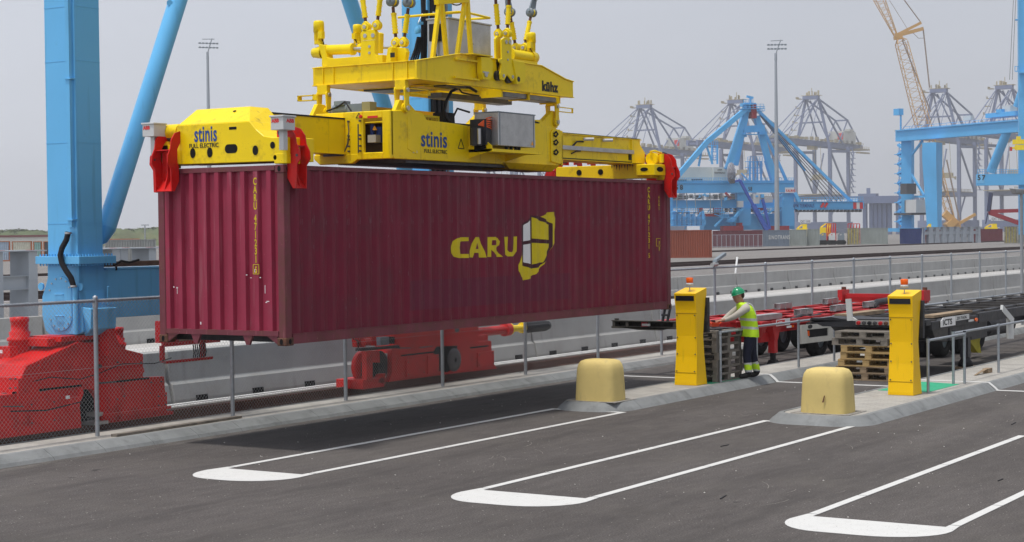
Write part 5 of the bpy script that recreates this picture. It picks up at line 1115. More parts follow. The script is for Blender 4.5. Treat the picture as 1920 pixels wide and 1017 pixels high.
mb=MB(); mb.box(18.1,.0,.86,18.35,.02,.91); mb.build('side_lamp',WHT,TR); mb=MB(); mb.box(18.4,.0,.86,18.5,.02,.91); mb.build('side_reflector',MATS['orange_lens'],TR)
# white side guard and lights
mb=MB(); Yg=-.02
def wg(p): v=gy(1400+p[0]/6.358,540+p[1]/6.356,Yg); return (v.x,v.z)
for q in ([(650,445),(1140,408),(1140,460),(720,500)],[(650,445),(720,500),(745,595),(650,670)],[(650,670),(745,595),(1225,540),(1225,600)],[(975,480),(1060,465),(1060,560),(975,570)]): mb.prism([wg(p) for p in q],'y',Yg,Yg+.05)
sg=mb.build('side_guard',mat('guard_white',(.52,.51,.46),.5,var=.08),TR)
mb=MB(); mb.prism([wg(p) for p in [(720,500),(975,478),(975,575),(745,598)]],'y',Yg+.03,Yg+.06); mb.prism([wg(p) for p in [(1060,465),(1140,455),(1140,545),(1060,556)]],'y',Yg+.03,Yg+.06); mb.build('guard_recess',HOL,sg)
mb=MB(); mb.prism([wg(p) for p in [(724,512),(742,510),(745,572),(728,574)]],'y',Yg-.01,Yg+.028); mb.prism([wg(p) for p in [(1054,472),(1068,470),(1068,530),(1054,532)]],'y',Yg-.01,Yg+.028); mb.build('marker_lamp',MATS['orange_lens'],sg)
mb=MB(); a=wg((755,462)); mb.disc((a[0],Yg-.004,a[1]),(0,-1,0),.14,.05,t=.003); mb.build('round_badge',LBLK,sg)
for x in (20.9,22.3,23.7):
    for y in (.42,2.0):
        wheelT(x,y,.5,TR)
mb=MB(); mb.tube([(24.5,.3,ZD),(24.8,.3,ZD+.12),(25.8,.3,ZD+.14),(26.2,.3,ZD)],.09,8); mb.tube([(26.4,.3,ZD),(26.6,.3,ZD+.1),(27.6,.3,ZD+.1),(27.8,.3,ZD)],.09,8); mb.build('mudguard',BSTL,TR)
mb=MB(); mb.box(27.8,-.02,1.05,28.1,2.46,1.26)
for y in (-.04,2.34): mb.box(27.6,y,1.1,28.15,y+.14,1.40); 
mb.box(27.6,.3,1.2,27.7,2.2,1.3); mb.build('rear_bolster',DRED,TR)
mb=MB()
for y in (.03,2.41): mb.cyl((27.9,y,1.4),(27.9,y,1.48),.07,n=10); mb.cyl((27.9,y,1.0),(27.9,y,1.1),.06,n=10)
mb.build('twist_lock',RUST,TR)
mb=MB(); mb.box(23.5,.4,ZD-.3,24.2,2.0,ZD-.05); mb.cyl((22.5,.9,.8),(24.2,.9,.8),.14,n=12); mb.tube([(19.,.3,ZD-.06),(19.6,.25,ZD+.02),(20.2,.3,ZD-.04),(21,.3,ZD-.02)],.04,6); mb.build('air_tank',BSTL,TR)
# black trailer
TB=thing('container_chassis','black skeletal container trailer with plates on its flank at the right edge','trailer',(20,-2.9,0)); ZK=1.20
mb=MB(); mb.box(15.55,-4.15,1.12,15.85,-1.62,1.24); mb.hull([(15.5,-1.9,1.07),(15.5,-3.9,1.07),(15.6,-1.9,1.07),(15.6,-3.9,1.07),(15.5,-1.62,1.2),(15.5,-4.15,1.2),(15.6,-1.62,1.2),(15.6,-4.15,1.2)]); mb.hull([(15.5,-1.62,1.22),(15.5,-2.1,1.27),(16.9,-1.62,1.22),(16.9,-2.0,1.27),(15.5,-2.6,1.2),(16.9,-2.6,1.2),(15.5,-1.62,1.15),(16.9,-1.62,1.15)]); mb.build('front_bolster',BSTL,TB)
mb=MB(); mb.beam((15.52,-2.52,1.2),(15.52,-2.48,1.66),.12,.05); mb.hull([(15.5,-2.45,1.2),(15.55,-2.45,1.2),(15.5,-2.7,1.2),(15.55,-2.7,1.2),(15.5,-2.45,1.36),(15.55,-2.45,1.36)]); mb.build('corner_stop',BOXG,TB)
for i,(y,c) in enumerate(((-2.72,DRED),(-2.84,DST),(-2.96,BLK),(-3.08,DST),(-3.2,DRED),(-3.32,RUST))):
    mb=MB(); mb.cyl((15.5,y,1.16),(15.44,y,1.16),.04,n=10); mb.cyl((15.42,y,1.16),(15.40,y,1.155),.03,n=8); mb.build('air_coupling',c,TB)
mb=MB(); mb.box(15.49,-3.4,1.12,15.5,-2.65,1.22); mb.build('coupling_plate',STNL,TB)
mb=MB()
for y in (-3.55,-2.2): mb.box(15.8,y-.08,1.06,34,y+.08,1.20); mb.box(17.5,y-.02,.72,34,y+.02,1.06)
mb.build('main_beam',BSTL,TB)
mb=MB(); mb.box(16.0,-4.12,1.0,19.2,-4.05,1.18); mb.box(19.2,-4.14,1.0,34,-4.06,1.22); mb.hull([(15.95,-4.1,1.15),(15.95,-1.8,1.15),(17.2,-4.1,1.2),(17.2,-1.8,1.2),(17.4,-4.0,.68),(17.4,-1.9,.68),(16.6,-4.0,.75),(16.6,-1.9,.75)]); mb.box(17.4,-4.05,.7,19.0,-1.9,1.0); mb.build('side_rail',BSTL,TB,bev=.01)
mb=MB()
for x in (16.4,17.5,18.8,20.,21.3,22.6,24,25.4,26.8,28.2,29.6,31): mb.box(x,-4.05,ZK-.06,x+.12,-1.75,ZK+.012)
mb.build('cross_member',mat('worn_steel',(.055,.05,.047),.6,var=.4,scale=4),TB)
mb=MB(); mb.box(16.8,-3.9,1.22,19.5,-3.6,1.27); mb.box(16.2,-2.2,1.22,18.5,-1.9,1.3); mb.build('walkway_plank',WOOD,TB)
mb=MB(); v=gy(1763,610,-4.14); w=gy(1791,596,-4.14); mb.prism([(v.x+.0,1.06-.02),(v.x+.98,1.04),(v.x+.98,1.235),(v.x+.16,1.235),(v.x,1.17)],'y',-4.155,-4.145); pl=mb.build('sign_plate',WHT,TB)
text('iCTS',.17,(v.x+.14,-4.158,1.075),(1,0,0),(0,0,1),LBLK,pl,off=.005,sx=1.72)
mb=MB(); mb.box(v.x+1.02,-4.155,1.125,v.x+1.95,-4.145,1.235); pl=mb.build('number_plate',BOXG,TB); text('ZH 71636',.085,(v.x+1.06,-4.158,1.15),(1,0,0),(0,0,1),LBLK,pl,off=.0005,sx=1.95)
mb=MB(); mb.box(v.x+1.92,-4.155,1.06,v.x+2.28,-4.145,1.105); mb.build('side_lamp',BOXG,TB); mb=MB(); mb.disc((v.x+2.45,-4.15,1.085),(0,-1,0),.09,.04,t=.02); mb.build('side_reflector',MATS['orange_lens'],TB)
for y in (-3.95,-2.1):
    mb=MB(); mb.box(18.7,y-.09,.25,18.9,y+.09,1.0); lg=mb.build('landing_leg',BSTL,TB)
    mb=MB(); mb.lathe((18.8,y,.05),(0,0,1),[(0,0),(0,.17),(.08,.17),(.14,.12),(.24,.08)],12); mb.build('foot',BLK,lg)
mb=MB(); mb.box(18.55,-4.3,.005,19.25,-3.75,.045); tag(mb.build('timber_board',WOOD),'pale timber board under the black trailer landing foot','board')
for x in (21.9,23.3,24.7):
    for y in (-2.35,-1.95): wheelT(x,y,.5,TB,w=.32)
    wheelT(x+3.2,-3.9,.5,TB)
mb=MB(); a=[(x,z) for x,z in ((lambda v:(v.x,v.z))(gy(1740+px/6.355,580+py/6.355,-3.2)) for px,py in ((450,310),(530,285),(628,300),(615,400),(635,520),(595,520)))]; mb.prism(a,'y',-3.2,-3.05); mb.build('wheel_chock',mat('chock_yellow',(.55,.47,.02),.5,var=.15,scale=9),TB)
mb=MB(); mb.cyl((21.6,-3.5,.75),(23.6,-3.5,.75),.22,n=14); mb.box(19.4,-3.9,.6,20.6,-3.0,1.0); mb.tube([(19,-3.7,.9),(20.5,-3.75,.75),(22,-3.75,.7)],.04,6); mb.build('air_tank',BSTL,TB)
mb=MB(); mb.beam((21.0,-4.12,1.25),(21.9,-4.12,.9),.06,.16); mb.cyl((21.75,-4.1,.5),(21.75,-4.1,.95),.09,n=10); mb.build('side_stay',BOXG,TB)

# ================================================================ WORKER
def skin(name,chains,mats,parent,sub=2,picker=None):
    """chains: list of [(point, radius_x, radius_y)...]; first chain starts at the root; later chains start with an int index of an existing vertex"""
    vs=[];es=[];rs=[]
    for ch in chains:
        prev=None
        for it in ch:
            if isinstance(it,int): prev=it; continue
            p,r=it[0],it[1]; r2=it[2] if len(it)>2 else r
            vs.append(p); rs.append((r,r2)); k=len(vs)-1
            if prev is not None: es.append((prev,k))
            prev=k
    me=bpy.data.meshes.new(name); me.from_pydata(vs,es,[]); ob=bpy.data.objects.new(name,me); COL.objects.link(ob)
    md=ob.modifiers.new('s','SKIN'); md.use_smooth_shade=True
    for i,(a,b) in enumerate(rs): me.skin_vertices[0].data[i].radius=(a,b)
    me.skin_vertices[0].data[0].use_root=True
    su=ob.modifiers.new('u','SUBSURF'); su.levels=sub; su.render_levels=sub
    dg=bpy.context.evaluated_depsgraph_get(); dg.update(); m2=bpy.data.meshes.new_from_object(ob.evaluated_get(dg)); bpy.data.objects.remove(ob)
    o=bpy.data.objects.new(name,m2); COL.objects.link(o); m2.materials.clear()
    for m in mats: m2.materials.append(m)
    if picker:
        for p in m2.polygons: p.material_index=picker(p.center)
    for p in m2.polygons: p.use_smooth=True
    if parent: o.parent=parent
    return o
SKINM=mat('skin',(.42,.22,.15),.55,var=.05); SHIRT=mat('beige_shirt',(.46,.43,.37),.85,var=.08,scale=9,bump=.25,bscale=14); NAVY=mat('navy_trousers',(.012,.014,.030),.85,var=.2,scale=9,bump=.3,bscale=12)
HIVIS=mat('hi_vis_yellow',(.52,.80,.02),.6,var=.06,scale=8,bump=.2,bscale=12); REFL=mat('reflective_band',(.50,.51,.50),.4,var=.05); BOOT=mat('black_boot',(.015,.014,.013),.5); HAIR=mat('brown_hair',(.05,.03,.018),.8,var=.2,scale=30); HELM=mat('green_helmet',(.008,.26,.11),.22,var=.04,coat=.6)
MX,MY,MZ=12.98,-1.36,.155
WK=thing('person','worker in green helmet and yellow hi-vis vest leaning over the grey pallet stack','person',(MX,MY,MZ))
FD=Vector((-.62,.78,0)).normalized(); SD=Vector((FD.y,-FD.x,0))      # facing direction and the worker's right-hand side
def b(f,s,z): v=FD*f+SD*s; return (v.x,v.y,z)
# local coords relative to WK ; f forward, s to his right (towards +X/+Y side)
body=[ [(b(0,0,.95),.18,.145),(b(0.00,0,1.06),.17,.13),(b(.04,0,1.20),.17,.13),(b(.09,0,1.34),.175,.135),(b(.14,0,1.45),.12,.11),(b(.185,0,1.51),.075,.075),(b(.225,0,1.57),.09,.10),(b(.245,0,1.64),.115,.13),(b(.24,0,1.71),.10,.12),(b(.235,0,1.745),.05,.06)],
 [0,(b(-.03,.10,.87),.135,.125),(b(-.06,.115,.66),.115,.11),(b(-.08,.12,.47),.09,.09),(b(-.12,.125,.30),.088,.085),(b(-.17,.13,.12),.085,.08),(b(-.16,.13,.06),.07,.06),(b(-.07,.135,.045),.06,.045),(b(.04,.145,.04),.045,.035)],
 [0,(b(.0,-.10,.87),.135,.125),(b(.06,-.11,.66),.115,.11),(b(.10,-.11,.47),.09,.09),(b(.08,-.11,.30),.088,.085),(b(.06,-.11,.12),.085,.08),(b(.07,-.11,.06),.07,.06),(b(.16,-.115,.045),.06,.045),(b(.26,-.12,.04),.045,.035)],
 [3,(b(.12,.20,1.42),.095,.095),(b(.27,.24,1.32),.078,.078),(b(.39,.22,1.24),.066,.066),(b(.50,.15,1.165),.054,.05),(b(.60,.10,1.16),.034,.03)],
 [3,(b(.12,-.20,1.42),.095,.095),(b(.26,-.25,1.325),.076,.076),(b(.38,-.23,1.245),.066,.066),(b(.50,-.17,1.19),.054,.05),(b(.60,-.12,1.165),.034,.03)]]
def pick(c):
    f=c.x*FD.x+c.y*FD.y; s=c.x*SD.x+c.y*SD.y
    if c.z>1.515: return 0
    if f>.555 and c.z>1.0: return 0
    if c.z>.95: return 1
    if c.z<.10: return 5
    if .12<c.z<.155: return 4
    if .155<=c.z<.27: return 3
    if .27<=c.z<.31: return 4
    return 2
bd=skin('body',body,[SKINM,SHIRT,NAVY,HIVIS,REFL,BOOT],WK,2,pick)
# palm and five separate fingers on each hand
for sgn,(px,py,pz) in ((1,(.64,.085,1.155)),(-1,(.64,-.11,1.16))):
    inw=-sgn
    ch=[[(b(px-.05,py,pz),.024,.018),(b(px,py,pz),.038,.018),(b(px+.035,py+.0,pz-.004),.040,.016)]]
    for k,(o_,l_) in enumerate(((-.030,.8),(-.010,.95),(.010,1.0),(.030,.85))):
        ch.append([2,(b(px+.05,py+o_,pz-.006),.0095),(b(px+.05+.028*l_,py+o_,pz-.020),.0088),(b(px+.05+.036*l_,py+o_,pz-.042),.008)])
    ch.append([1,(b(px+.01,py+inw*.045,pz-.012),.0105),(b(px+.035,py+inw*.058,pz-.026),.009),(b(px+.052,py+inw*.052,pz-.036),.008)])
    skin('hand',ch,[SKINM],WK,1)
# face details, hair, helmet
def hb(f,s,z): v=Vector(b(f,s,z)); return v+Vector((MX,MY,MZ))
mb=MB(); mb.hull([hb(.325,-.014,1.625),hb(.325,.014,1.625),hb(.36,0,1.615),hb(.33,0,1.67),hb(.32,-.008,1.61),hb(.32,.008,1.61)]); mb.build('nose',SKINM,WK)
mb=MB()
for s in (-1,1): mb.lathe(hb(.235,s*.088,1.64),SD*s,[(0,.03),(.012,.034),(.018,.02),(.02,0)],10)
mb.build('ear',SKINM,WK)
mb=MB()
for s in (-1,1): mb.disc(hb(.325,s*.03,1.655),FD,.011,.005,t=.003,n=8)
mb.disc(hb(.325,0,1.58),FD,.022,.004,t=.003,n=8); mb.build('eyes_and_mouth',HAIR,WK)
mb=MB(); c=hb(.205,0,1.67); vs=[];n=16
for j in range(7):
    a=-.9+j*1.5/6
    for i in range(n+1):
        t=PI*.55+i*(2*PI-PI*1.1)/n; q=c+FD*(.10*math.cos(t)*math.cos(a))+SD*(.095*math.sin(t)*math.cos(a))+Vector((0,0,.10*math.sin(a))); vs.append(q)
mb.add(vs,[(j*(n+1)+i,j*(n+1)+i+1,(j+1)*(n+1)+i+1,(j+1)*(n+1)+i) for j in range(6) for i in range(n)],True); mb.build('hair',HAIR,WK)
mb=MB(); c=hb(.235,0,1.70); up=(Vector((0,0,1))+FD*.28).normalized(); fw=(FD-up*FD.dot(up)).normalized(); vs=[]; n=24
for j in range(9):
    a=j*PI/2/8
    for i in range(n): t=2*PI*i/n; vs.append(c+fw*(.142*math.cos(t)*math.cos(a))+SD*(.112*math.sin(t)*math.cos(a))+up*(.125*math.sin(a)))
mb.add(vs,[(j*n+i,j*n+(i+1)%n,(j+1)*n+(i+1)%n,(j+1)*n+i) for j in range(8) for i in range(n)],True)
vs=[];
for i in range(n):
    t=2*PI*i/n; k=1.10 if math.cos(t)<.3 else 1.10+.28*(math.cos(t)-.3); 
    vs.append(c+fw*(.142*math.cos(t))+SD*(.112*math.sin(t))); 
for i in range(n):
    t=2*PI*i/n; k=1.08 if math.cos(t)<.3 else 1.08+.32*(math.cos(t)-.3); vs.append(c+fw*(.142*k*math.cos(t))+SD*(.112*k*math.sin(t))-up*.008)
mb.add(vs,[(i,(i+1)%n,(i+1)%n+n,i+n) for i in range(n)],True)
mb.add([c+fw*(.01*k)+SD*0+up*(.13+.0) for k in (0,)],[]) if False else None
mb.tube([c+fw*(.12*math.cos(t))+up*(.128*math.sin(t)) for t in [PI*.2+i*PI*.6/8 for i in range(9)]],.012,6); mb.build('helmet',HELM,WK)
# vest: a shell over the torso with bands
def ring(cf,z,rx,ry,n=28,tilt=0): return [hb(cf+rx*math.cos(2*PI*i/n)+0,ry*math.sin(2*PI*i/n),z+tilt*math.cos(2*PI*i/n)) for i in range(n)]
rows=[(.0,.83,.185,.225,0),(.0,.90,.182,.222,0),(.0,.985,.172,.215,2),(.005,1.035,.170,.213,0),(.015,1.10,.172,.215,0),(.03,1.155,.176,.22,2),(.04,1.205,.18,.225,0),(.055,1.28,.182,.23,0),(.08,1.36,.180,.235,0),(.105,1.43,.165,.225,0),(.13,1.48,.14,.18,0),(.155,1.525,.10,.10,0)]
mb=MB(); n=28; vs=[]
for cf,z,rx,ry,_ in rows: vs+=[v+Vector((random.uniform(-.006,.006),random.uniform(-.006,.006),random.uniform(-.004,.004))) for v in ring(cf,z,rx,ry,n,0.01)]
for j in range(len(rows)-1):
    mb.mi=1 if rows[j][4]==2 else 0
    mb.add(vs[j*n:(j+2)*n],[(i,(i+1)%n,(i+1)%n+n,i+n) for i in range(n)],True)
vest=mb.build('vest',[HIVIS,REFL],WK)
mb=MB()
for s in (-1,1): mb.tube([hb(.075+.175*math.cos(t),s*.125,1.16+.345*math.sin(t)) for t in [PI*.02+i*PI*.96/10 for i in range(11)]],.016,6)
mb.build('shoulder_band',REFL,vest)
# orange radio remote held over the pallets
mb=MB(); c=hb(.73,-.02,1.10); q=lambda f,s,z:c+FD*f+SD*s+Vector((0,0,z))
mb.hull([q(-.05,-.15,-.05),q(-.05,.15,-.05),q(.09,-.15,-.05),q(.09,.15,-.05),q(-.06,-.16,.02),q(-.06,.16,.02),q(.09,-.16,.04),q(.09,.16,.04)])
for s in (-1,1): mb.tube([q(-.05,s*.15,0),q(-.10,s*.15,.03),q(-.10,s*.05,.03),q(-.05,s*.05,0)],.014,6); mb.tube([q(.09,s*.14,.0),q(.12,s*.12,.04),q(.12,s*.06,.04),q(.09,s*.05,.02)],.012,6)
RM=mb.build('remote_control',mat('remote_orange',(.75,.07,.02),.45,var=.1,scale=20)); tag(RM,'orange radio remote control in the worker\'s hands','remote control')
mb=MB()
for s in (-.09,.0,.09): p=q(.02,s,.03); mb.cyl(p,p+Vector((0,0,.04)),.012,n=8)
mb.build('joystick',BLK,RM)
mb=MB(); c=Vector(b(.26,-.25,0))+Vector((MX,MY,MZ)); mb.hull([c+Vector((x,y,z)) for x in (-.12,.12) for y in (-.09,.09) for z in (0,.10)]); mb.build('x',GREEN) if False else None
# ================================================================ BACKGROUND
def sts(Y,label,top=True,ref=None,code=None):
    C0=Vector((1100,Y,0)); root=thing('ship_to_shore_crane',label,'harbour crane',C0,'grey ship to shore cranes on the far quay')
    P=lambda x,y,z:C0+Vector((x,y,z))
    for x in (0,34):
        for y in (12.5,-12.5):
            mb=MB(); mb.beam(P(x,y,2),P(x,y,60),2.1,2.3); mb.build('leg',STSG,root)
    mb=MB()
    for x in (0,34): mb.beam(P(x,13,25),P(x,-13,25),2.,2.4); mb.beam(P(x,15,5.5),P(x,-15,5.5),3,5)
    for y in (12.5,-12.5): mb.beam(P(0,y,25),P(34,y,25),1.8,2.4); mb.beam(P(0,y,56),P(34,y,57),1.5,1.8)
    mb.build('sill_beam',STSG,root)
    mb=MB()
    for y in (12.5,-12.5): mb.beam(P(1,y,56),P(33,y,27),1.,1.); mb.beam(P(34,y,24),P(48,y*.9,57),.8,.8); mb.beam(P(0,y,10),P(14,y,25),.8,.8)
    mb.build('brace',STSG,root)
    mb=MB(); mb.box(C0.x-8,C0.y-17,2,C0.x+45,C0.y-14,3.2)
    for x in (0,34):
        for y in (-9,0,9): mb.box(C0.x+x-5,C0.y+y-3.2,.2,C0.x+x+5,C0.y+y+3.2,2.6)
    mb.build('bogie',STSG,root)
    mb=MB()
    for y in (3.6,-3.6): mb.beam(P(-72,y,61.5),P(84,y,61.5),1.6,3.6)
    for x in range(-70,84,11): mb.beam(P(x,3.6,61),P(x,-3.6,61),1,1.4)
    mb.build('boom_girder',STSG,root)
    mb=MB()
    for s in (1,-1):
        mb.box(C0.x-72,C0.y+s*5.2-.1,64.3,C0.x+84,C0.y+s*5.2+.1,64.5)
        for x in range(-72,84,5): mb.box(C0.x+x,C0.y+s*5.2-.1,63.3,C0.x+x+.3,C0.y+s*5.2+.1,64.4)
    for x in range(-60,80,9): mb.box(C0.x+x,C0.y-6,63.4,C0.x+x+random.uniform(2,5),C0.y-4,63.5+random.uniform(.8,2.4))
    mb.box(C0.x+66,C0.y-9,59.5,C0.x+86,C0.y+9,60.3); mb.box(C0.x+66,C0.y-9,57,C0.x+86,C0.y-6,58)
    for x in range(68,86,4): mb.box(C0.x+x,C0.y-9.2,60.3,C0.x+x+.3,C0.y-8.8,62)
    mb.build('walkway',STSY,root)
    mb=MB(); mb.box(C0.x+44,C0.y-6,63.5,C0.x+66,C0.y+6,72); mb.box(C0.x+50,C0.y-7.5,72,C0.x+58,C0.y-2,73.5); mb.build('machinery_house',CREAM,root)
    mb=MB(); mb.box(C0.x+44,C0.y-6.2,66,C0.x+66,C0.y-6,69) if False else mb.box(C0.x+43.8,C0.y-5,66,C0.x+44,C0.y-1,70.5); mb.build('logo_panel',LRED,root)
    mb=MB(); mb.beam(P(-4,0,59),P(3,0,59),5,3); mb.build('trolley',STSY,root)
    if top:
        mb=MB()
        for s in (1,-1): mb.beam(P(0,s*12,60),P(0,s*4.6,92),1.5,1.5); mb.beam(P(0,s*12,62),P(1,s*-2,91),.8,.8)
        mb.beam(P(-2,5.5,92.8),P(-2,-5.5,92.8),4,2.4)
        for s in (1,-1): mb.beam(P(34,s*9,62),P(1,s*4.5,91),.9,1.)
        mb.beam(P(0,8.5,76),P(0,-8.5,76),1,1)
        mb.build('a_frame',STSG,root)
        mb=MB(); mb.box(C0.x-4,C0.y-6.5,94.1,C0.x+2,C0.y+6.5,94.4)
        for k in range(9): y=-5.8+random.uniform(0,11); mb.box(C0.x-2,C0.y+y,94.6,C0.x-1,C0.y+y+random.uniform(.3,1.),95.4+random.uniform(.2,2.2))
        mb.box(C0.x-1,C0.y-.2,95,C0.x-.6,C0.y+.2,99.5); mb.box(C0.x-5,C0.y+7,92,C0.x,C0.y+10,92.4); mb.box(C0.x-5,C0.y+9.7,92,C0.x,C0.y+10,93.6)
        for k in range(5): z=66+k*5; mb.box(C0.x-1,C0.y+13.2-k*1.1,z,C0.x+1,C0.y+16.4-k*1.1,z+.5); mb.box(C0.x-1,C0.y+16.1-k*1.1,z,C0.x+1,C0.y+16.4-k*1.1,z+1.6)
        mb.build('apex_platform',STSY,root)
        mb=MB()
        for s in (1,-1): mb.beam(P(2,s*4.5,91.5),P(54,s*4.5,80),.9,.9); mb.beam(P(54,s*4.5,80),P(80,s*4.2,63),.9,.9); mb.beam(P(54,s*4.5,80),P(36,s*5,63),.7,.7)
        mb.beam(P(54,5,80),P(54,-5,80),1,1); mb.build('back_stay',STSG,root)
        mb=MB()
        for s in (1,-1): mb.beam(P(-2,s*5,92),P(-66,s*4,63),.5,.5); mb.beam(P(-2,s*5,92),P(-36,s*4,63),.4,.4); mb.beam(P(-2,s*5,91),P(-52,s*3.4,63),.3,.3); mb.beam(P(-1,s*5,91),P(-14,s*4,63),.3,.3)
        mb.build('fore_stay',STSG,root)
    mb=MB()
    for k in range(8): z=28+k*4; mb.box(C0.x+34,C0.y-16.5,z,C0.x+38,C0.y-13.9,z+.4); mb.beam(P(35,-16,z),P(35,-14.2,z+4),.4,.7)
    mb.build('stair',STSG,root)
    mb=MB(); mb.box(C0.x-9,C0.y-8,26.6,C0.x+44,C0.y+12,27.1)
    for k in range(16): x=-8+k*3.1; mb.box(C0.x+x,C0.y-8,27.1,C0.x+x+.3,C0.y-7.7,28.6)
    mb.box(C0.x-8,C0.y-8.1,28.6,C0.x+43,C0.y-7.8,28.8); mb.build('portal_platform',STSY,root)
    mb=MB(); z=36+random.uniform(-2,6); mb.box(C0.x-10,C0.y-13,z,C0.x-7,C0.y-2,z+1.); mb.box(C0.x-10,C0.y-11,z+1,C0.x-7,C0.y-4,z+3.4); mb.box(C0.x-9.6,C0.y-13,z-1,C0.x-7.4,C0.y-12.4,z); mb.box(C0.x-9.6,C0.y-2.6,z-1,C0.x-7.4,C0.y-2,z)
    for y in (-10,-5): mb.beam(P(-8.5,y,z+3),P(-8.5,y*.9,59),.25,.25)
    mb.build('spreader',STSY,root)
    if code:
        mb=MB(); mb.box(C0.x-1.9,C0.y+1,7.2,C0.x-1.6,C0.y+9,9.8) ; pl=mb.build('sign_plate',WHT,root)
        text(code,2.3,(C0.x-1.95,C0.y+8.6,7.7),(0,-1,0),(0,0,1),LBLK,pl,sx=.95,ext=.02)
    return root
for Y,l,c in ((567.1,'pale grey ship crane seen just right of the spreader end, leftmost of the row',None),(495,'grey ship crane half hidden behind the blue crane with a dish reel',None),(439,'grey ship crane standing between the light mast and the spiral stair crane','QC 103'),(350,'grey ship crane rising behind the blue portal girder beside the lattice boom','QC 104'),(307,'grey ship crane at the far right behind the tall blue mast','QC 105')): sts(Y,l,code=c)
sts(690,'grey ship crane legs showing in the gap under the spreader',top=False)
# quay block and long viaduct
mb=MB()
v=dp(1613,380,900); u=dp(1700,380,900)
def seg(px0,px1,y,D,h,w): a=dp(px0,y,D); c=dp(px1,y,D); c.z=a.z; mb.beam(a,c,w,h)
seg(1590,1720,376,900,3.5,8)
for px in (1622,1634,1642,1650,1659,1668,1684,1697): a=dp(px,380,900); mb.beam(Vector((a.x,a.y,0)),a,1.8,2.2)
seg(1590,1720,370,905,.8,6)
tag(mb.build('quay_viaduct',STSG),'pale grey elevated beam on many thin legs left of the spiral stair crane','viaduct')
mb=MB()
for px,w,y,D in ((1628,14,367,930),): a=dp(px,y,D); mb.box(a.x-2,a.y-5,a.z-4,a.x+2,a.y+5,a.z+1); mb.box(a.x,a.y-1,a.z+1,a.x+.6,a.y+1,a.z+4)
tag(mb.build('roof_plant',STSG),'small grey plant block on the elevated beam','plant')
# generic local frame builder for the rotated blue cranes
class LF:
    def __init__(s,o,h): s.o=Vector((o.x,o.y,0)); s.u=Vector((math.cos(h),math.sin(h),0)); s.v=Vector((-math.sin(h),math.cos(h),0))
    def P(s,u,v,z): return s.o+s.u*u+s.v*v+Vector((0,0,z))
    def bx(s,mb,u0,v0,z0,u1,v1,z1):
        return mb.add([s.P(*p) for p in ((u0,v0,z0),(u1,v0,z0),(u1,v1,z0),(u0,v1,z0),(u0,v0,z1),(u1,v0,z1),(u1,v1,z1),(u0,v1,z1))],[(3,2,1,0),(4,5,6,7),(0,1,5,4),(1,2,6,5),(2,3,7,6),(3,0,4,7)])
    def bm(s,mb,a,b,w,h=None): return mb.beam(s.P(*a),s.P(*b),w,h or w)
    def sc(s,px,py,v=0):   # point on this frame's vertical plane at depth v
        d=ray(px,py); n=s.v; t=((s.o+s.v*v-CAM).dot(n))/d.dot(n); q=CAM+d*t-s.o; return (q.dot(s.u),v,q.z)
# ---- blue crane 58
F=LF(dp(1375,430,415),YAW+math.radians(-8-90+22))
CR=thing('blue_gantry_crane','light blue crane number 58 with a pyramid mast and grey dish cable reel','gantry crane',F.P(0,0,0))
def bb(name,m,fn,par=None): mb=MB(); fn(mb); return mb.build(name,m,par or CR)
S_=F.sc
def pbox(mb,x0,y0,x1,y1,v,th=1.5): a=S_(x0,y0,v); c=S_(x1,y1,v); F.bx(mb,a[0],v,c[2],c[0],v+th,a[2])
def pbeam(mb,p,q,w,v0=0,v1=None,h=None): F.bm(mb,S_(*p,v0),S_(*q,v0 if v1 is None else v1),w,h)
bb('main_girder',FBLU,lambda mb:(pbox(mb,1250,344,1489,361,0,2),pbox(mb,1250,340,1489,344,-.3,2.6)))
bb('main_girder',FBLU,lambda mb:(pbox(mb,1255,376,1470,390,9,2)))
bb('mast_leg',FBLU,lambda mb:(pbeam(mb,(1402,200),(1364,318),1.35,1,1)))
bb('mast_leg',FBLU,lambda mb:(pbeam(mb,(1400,206),(1378,310),1.3,9,9)))
bb('mast_leg',FBLU,lambda mb:(pbeam(mb,(1418,218),(1440,300),1.3,1,1),pbeam(mb,(1440,300),(1453,342),1.6,1,1)))
bb('mast_cross_beam',FBLU,lambda mb:(pbeam(mb,(1394,243),(1432,241),1.6,1),pbeam(mb,(1392,249),(1394,258),1.4,1)))
bb('long_strut',FBLU,lambda mb:(pbeam(mb,(1400,204),(1326,266),1.15,0),pbeam(mb,(1326,266),(1262,340),1.15,0),pbeam(mb,(1318,268),(1310,312),.4,0),pbeam(mb,(1324,272),(1336,308),.4,0)))
def stays(mb):
    pbeam(mb,(1420,206),(1604,386),.6,2); pbeam(mb,(1422,222),(1475,340),.6,4); pbeam(mb,(1424,212),(1510,320),.5,4)
bb('back_stay',FBLU,stays)
def ropes(mb):
    for k in range(5): pbeam(mb,(1424+k*1.5,216),(1560+k*9,388),.16,3+k*.4)
bb('rope',DST,ropes)
def plat(mb,x0,x1,y,v,n=8,hgt=6):
    a=S_(x0,y,v); c=S_(x1,y,v); 
    for dz in (0,.55,1.1): F.bm(mb,(a[0],v,a[2]+dz),(c[0],v,a[2]+dz),.10)
    F.bm(mb,(a[0],v+1,a[2]),(c[0],v+1,a[2]),2,.12)
    for i in range(n+1): u=a[0]+(c[0]-a[0])*i/n; F.bm(mb,(u,v,a[2]),(u,v,a[2]+1.1),.09)
bb('mast_platform',FBLU,lambda mb:(plat(mb,1392,1432,204,-1,6),plat(mb,1394,1412,196,-1,4),plat(mb,1420,1434,208,-1,4),plat(mb,1396,1438,252,-1,7),pbeam(mb,(1400,181),(1412,184),.5,0),pbeam(mb,(1407,182),(1407,200),.4,0)))
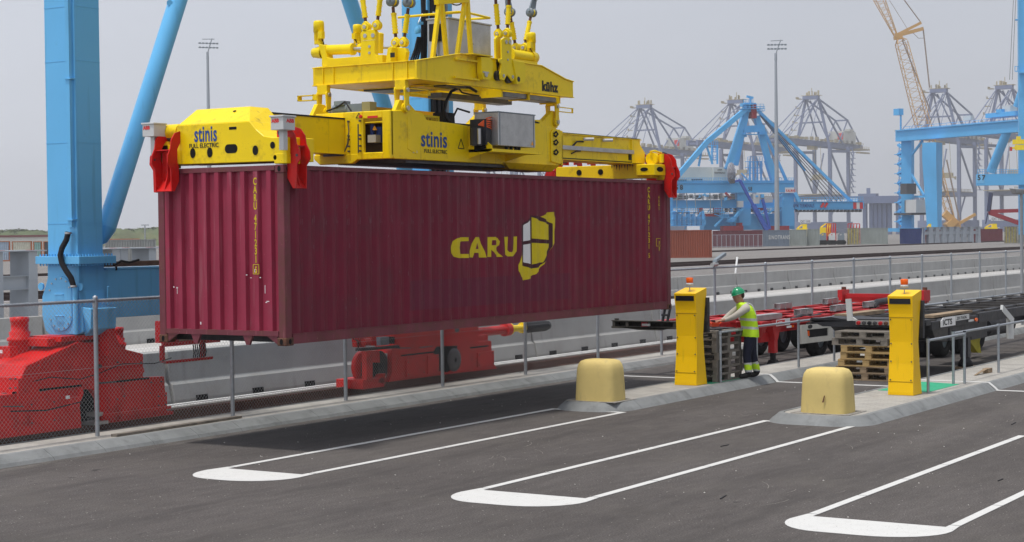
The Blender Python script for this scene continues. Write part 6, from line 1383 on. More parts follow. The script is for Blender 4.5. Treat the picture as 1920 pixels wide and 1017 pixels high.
bb('mast_head',FBLU,lambda mb:(pbox(mb,1396,193,1418,199,0,3),pbox(mb,1402,199,1412,210,-.3,3)))
bb('rope_drum',mat('dull_red',(.30,.02,.03),.5),lambda mb:(pbox(mb,1409,196,1419,222,-.6,2)))
bb('railing',FBLU,lambda mb:(plat(mb,1262,1372,343,-.4,26),plat(mb,1372,1488,343,-.4,26)))
bb('stair_tower',FBLU,lambda mb:[plat(mb,1402,1430,y,3,5) for y in (303,314,325)]+[pbeam(mb,(x,302),(x,343),.35,3) for x in (1406,1413,1420,1427)]+[pbeam(mb,(1406,343),(1390,325),.3,3)])
bb('stair_tower',FBLU,lambda mb:[plat(mb,1334,1346,y,3,3) for y in (273,285,300)]+[pbeam(mb,(x,272),(x,308),.35,3) for x in (1335,1345)])
hs=bb('machinery_house',CREAM,lambda mb:(pbox(mb,1250,314,1338,343,3,10),pbox(mb,1338,314,1372,343,2,9)))
bb('window',BSTL,lambda mb:(pbox(mb,1268,337,1288,340,2.9,.2),pbox(mb,1297,336,1318,339,2.9,.2)),hs)
def ftext(s,px,py,v,size,m,par=None,sx=1.,off=0.): a=S_(px,py,v); return text(s,size,F.P(*a),F.u,(0,0,1),m,par or CR,sx=sx,off=off,ext=.02)
ftext('APM',1345,320.5,1.95,.62,LBLK); ftext('TERMINALS',1339,326,1.95,.55,LBLK)
ftext('58',1266,356,-.05,1.6,LBLK,off=.05); ftext('58',1403,358,-.05,1.3,LBLK,off=.02,sx=.7)
sg=bb('name_board',WHT,lambda mb:pbox(mb,1472,352,1489,362,-.1,.08)); ftext('KALMAR',1474,360,-.12,.85,LRED,sg,sx=.62,off=.03)
bb('column',FBLU,lambda mb:(pbox(mb,1382,361,1402,378,1,4),pbox(mb,1386,390,1408,424,1,4),pbox(mb,1466,362,1489,424,1,4)))
bb('column',FBLU,lambda mb:(pbox(mb,1250,361,1262,420,1,4)))
bb('sill_beam',FBLU,lambda mb:(pbox(mb,1320,402,1490,430,6,3),pbox(mb,1250,376,1390,390,2,2)))
bb('brace',FBLU,lambda mb:(pbeam(mb,(1392,392),(1368,420),.7,0),pbeam(mb,(1490,362),(1498,379),.8,0)))
bb('lower_machinery',FBLU,lambda mb:[pbox(mb,1262+i*9,396+(i%3)*5,1267+i*9,424,-1,1.4) for i in range(7)]+[plat(mb,1258,1322,412,-2,14),plat(mb,1258,1322,424,-2,14),plat(mb,1262,1310,398,-2,10)]+[pbeam(mb,(1262+i*11,412),(1270+i*11,398),.3,-1) for i in range(5)])
bb('underslung_gear',DST,lambda mb:[pbox(mb,x,364+random.randint(0,3),x+random.randint(3,9),372+random.randint(0,3),1,1) for x in range(1262,1380,11)]+[pbox(mb,x,391,x+4,398,3,1) for x in range(1345,1470,8)])
bb('light_fitting',mat('pale_box',(.6,.6,.58),.6),lambda mb:[pbox(mb,x,368+random.randint(0,4),x+3,372+random.randint(0,3),.8,.5) for x in range(1290,1340,9)]+[pbox(mb,x,392,x+5,396,2.5,.5) for x in (1365,1372,1440,1450,1460)])
bb('red_hopper',MATS['dull_red'],lambda mb:(pbox(mb,1313,390,1318,405,-.5,2),pbox(mb,1342,390,1352,405,-.5,2),pbox(mb,1313,401,1352,406,-.5,2),pbeam(mb,(1360,362),(1371,373),.5,-.5),pbox(mb,1422,390,1432,400,2,1)))
bb('driver_cab',BOXG,lambda mb:(pbox(mb,1413,364,1424,382,-.5,2),pbox(mb,1384,377,1394,389,-.3,1)))
bb('driver_cab',mat('foil_wrap',(.42,.42,.42),.5,bump=.5,bscale=3),lambda mb:(pbox(mb,1433,369,1449,380,-.5,2)))
bb('bogie',MATS['dull_red'],lambda mb:(pbox(mb,1356,424,1394,433,-1,2),pbox(mb,1443,424,1480,433,-1,2),pbox(mb,1386,418,1392,424,-1,2)))
bm=bb('outreach_beam',FBLU,lambda mb:(pbox(mb,1490,379,1620,391,1,2),pbox(mb,1494,391,1618,393,1,2)))
ftext('APM TERMINALS',1487,389.5,.95,1.25,LBLU,sx=.56,off=.01)
bb('warning_stripe',LRED,lambda mb:(pbox(mb,1600,380,1606,392,.9,.08),pbox(mb,1612,380,1618,392,.9,.08)),bm); bb('white_stripe',WHT,lambda mb:(pbox(mb,1606,380,1612,392,.9,.08)),bm)
bb('slash_mark',LRED,lambda mb:(pbeam(mb,(1539,389),(1544,381),.5,.9),pbeam(mb,(1546,389),(1551,381),.5,.9)))
bb('beam_roller',DST,lambda mb:[pbox(mb,x,393,x+3,398,1,1) for x in range(1494,1616,7)]+[pbox(mb,1494,396,1612,397,1.5,.5)])
bb('railing',FBLU,lambda mb:(plat(mb,1492,1618,379,.6,26)))
bb('white_cab',WHT,lambda mb:(pbox(mb,1588,372,1609,380,2,2)))
random.seed(11)
def clutter(mb):
    for k in range(46):
        x=random.uniform(1258,1470); y=random.choice([random.uniform(362,376),random.uniform(391,402),random.uniform(402,424)]); v=random.uniform(-1.5,.5); w=random.uniform(2,9); hh=random.uniform(2,7)
        if y>400 and x>1340: continue
        if k%3==0: pbeam(mb,(x,y),(x+w*random.choice((-1,1))*2,y+hh*1.6),.22,v)
        else: pbox(mb,x,y,x+w*.6,y+hh,v,random.uniform(.3,1.2))
bb('walkway_clutter',FBLU,clutter)
bb('pipe_run',GREY,lambda mb:[pbeam(mb,(1262,y),(1380,y+1),.14,-.8) for y in (367,371,394,399)]+[pbeam(mb,(x,362),(x+2,402),.16,-.9) for x in (1268,1287,1303,1331,1352)])
bb('access_stair',FBLU,lambda mb:[plat(mb,x,x+16,y,-1.5,5) for x,y in ((1350,408),(1364,416),(1420,404),(1440,396),(1452,388),(1340,398))]+[pbeam(mb,(1366,416),(1384,402),.4,-1.2),pbeam(mb,(1436,404),(1452,392),.4,-1.2),pbeam(mb,(1340,425),(1356,408),.4,-1.2)])
# dish reel
a=F.P(*S_(1370,325,-2)); ax=(_r0*.88-_f*.47).normalized(); mb=MB(); mb.lathe(a,ax,[(-.1,.4),(0,2.5),(.25,2.55),(.4,.5),(.9,.4),(.9,0)],24)
for k in range(14):
    t=2*PI*k/14; _,_,u_,v_=mb.frame(a,a+ax); e=a+ax*.5+u_*2.4*math.cos(t)+v_*2.4*math.sin(t); mb.beam(a+ax*.9,e,.08,.08)
mb.build('cable_reel',mat('reel_grey',(.30,.31,.35),.5),CR)
# boom lift working in front of the crane
G=thing('boom_lift','blue telescopic boom lift raised in front of blue crane number 58','boom lift',F.P(3,-6,0))
def gb(name,m,fn): mb=MB(); fn(mb); return mb.build(name,m,G)
gb('telescopic_boom',mat('lift_blue',(.03,.09,.42),.4),lambda mb:(F.bm(mb,S_(1438,432,-6),S_(1412,385,-6),1.,1.),F.bm(mb,S_(1412,385,-6),S_(1387,338,-6),.6,.6),F.bm(mb,S_(1387,338,-6),S_(1377,341,-6),.5,.5),F.bm(mb,S_(1443,430,-6),S_(1430,374,-6),.6,.6)))
gb('chassis',mat('lift_grey',(.1,.1,.12),.5),lambda mb:(F.bx(mb,*[(S_(1430,430,-7)[0]),-7.,.6],S_(1452,430,-7)[0],-5,1.8)))
gb('basket',DST,lambda mb:(pbox(mb,1371,336,1378,344,-6.5,1.2)))
# ---- blue crane 57
H=LF(dp(1690,430,430),math.radians(59.3))
C7=thing('blue_gantry_crane','light blue portal crane number 57 with an outside spiral stair at the right edge','gantry crane',H.P(0,0,0))
def hb7(name,m,fn,par=None): mb=MB(); fn(mb); return mb.build(name,m,par or C7)
SH=H.sc
def hbm(mb,p,q,w,v0=0,v1=None,h=None): H.bm(mb,SH(*p,v0),SH(*q,v0 if v1 is None else v1),w,h)
def hbox(mb,x0,y0,x1,y1,v,th): a=SH(x0,y0,v); c=SH(x1,y1,v); H.bx(mb,a[0],v,c[2],c[0],v+th,a[2])
zt=SH(1692,247,0)[2]; zb=SH(1692,266,0)[2]
uu=SH(1692,250,0)[0]; ue=SH(2300,250,0)[0]
hb7('portal_girder',FBLU,lambda mb:H.bx(mb,uu,0,zb,ue,2.2,zt))
hb7('girder_flange',FBLU,lambda mb:H.bx(mb,uu-.4,-.4,zt,ue,2.6,zt+.25))
def rl(mb):
    n=44
    for dz in (.6,1.15): H.bm(mb,(uu,-.4,zt+dz),(ue,-.4,zt+dz),.08)
    for i in range(n+1): u=uu+(ue-uu)*i/n; H.bm(mb,(u,-.4,zt),(u,-.4,zt+1.2),.07)
hb7('railing',FBLU,rl)
hb7('column',FBLU,lambda mb:(hbm(mb,(1702,262),(1702,428),2.6,0,h=2.0)))
def lg(mb):
    a=SH(1750,268,4); c=SH(1752,430,4)
    H.bx(mb,a[0]-2.9,3,c[2]+1,a[0]+2.2,6,a[2]); 
hb7('column',FBLU,lambda mb:(H.bm(mb,SH(1748,268,3),SH(1748,300,3),3.4,4.6),mb.beam(H.P(*SH(1748,300,3)),H.P(*SH(1752,430,3)),3.4,4.6,w2=2.6,h2=3.0)))
hb7('brace',FBLU,lambda mb:(hbm(mb,(1706,296),(1730,264),.45,0),hbm(mb,(1706,322),(1732,366),.45,0),hbm(mb,(1706,369),(1735,369),.5,0)))
def spiral(mb):
    k=0; y=272
    while y<428:
        a=SH(1687 if k%2==0 else 1701,y,-1.9); b_=SH(1701 if k%2==0 else 1687,y+9,-1.9)
        H.bm(mb,a,b_,1.6,.55); H.bm(mb,(a[0],-2.1,a[2]+1),(b_[0],-2.1,b_[2]+1),.1,.1); H.bx(mb,b_[0]-.8,-2.3,b_[2]-.1,b_[0]+.8,-.8,b_[2]+.1)
        for dz in (.5,1.): H.bm(mb,(b_[0]-1,-2.3,b_[2]+dz),(b_[0]+1,-2.3,b_[2]+dz),.08)
        for du in (-1,0,1): H.bm(mb,(b_[0]+du,-2.3,b_[2]),(b_[0]+du,-2.3,b_[2]+1),.07)
        y+=9; k+=1
    H.bm(mb,SH(1686,268,-1.8),SH(1686,428,-1.8),.16); H.bm(mb,SH(1697,268,-1.8),SH(1697,428,-1.8),.3)
hb7('outside_stair',FBLU,spiral)
hb7('lamp_box',FBLU,lambda mb:(hbox(mb,1684,205,1694,216,-1,1.5),hbm(mb,(1689,216),(1689,246),.35,-.5)))
hb7('electric_house',BOXG,lambda mb:(hbox(mb,1722,375,1742,399,-.5,4)))
hb7('equipment',DST,lambda mb:(hbox(mb,1708,376,1715,398,1,2),hbox(mb,1706,345,1718,364,1,3),hbox(mb,1706,400,1740,403,-1,5)))
hb7('junction_box',BOXG,lambda mb:(hbox(mb,1812,218,1826,225,-1,1)))
hb7('platform',FBLU,lambda mb:(hbox(mb,1866,214,1925,217,-2,3),hbox(mb,1880,206,1890,214,-1,2)))
hb7('cab',BOXG,lambda mb:(hbox(mb,1891,199,1907,212,-2,2)))
hb7('sill_beam',FBLU,lambda mb:(hbox(mb,1688,428,1745,434,-1,4)))
hb7('diagonal_tube',FBLU,lambda mb:mb.cyl(H.P(*SH(1890,243,1)),H.P(*SH(1858,322,1)),1.05,n=14))
hb7('upper_tube',FBLU,lambda mb:mb.cyl(H.P(*SH(1908,200,1)),H.P(*SH(1924,150,1)),1.0,n=14))
# tall mast at the frame edge and the crosswise beam with the number
M0=LF(dp(1925,430,330),YAW+math.radians(-90-16+4))
def MB_(px0,py0,px1,py1,v,th,mb): a=M0.sc(px0,py0,v); c=M0.sc(px1,py1,v); M0.bx(mb,a[0],v,c[2],c[0],v+th,a[2])
mb=MB(); MB_(1909,-220,1945,440,0,3.2,mb); mb.build('mast',FBLU,C7)
mb=MB(); MB_(1912,134,1930,137,-1,1,mb)
for x in (1903,1908): a=M0.sc(x,124,-1); c=M0.sc(x,134,-1); M0.bm(mb,a,c,.1)
M0.bm(mb,M0.sc(1903,125,-1),M0.sc(1912,125,-1),.1); M0.bm(mb,M0.sc(1903,134,-1),M0.sc(1912,134,-1),.15); MB_(1904,12*3,1909,38,0,1,mb); mb.build('mast_platform',FBLU,C7)
mb=MB(); MB_(1831,327,2100,344,-1,2.5,mb); xb=mb.build('cross_beam',FBLU,C7)
a=M0.sc(1832.5,336.5,-1.06); text('57',1.35,M0.P(*a)-Vector((0,0,.15)),M0.u,(0,0,1),LBLK,xb,off=.03,ext=.02,sx=.95)
mb=MB(); MB_(1831,327.5,1846,343.5,-1.04,.03,mb); mb.build('number_field',mat('pale_blue_field',(.18,.50,.80),.5),xb)
mb=MB()
for py in (318,322.5): M0.bm(mb,M0.sc(1833,py,-1),M0.sc(1940,py,-1),.08)
for i in range(24): x=1833+i*4.5; M0.bm(mb,M0.sc(x,318,-1),M0.sc(x,327,-1),.07)
mb.build('railing',FBLU,C7)
mb=MB(); MB_(1899,262,1940,270,-4,1.2,mb); MB_(1903,272,1940,281,-4,1,mb); MB_(1897,276,1903,279,-4,1,mb); MB_(1906,256,1914,262,-4,1,mb); SPF=mb.build('spreader',YEL2,C7)
mb=MB(); MB_(1894,276,1898,283,-4,1,mb); mb.build('spreader_flipper',RED,C7)
mb=MB()
for p,q in (((1903,-60),(1893,150)),((1907,-60),(1898,150))): M0.bm(mb,M0.sc(*p,-1),M0.sc(*q,-1),.07)
mb.build('hoist_rope',DST,C7)
# lattice crane
LC=thing('lattice_boom_crane','slender yellow lattice boom crane rising behind blue portal crane 57','crawler crane',Vector((dp(1790,430,560).x,dp(1790,430,560).y,0)))
def LP(px,py,D=560): return dp(px,py,D)
def lattice(p,q,w0,w1,n,m,name='lattice_boom',r=.11):
    mb=MB(); p=Vector(p);q=Vector(q); d=(q-p).normalized(); sde=_r-d*_r.dot(d); sde.normalize(); dep=d.cross(sde).normalized()
    c=lambda t,i:(p+(q-p)*t)+sde*(1 if i in(0,1) else -1)*(w0+(w1-w0)*t)/2+dep*(1 if i in (0,3) else -1)*(w0+(w1-w0)*t)/2
    for i in range(4): mb.beam(c(0,i),c(1,i),r*2,r*2)
    for k in range(n):
        t0,t1=k/n,(k+1)/n
        for i in range(4):
            j=(i+1)%4; mb.beam(c(t0,i if k%2 else j),c(t1,j if k%2 else i),r,r)
    return mb.build(name,m,LC)
lattice(LP(1786,418),LP(1732,240),1.6,4.2,16,MYEL); lattice(LP(1732,240),LP(1690,80),4.2,3.4,18,MYEL); lattice(LP(1690,80),LP(1686,72),3.4,1.2,2,MYEL)
lattice(LP(1679,66),LP(1640,-20),1.0,3.4,14,MYEL,'lattice_jib')
mb=MB()
for p,q,w in (((1681,66),(1727,43),.9),((1683,67),(1731,54),1.1),((1686,68),(1678,66),1.4),((1676,72),(1692,70),1.2)): mb.beam(LP(*p),LP(*q),w,w)
mb.build('jib_strut',MYEL,LC)
mb=MB()
for p,q,w in (((1727,43),(1684,-15),.3),((1731,54),(1743,165),.35),((1710,60),(1722,72),.15),((1722,72),(1731,72),.15),((1692,76),(1745,210),.35),((1664,-5),(1705,60),.12)): mb.beam(LP(*p),LP(*q),w,w)
for p,q,w in (((1790,415),(1738,250),.4),((1800,418),(1775,300),.4)): mb.beam(LP(*p),LP(*q),w,w)
mb.build('pendant_line',mat('pendant_grey',(.3,.24,.2),.6),LC)
mb=MB(); mb.beam(LP(1770,400),LP(1792,420),3,2.2); mb.beam(LP(1776,416),LP(1785,426),5,2.5); mb.beam(LP(1790,424),LP(1829,402),.9,.9); mb.beam(LP(1790,426),LP(1800,424),2.4,1.2); mb.build('superstructure',MYEL,LC)
mb=MB(); a=LP(1783,430); mb.box(a.x-4,a.y-5,0,a.x+4,a.y+5,2.2); mb.build('crawler_track',DST,LC)
# red boom machine and yard vehicles
RB=thing('red_boom_machine','red angled boom machine with a dark mast near crane 57','machine',Vector((dp(1880,430,380).x,dp(1880,430,380).y,0)))
mb=MB(); q=lambda x,y:dp(x,y,380); mb.beam(q(1853,397),q(1916,395),.8,.8); mb.beam(q(1855,399),q(1917,421),.8,.9); mb.beam(q(1866,399),q(1868,405),.4,.4); mb.build('boom',MATS['dull_red'],RB)
mb=MB(); mb.beam(q(1854,397),q(1858,362),.7,.9); mb.beam(q(1848,420),q(1852,400),.2,.2); mb.build('mast',mat('navy_mast',(.03,.04,.09),.5),RB)
def yardbox(x0,y0,x1,y1,D,m,label,cat,name,d=2.5,group=None,axis=None,parts=None):
    """box-like yard object facing the camera side, from surveyed outline; stands on the yard"""
    fr=LF(dp((x0+x1)/2,y1,D),YAW-PI/2-math.atan(((x0+x1)/2-960)/FPX)+ (axis or 0)); a=fr.sc(x0,y0,0); c=fr.sc(x1,y1,0)
    mb=MB(); fr.bx(mb,a[0],0,max(0,min(c[2],.0))-0.03,c[0],d,a[2]); return mb,fr,a,c
def box_container(x0,y0,x1,y1,D,m,label,group='stored containers along the yard edge',d=2.44,doors=None,word=None,wm=None,base=True,axis=0.,endw=0,endm=None,wsize=None,fm=None):
    fr=LF(dp((x0+x1)/2,y1,D),YAW-PI/2-math.atan(((x0+x1)/2-960)/FPX)+axis); a=fr.sc(x0,y0,0); c=fr.sc(x1,y1,0)
    z0=max(-.03,c[2]) if not base else -.03; z1=a[2]; u0,u1=a[0],c[0]
    root=thing('storage_container',label,'container',fr.P((u0+u1)/2,d/2,z0),group)
    mb=MB(); n=int(abs(u1-u0)/.28); vs=[]; us=[]
    for i in range(n):
        for t,dd in ((0,0),(.26,0),(.5,.06),(.74,.06)): us.append((u0+.12+(u1-u0-.24)*(i+t)/n,dd))
    for u,dd in us: vs+=[fr.P(u,.02+dd,z0+.15),fr.P(u,.02+dd,z1-.08)]
    mb.add(vs,[(2*i,2*i+2,2*i+3,2*i+1) for i in range(len(us)-1)]); mb.build('side_panel',m,root,fix=False)
    mb=MB(); fr.bx(mb,u0,.10,z0,u1,d,z1-.03); 
    for u in (u0,u1-.14): fr.bx(mb,u,0,z0,u+.14,.16,z1)
    fr.bx(mb,u0,0,z1-.1,u1,.1,z1); fr.bx(mb,u0,0,z0,u1,.1,z0+.16); mb.build('frame',fm or m,root)
    if doors:
        mb=MB(); 
        for k in range(4): u=u0+(u1-u0)*(.15+.22*k); fr.bm(mb,(u,-.05,z0+.15),(u,-.05,z1-.15),.06)
        mb.build('locking_bar',doors,root)
    if word:
        w,px,py,size,mm,sx=word; q_=fr.sc(px,py,-.01); text(w,size,fr.P(q_[0],-.02,q_[2]),fr.u,(0,0,1),mm,root,sx=sx,off=.02,ext=.01)
    return root
BRN=mat('rust_orange_container',(.26,.065,.035),.6,var=.12,scale=.5); DMR=mat('dark_maroon_container',(.14,.03,.04),.6,var=.12,scale=.5); SLT=mat('slate_container',(.16,.20,.25),.6,var=.1); GGR=mat('grey_green_container',(.30,.33,.31),.6,var=.12,scale=.4); NVB=mat('navy_container',(.02,.035,.14),.5,var=.1); RUG=mat('rust_marked_container',(.42,.40,.30),.6,var=.15,dirt=(.10,.07,.04),dirtamt=.9,dscale=1.2)
box_container(1180,433,1335,476,202,BRN,'rust orange container directly behind the hanging container end')
box_container(1336,433,1430,460,322,DMR,'dark maroon container behind a mesh fence with white marks')
box_container(1430,432,1480,458,330,SLT,'slate container with faded white lettering',word=('SINOTRANS',1441,449,1.05,BOXG,.62))
box_container(1480,431,1513,458,334,GGR,'plain pale grey green container beside the slate one'); box_container(1513,430,1537,457,336,GGR,'narrow pale grey green container second from the slate one')
box_container(1588,428,1612,457,346,RUG,'rust streaked pale container end with locking bars beside the grey container',doors=LYEL); box_container(1613,428,1665,455,350,GGR,'long grey container between the rust streaked end and the navy container')
box_container(1687,429,1733,455,352,NVB,'navy blue container with a thin white vertical mark'); box_container(1735,431,1775,449,375,DMR,'maroon container hidden behind the grey frames, left one'); box_container(1815,430,1880,449,378,DMR,'maroon container with three white marks right of the grey frames')
box_container(1883,425,1908,456,338,RUG,'rust streaked pale container end at the right edge of the yard',doors=LYEL); box_container(1909,425,1960,455,340,GGR,'grey container cut by the right frame edge')
# mesh fence panels
YF=thing('yard_fence','low steel mesh fence in front of the dark maroon container','fence',Vector((dp(1380,460,318).x,dp(1380,460,318).y,0)))
fr=LF(dp(1380,460,318),YAW-PI/2-math.atan((1380-960)/FPX)); mb=MB(); a=fr.sc(1336,441,0); c=fr.sc(1430,460,0); n=11
for i in range(n+1): u=a[0]+(c[0]-a[0])*i/n; fr.bm(mb,(u,0,0),(u,0,a[2]),.08)
for z in (a[2],.15): fr.bm(mb,(a[0],0,z),(c[0],0,z),.08)
mb.build('fence_frame',GALV,YF)
mb=MB(); k=0; u=a[0]
while u<c[0]: fr.bm(mb,(u,0,.1),(u,0,a[2]),.02); u+=.22
mb.build('mesh_panel',GALV,YF)
# grey steel frames standing in the yard (right)
def sup(px,D,h=3.0,w=5.0,label='',group=None,turn=0.3,leg=.55,dd=.8,xr=None):
    o=dp(px,430,D); fr=LF(o,YAW-PI/2+turn); root=thing('steel_trestle',label,'trestle',fr.P(0,0,0),group)
    for u in (-w/2,w/2):
        mb=MB(); mb.add([fr.P(*p) for p in ((u-leg/2-.12,0,0),(u+leg/2+.12,0,0),(u+leg/2+.12,dd,0),(u-leg/2-.12,dd,0),(u-leg/2,0,h*.75),(u+leg/2,0,h*.75),(u+leg/2,dd,h*.75),(u-leg/2,dd,h*.75))],[(3,2,1,0),(4,5,6,7),(0,1,5,4),(1,2,6,5),(2,3,7,6),(3,0,4,7)]); fr.bx(mb,u-leg/2,0,h*.75,u+leg/2,dd,h-.06); mb.build('leg',SUPG,root)
    mb=MB(); fr.bx(mb,-w/2-.6,-.1,h-.06,w/2+.6,dd+.1,h); mb.build('top_plate',SUPG,root)
    mb=MB(); fr.bx(mb,-w/2+leg/2,.1,h*.55,w/2-leg/2,.16,h*.72); fr.bx(mb,-w/2+leg/2,0,h*.55-.04,w/2-leg/2,.5,h*.55); fr.bx(mb,-w/2+leg/2,0,h*.72,w/2-leg/2,.5,h*.72+.04); mb.build('cross_beam',SUPG,root)
    return root
for i,px in enumerate((1740,1752,1765,1778,1790,1803,1816,1829)): sup(px,352+i*.8,3.3,2.2,'pale grey steel trestle in the row between the navy and right hand containers',group='distant grey trestles',turn=.5,leg=.55)
# near trestles at left
def nsup(X,Y,label,w=1.3,h=2.78,l=.30): 
    root=thing('steel_trestle',label,'trestle',(X,Y,0),'large grey trestles behind the road')
    for x in (X-w/2,X+w/2):
        mb=MB(); mb.hull([(x-.28,Y-.3,0),(x+.18,Y-.3,0),(x-.28,Y+.5,0),(x+.18,Y+.5,0),(x-.16,Y-.3,1.9),(x+.18,Y-.3,1.9),(x-.16,Y+.5,1.9),(x+.18,Y+.5,1.9)]); mb.box(x-.16,Y-.3,1.9,x+.18,Y+.5,h-.04); mb.build('leg',SUPG,root,bev=.01)
    mb=MB(); mb.box(X-w/2-.3,Y-.4,h-.035,X+w/2+.45,Y+.62,h); tp=mb.build('top_plate',SUPG,root)
    mb=MB(); mb.box(X+w/2-.1,Y-.35,h+.001,X+w/2+.0,Y-.1,h+.005); mb.box(X-w/2,Y-.3,h+.001,X-w/2+.25,Y-.2,h+.005); mb.build('red_mark',LRED,tp)
    mb=MB(); mb.box(X-w/2+.17,Y-.2,1.66,X+w/2-.17,Y-.17,2.02); mb.box(X-w/2+.17,Y-.3,1.64,X+w/2-.17,Y-.05,1.66); mb.box(X-w/2+.17,Y-.3,2.02,X+w/2-.17,Y-.05,2.045); mb.build('cross_beam',SUPG,root)
nsup(15.75,23.2,'grey trestle with red marks left of the blue crane leg'); nsup(13.9,24.0,'grey trestle cut by the left frame edge'); nsup(17.0,27.2,'grey trestle half hidden behind the front pair'); nsup(20.35,24.4,'grey trestle between the blue crane leg and the hanging container',w=1.25); nsup(22.6,25.0,'grey trestle mostly hidden behind the hanging container')
# left yard containers and buildings
box_container(196,450,293,500,192,mat('grey_container',(.27,.28,.27),.6,var=.1,scale=.6),'long grey container between the blue crane leg and the hanging one',group='containers at the left yard'); box_container(105,452,195,500,193,GGR,'grey container hidden behind the blue crane leg',group='containers at the left yard')
OR=mat('orange_frame',(.42,.13,.04),.6)
for x0,x1,m,l in ((-30,20,mat('pale_blue_container',(.35,.45,.55),.6),'pale blue container with an orange frame at the left edge'),(22,61,mat('pale_yellow_container',(.55,.55,.45),.6),'pale ribbed container with an orange frame beside the blue crane leg'),(62,80,mat('sea_green_container',(.25,.42,.38),.6),'small sea green container beside the blue crane leg'),(81,104,DST,'dark container directly left of the blue crane leg')):
    box_container(x0,453,x1,500,238,m,l,group='containers at the left yard',fm=OR)
WH=thing('warehouse','long low cream warehouse with a dark red roof on the left horizon','warehouse',(dp(40,445,480).x,dp(40,445,480).y,0)); fr=LF(dp(40,445,480),YAW-PI/2+.28)
mb=MB(); a=fr.sc(-60,446,0); c=fr.sc(92,446,0); fr.bx(mb,a[0],0,-.03,c[0],12,a[2]); mb.build('wall',CREAM,WH)
mb=MB(); fr.bx(mb,a[0]-.3,-.3,a[2],c[0]+.3,12.3,a[2]+.55); mb.build('roof',mat('roof_dark_red',(.17,.04,.04),.7),WH)
mb=MB(); fr=LF(dp(240,452,320),YAW-PI/2+.25); a=fr.sc(200,448.5,0); c=fr.sc(262,448,0); fr.bx(mb,a[0],0,-.03,c[0],4,a[2]); tag(mb.build('stacked_flats',OR),'low orange stack seen above the long grey container','stack')
# green dunes on the left horizon
mb=MB(); n=150; rows=[]
for j,(D,zz) in enumerate(((600,0),(606,3.4),(615,5.4),(640,5.9),(700,5.0))):
    row=[]
    for i in range(n+1):
        px=-260+i*(760)/n; v=dp(px,440,D); row.append((v.x,v.y,(zz+(random.uniform(-.45,.55) if j in (1,2,3) else 0)+(.35*math.sin(i*.23)+.3*math.sin(i*.07)) if j else -.03)))
    rows.append(row)
vs=[p for r_ in rows for p in r_]; mb.add(vs,[(j*(n+1)+i,j*(n+1)+i+1,(j+1)*(n+1)+i+1,(j+1)*(n+1)+i) for j in range(4) for i in range(n)],True)
DUN=mat('dune_scrub',(.075,.10,.04),.95,var=.35,scale=.12,dirt=(.16,.15,.08),dirtamt=.5,dscale=.08)
o=struct(mb,'dune',DUN)
mb=MB()
for i in range(9000):
    j=random.uniform(0,1); px=random.uniform(-60,330); D=602+j*32; zz=min(1,j*2.2)*4.6+random.uniform(-.4,1.3)+.4*math.sin(px*.05); v=dp(px,440,D); s=random.uniform(.3,.9)
    q_=[Vector((v.x,v.y,zz))+Vector((random.uniform(-s,s),random.uniform(-s,s),random.uniform(-s*.5,s*.5))) for _ in range(3)]; mb.add(q_,[(0,1,2)])
tag(mb.build('dune_scrub',DUN,loc=(0,0,0),fix=False),'dark green scrub covering the dunes on the left horizon','scrub',kind='stuff')
# light masts
def mast(px,ytop,D,label,rz=0.):
    b_=dp(px,430,D); b_.z=0; t=dp(px,ytop,D); h=t.z; root=thing('light_mast',label,'light mast',(b_.x,b_.y,0),'tall floodlight masts')
    mb=MB(); mb.cyl((b_.x,b_.y,0),(b_.x,b_.y,h*.9),h*.0135,h*.006,n=12); mb.cyl((b_.x,b_.y,h*.9),(b_.x,b_.y,h*.935),.33,.28,n=10); mb.build('pole',GALV,root)
    u=_r0; fr_=LF(Vector((b_.x,b_.y,0)),math.atan2(u.y,u.x)+rz); mb=MB(); fr_.bm(mb,(0,0,h*.93),(1.1*(1 if px<900 else 1),0,h*1.0),.22)
    for z,w in ((.955,.55),(.975,.62),(.995,.38)): fr_.bm(mb,(-2.9*w*h/36+.3,0,h*z),(2.7*w*h/36+.3,0,h*z+.1),.16)
    mb.build('lamp_arm',GALV,root)
    mb=MB()
    for z in (.957,.977):
        for k in range(6): x=(-1.7+k*.6)*h/36+.3; fr_.bx(mb,x,-.2,h*z-.18,x+.45,.3,h*z+.12)
    mb.build('floodlight',GREY,root)
mast(1457,76,370,'tall grey floodlight mast on the right behind the blue crane'); mast(394,73,400,'tall grey floodlight mast rising behind the spreader at left',.4)
v=dp(272,447,330); mb=MB(); mb.cyl((v.x,v.y,0),(v.x,v.y,dp(272,423,330).z),.12,n=8); z=dp(272,423,330).z; fr=LF(v,YAW-PI/2); fr.bx(mb,-.7,0,z-.02,.7,.4,z+.16); tag(mb.build('street_lamp',GALV),'small T shaped lamp on the left horizon','lamp')
# lamp head poking in at right edge
mb=MB(); v=gy(1905,358,-1.0); mb.hull([v+Vector(p) for p in ((-.1,.0,.05),(.9,-.1,.05),(.0,.2,.08),(.9,.2,.08),(.0,.0,-.06),(.8,.0,-.1),(.1,.15,-.08),(.8,.15,-.1))])
mb.cyl(v+Vector((.75,.05,0)),v+Vector((.8,.05,-v.z)),.05,n=10); tag(mb.build('lamp_post',GALD),'grey lamp head on a post at the right frame edge','lamp')
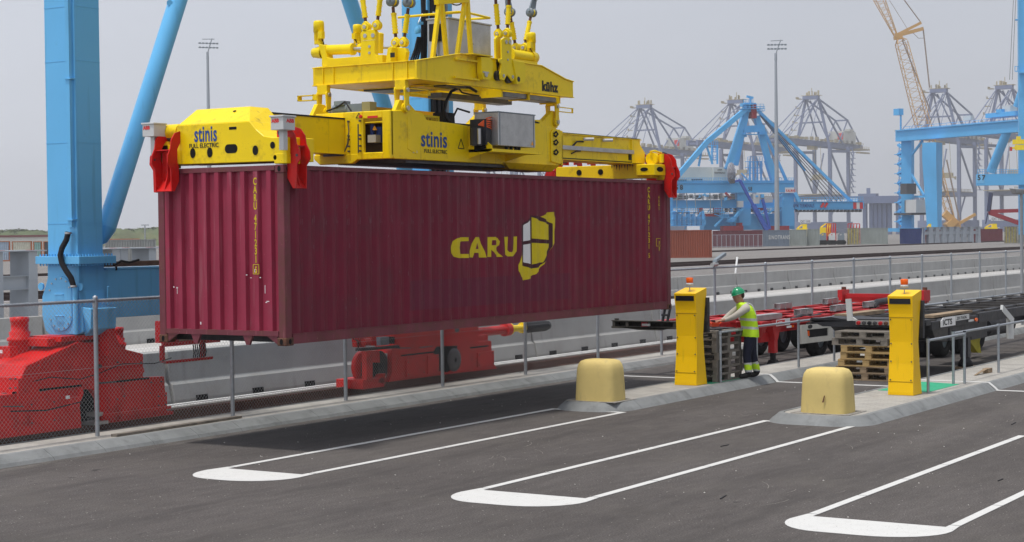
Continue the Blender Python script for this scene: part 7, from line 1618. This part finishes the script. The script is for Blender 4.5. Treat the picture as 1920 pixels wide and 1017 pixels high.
# assorted far yard machines
def lump(x0,y0,x1,y1,D,m,label,cat,name,d=3):
    fr=LF(dp((x0+x1)/2,y1,D),YAW-PI/2-.2); mb=MB(); a=fr.sc(x0,y0,0); c=fr.sc(x1,y1,0); h=a[2]; L=c[0]-a[0]
    root=thing(name,label,cat,fr.P((a[0]+c[0])/2,d/2,0))
    fr.bx(mb,a[0]+L*.05,0,h*.35,a[0]+L*.95,d,h*.8); fr.bx(mb,a[0]+L*.55,.2,h*.8,a[0]+L*.9,d-.3,h); fr.bm(mb,(a[0]+L*.1,d/2,h*.8),(a[0]+L*.5,d/2,h*.98),.25); mb.build('body',m,root)
    mb=MB()
    for k in range(4): u=a[0]+L*(.12+.25*k); mb.cyl(fr.P(u,-.1,h*.2),fr.P(u,.5,h*.2),h*.2,n=12)
    mb.build('wheel',TYRE,root)
    return root
lump(1492,421,1515,432,362,YEL2,'yellow yard machine behind the narrow grey green container','yard machine','yard_machine'); lump(1536,419,1560,434,362,YEL2,'yellow yard machine beside the red frames','yard machine','yard_machine'); lump(1846,420,1872,430,395,YEL2,'yellow yard machine behind the right hand trestles','yard machine','yard_machine'); lump(1738,420,1747,431,390,YEL2,'small yellow vehicle behind the blue crane 57 leg','yard machine','yard_machine')
for x0,x1,D,l in ((1550,1567,360,'red lattice frame standing left of the rust streaked container'),(1590,1612,366,'red lattice frame standing on top behind the rust streaked container')):
    fr=LF(dp(x0,430,D),YAW-PI/2-.2); a=fr.sc(x0,420,0); c=fr.sc(x1,436,0); mb=MB()
    for i in range(5): u=a[0]+(c[0]-a[0])*i/4; fr.bm(mb,(u,0,0),(u,0,a[2]),.14)
    for z in (.4,a[2]*.5,a[2]): fr.bm(mb,(a[0],0,z),(c[0],0,z),.14)
    for i in range(4): fr.bm(mb,(a[0]+(c[0]-a[0])*i/4,0,.4),(a[0]+(c[0]-a[0])*(i+1)/4,0,a[2]),.1)
    tag(mb.build('lattice_frame_rack',RED),l,'frame')
random.seed(5)
for i,(x,l) in enumerate(((1543,'grey generator set by the yard fence, left one'),(1560,'grey generator set by the yard fence, middle one'),(1577,'grey generator set by the yard fence, right one'))): lump(x-7,437,x+7,457,344,GREY if i!=1 else BOXG,l,'generator','generator',d=2)
# separate every countable piece of these parts into an object of its own
SPLIT='walkway_plank marker_lamp air_tank light_fitting corner_post end_rail side_rail bracket tray_bracket cross_member bolt pin plug_box stop_pin access_hole rubber_foot twist_lock logo_window column sill_beam bogie mast_leg mudguard joystick window driver_cab lifting_eye handle brace back_stay fore_stay shackle_wire leg main_beam mast_cross_beam red_hopper wheel_bay brake_housing rail_guard recess_line rib link_plate hanger_post oval_hole warning_mark diagonal_tube box_tube_guide end_beam deck_boards blocks corner_stop lock bolt_row cable_box label ear upper_tube duct_clip side_panel rear_bolster telescopic_boom locking_bar jib_strut pendant_line stair_tower'.split()
import re
def split_obj(o):
    me=o.data
    if me.users>1 or len(me.polygons)>9000: return
    key={}; par=list(range(len(me.vertices)))
    def fd(a):
        while par[a]!=a: par[a]=par[par[a]]; a=par[a]
        return a
    for v in me.vertices:
        k=(round(v.co.x,4),round(v.co.y,4),round(v.co.z,4))
        if k in key: par[fd(v.index)]=fd(key[k])
        else: key[k]=v.index
    for p in me.polygons:
        a=p.vertices[0]
        for b_ in p.vertices[1:]: par[fd(b_)]=fd(a)
    comp={}
    for v in me.vertices: comp.setdefault(fd(v.index),[]).append(v.index)
    L=[]
    for c in comp.values():
        P=[me.vertices[i].co for i in c]; L.append([[min(p[k] for p in P)-.002 for k in range(3)],[max(p[k] for p in P)+.002 for k in range(3)],set(c)])
    ch=True
    while ch:
        ch=False
        for i in range(len(L)):
            for j in range(i+1,len(L)):
                if all(L[i][0][k]<=L[j][1][k] and L[j][0][k]<=L[i][1][k] for k in range(3)):
                    L[i]=[[min(L[i][0][k],L[j][0][k]) for k in range(3)],[max(L[i][1][k],L[j][1][k]) for k in range(3)],L[i][2]|L[j][2]]; del L[j]; ch=True; break
            if ch: break
    if len(L)<2 or len(L)>40: return
    for n_,(a,b_,vs) in enumerate(L):
        bm=bmesh.new(); bm.from_mesh(me); bm.verts.ensure_lookup_table(); bmesh.ops.delete(bm,geom=[v for v in bm.verts if v.index not in vs],context='VERTS')
        m2=bpy.data.meshes.new(me.name); bm.to_mesh(m2); bm.free()
        for q in me.materials: m2.materials.append(q)
        o2=o.copy(); o2.data=m2; COL.objects.link(o2)
    kids=list(o.children)
    if kids:
        keep=o2
        for k_ in kids: k_.parent=keep
    bpy.data.objects.remove(o)
for o in [o for o in COL.objects if o.type=='MESH' and o.parent and re.sub(r'\.\d+$','',o.name) in SPLIT]: split_obj(o)
# ================================================================ HAZE
hz=MB(); hz.box(-300,-400,-1.2,2200,2400,118); H_=hz.build('haze',mat('x_unused',(0,0,0)),loc=(0,0,0)); H_['kind']='stuff'; H_.data.materials.clear()
m=bpy.data.materials.new('haze_air'); m.use_nodes=True; n=m.node_tree.nodes; n.clear(); o_=n.new('ShaderNodeOutputMaterial'); pv=n.new('ShaderNodeVolumePrincipled'); pv.inputs['Density'].default_value=.00029; pv.inputs['Color'].default_value=(.97,.98,1,1); pv.inputs['Anisotropy'].default_value=.2
m.node_tree.links.new(pv.outputs[0],o_.inputs['Volume']); H_.data.materials.append(m)
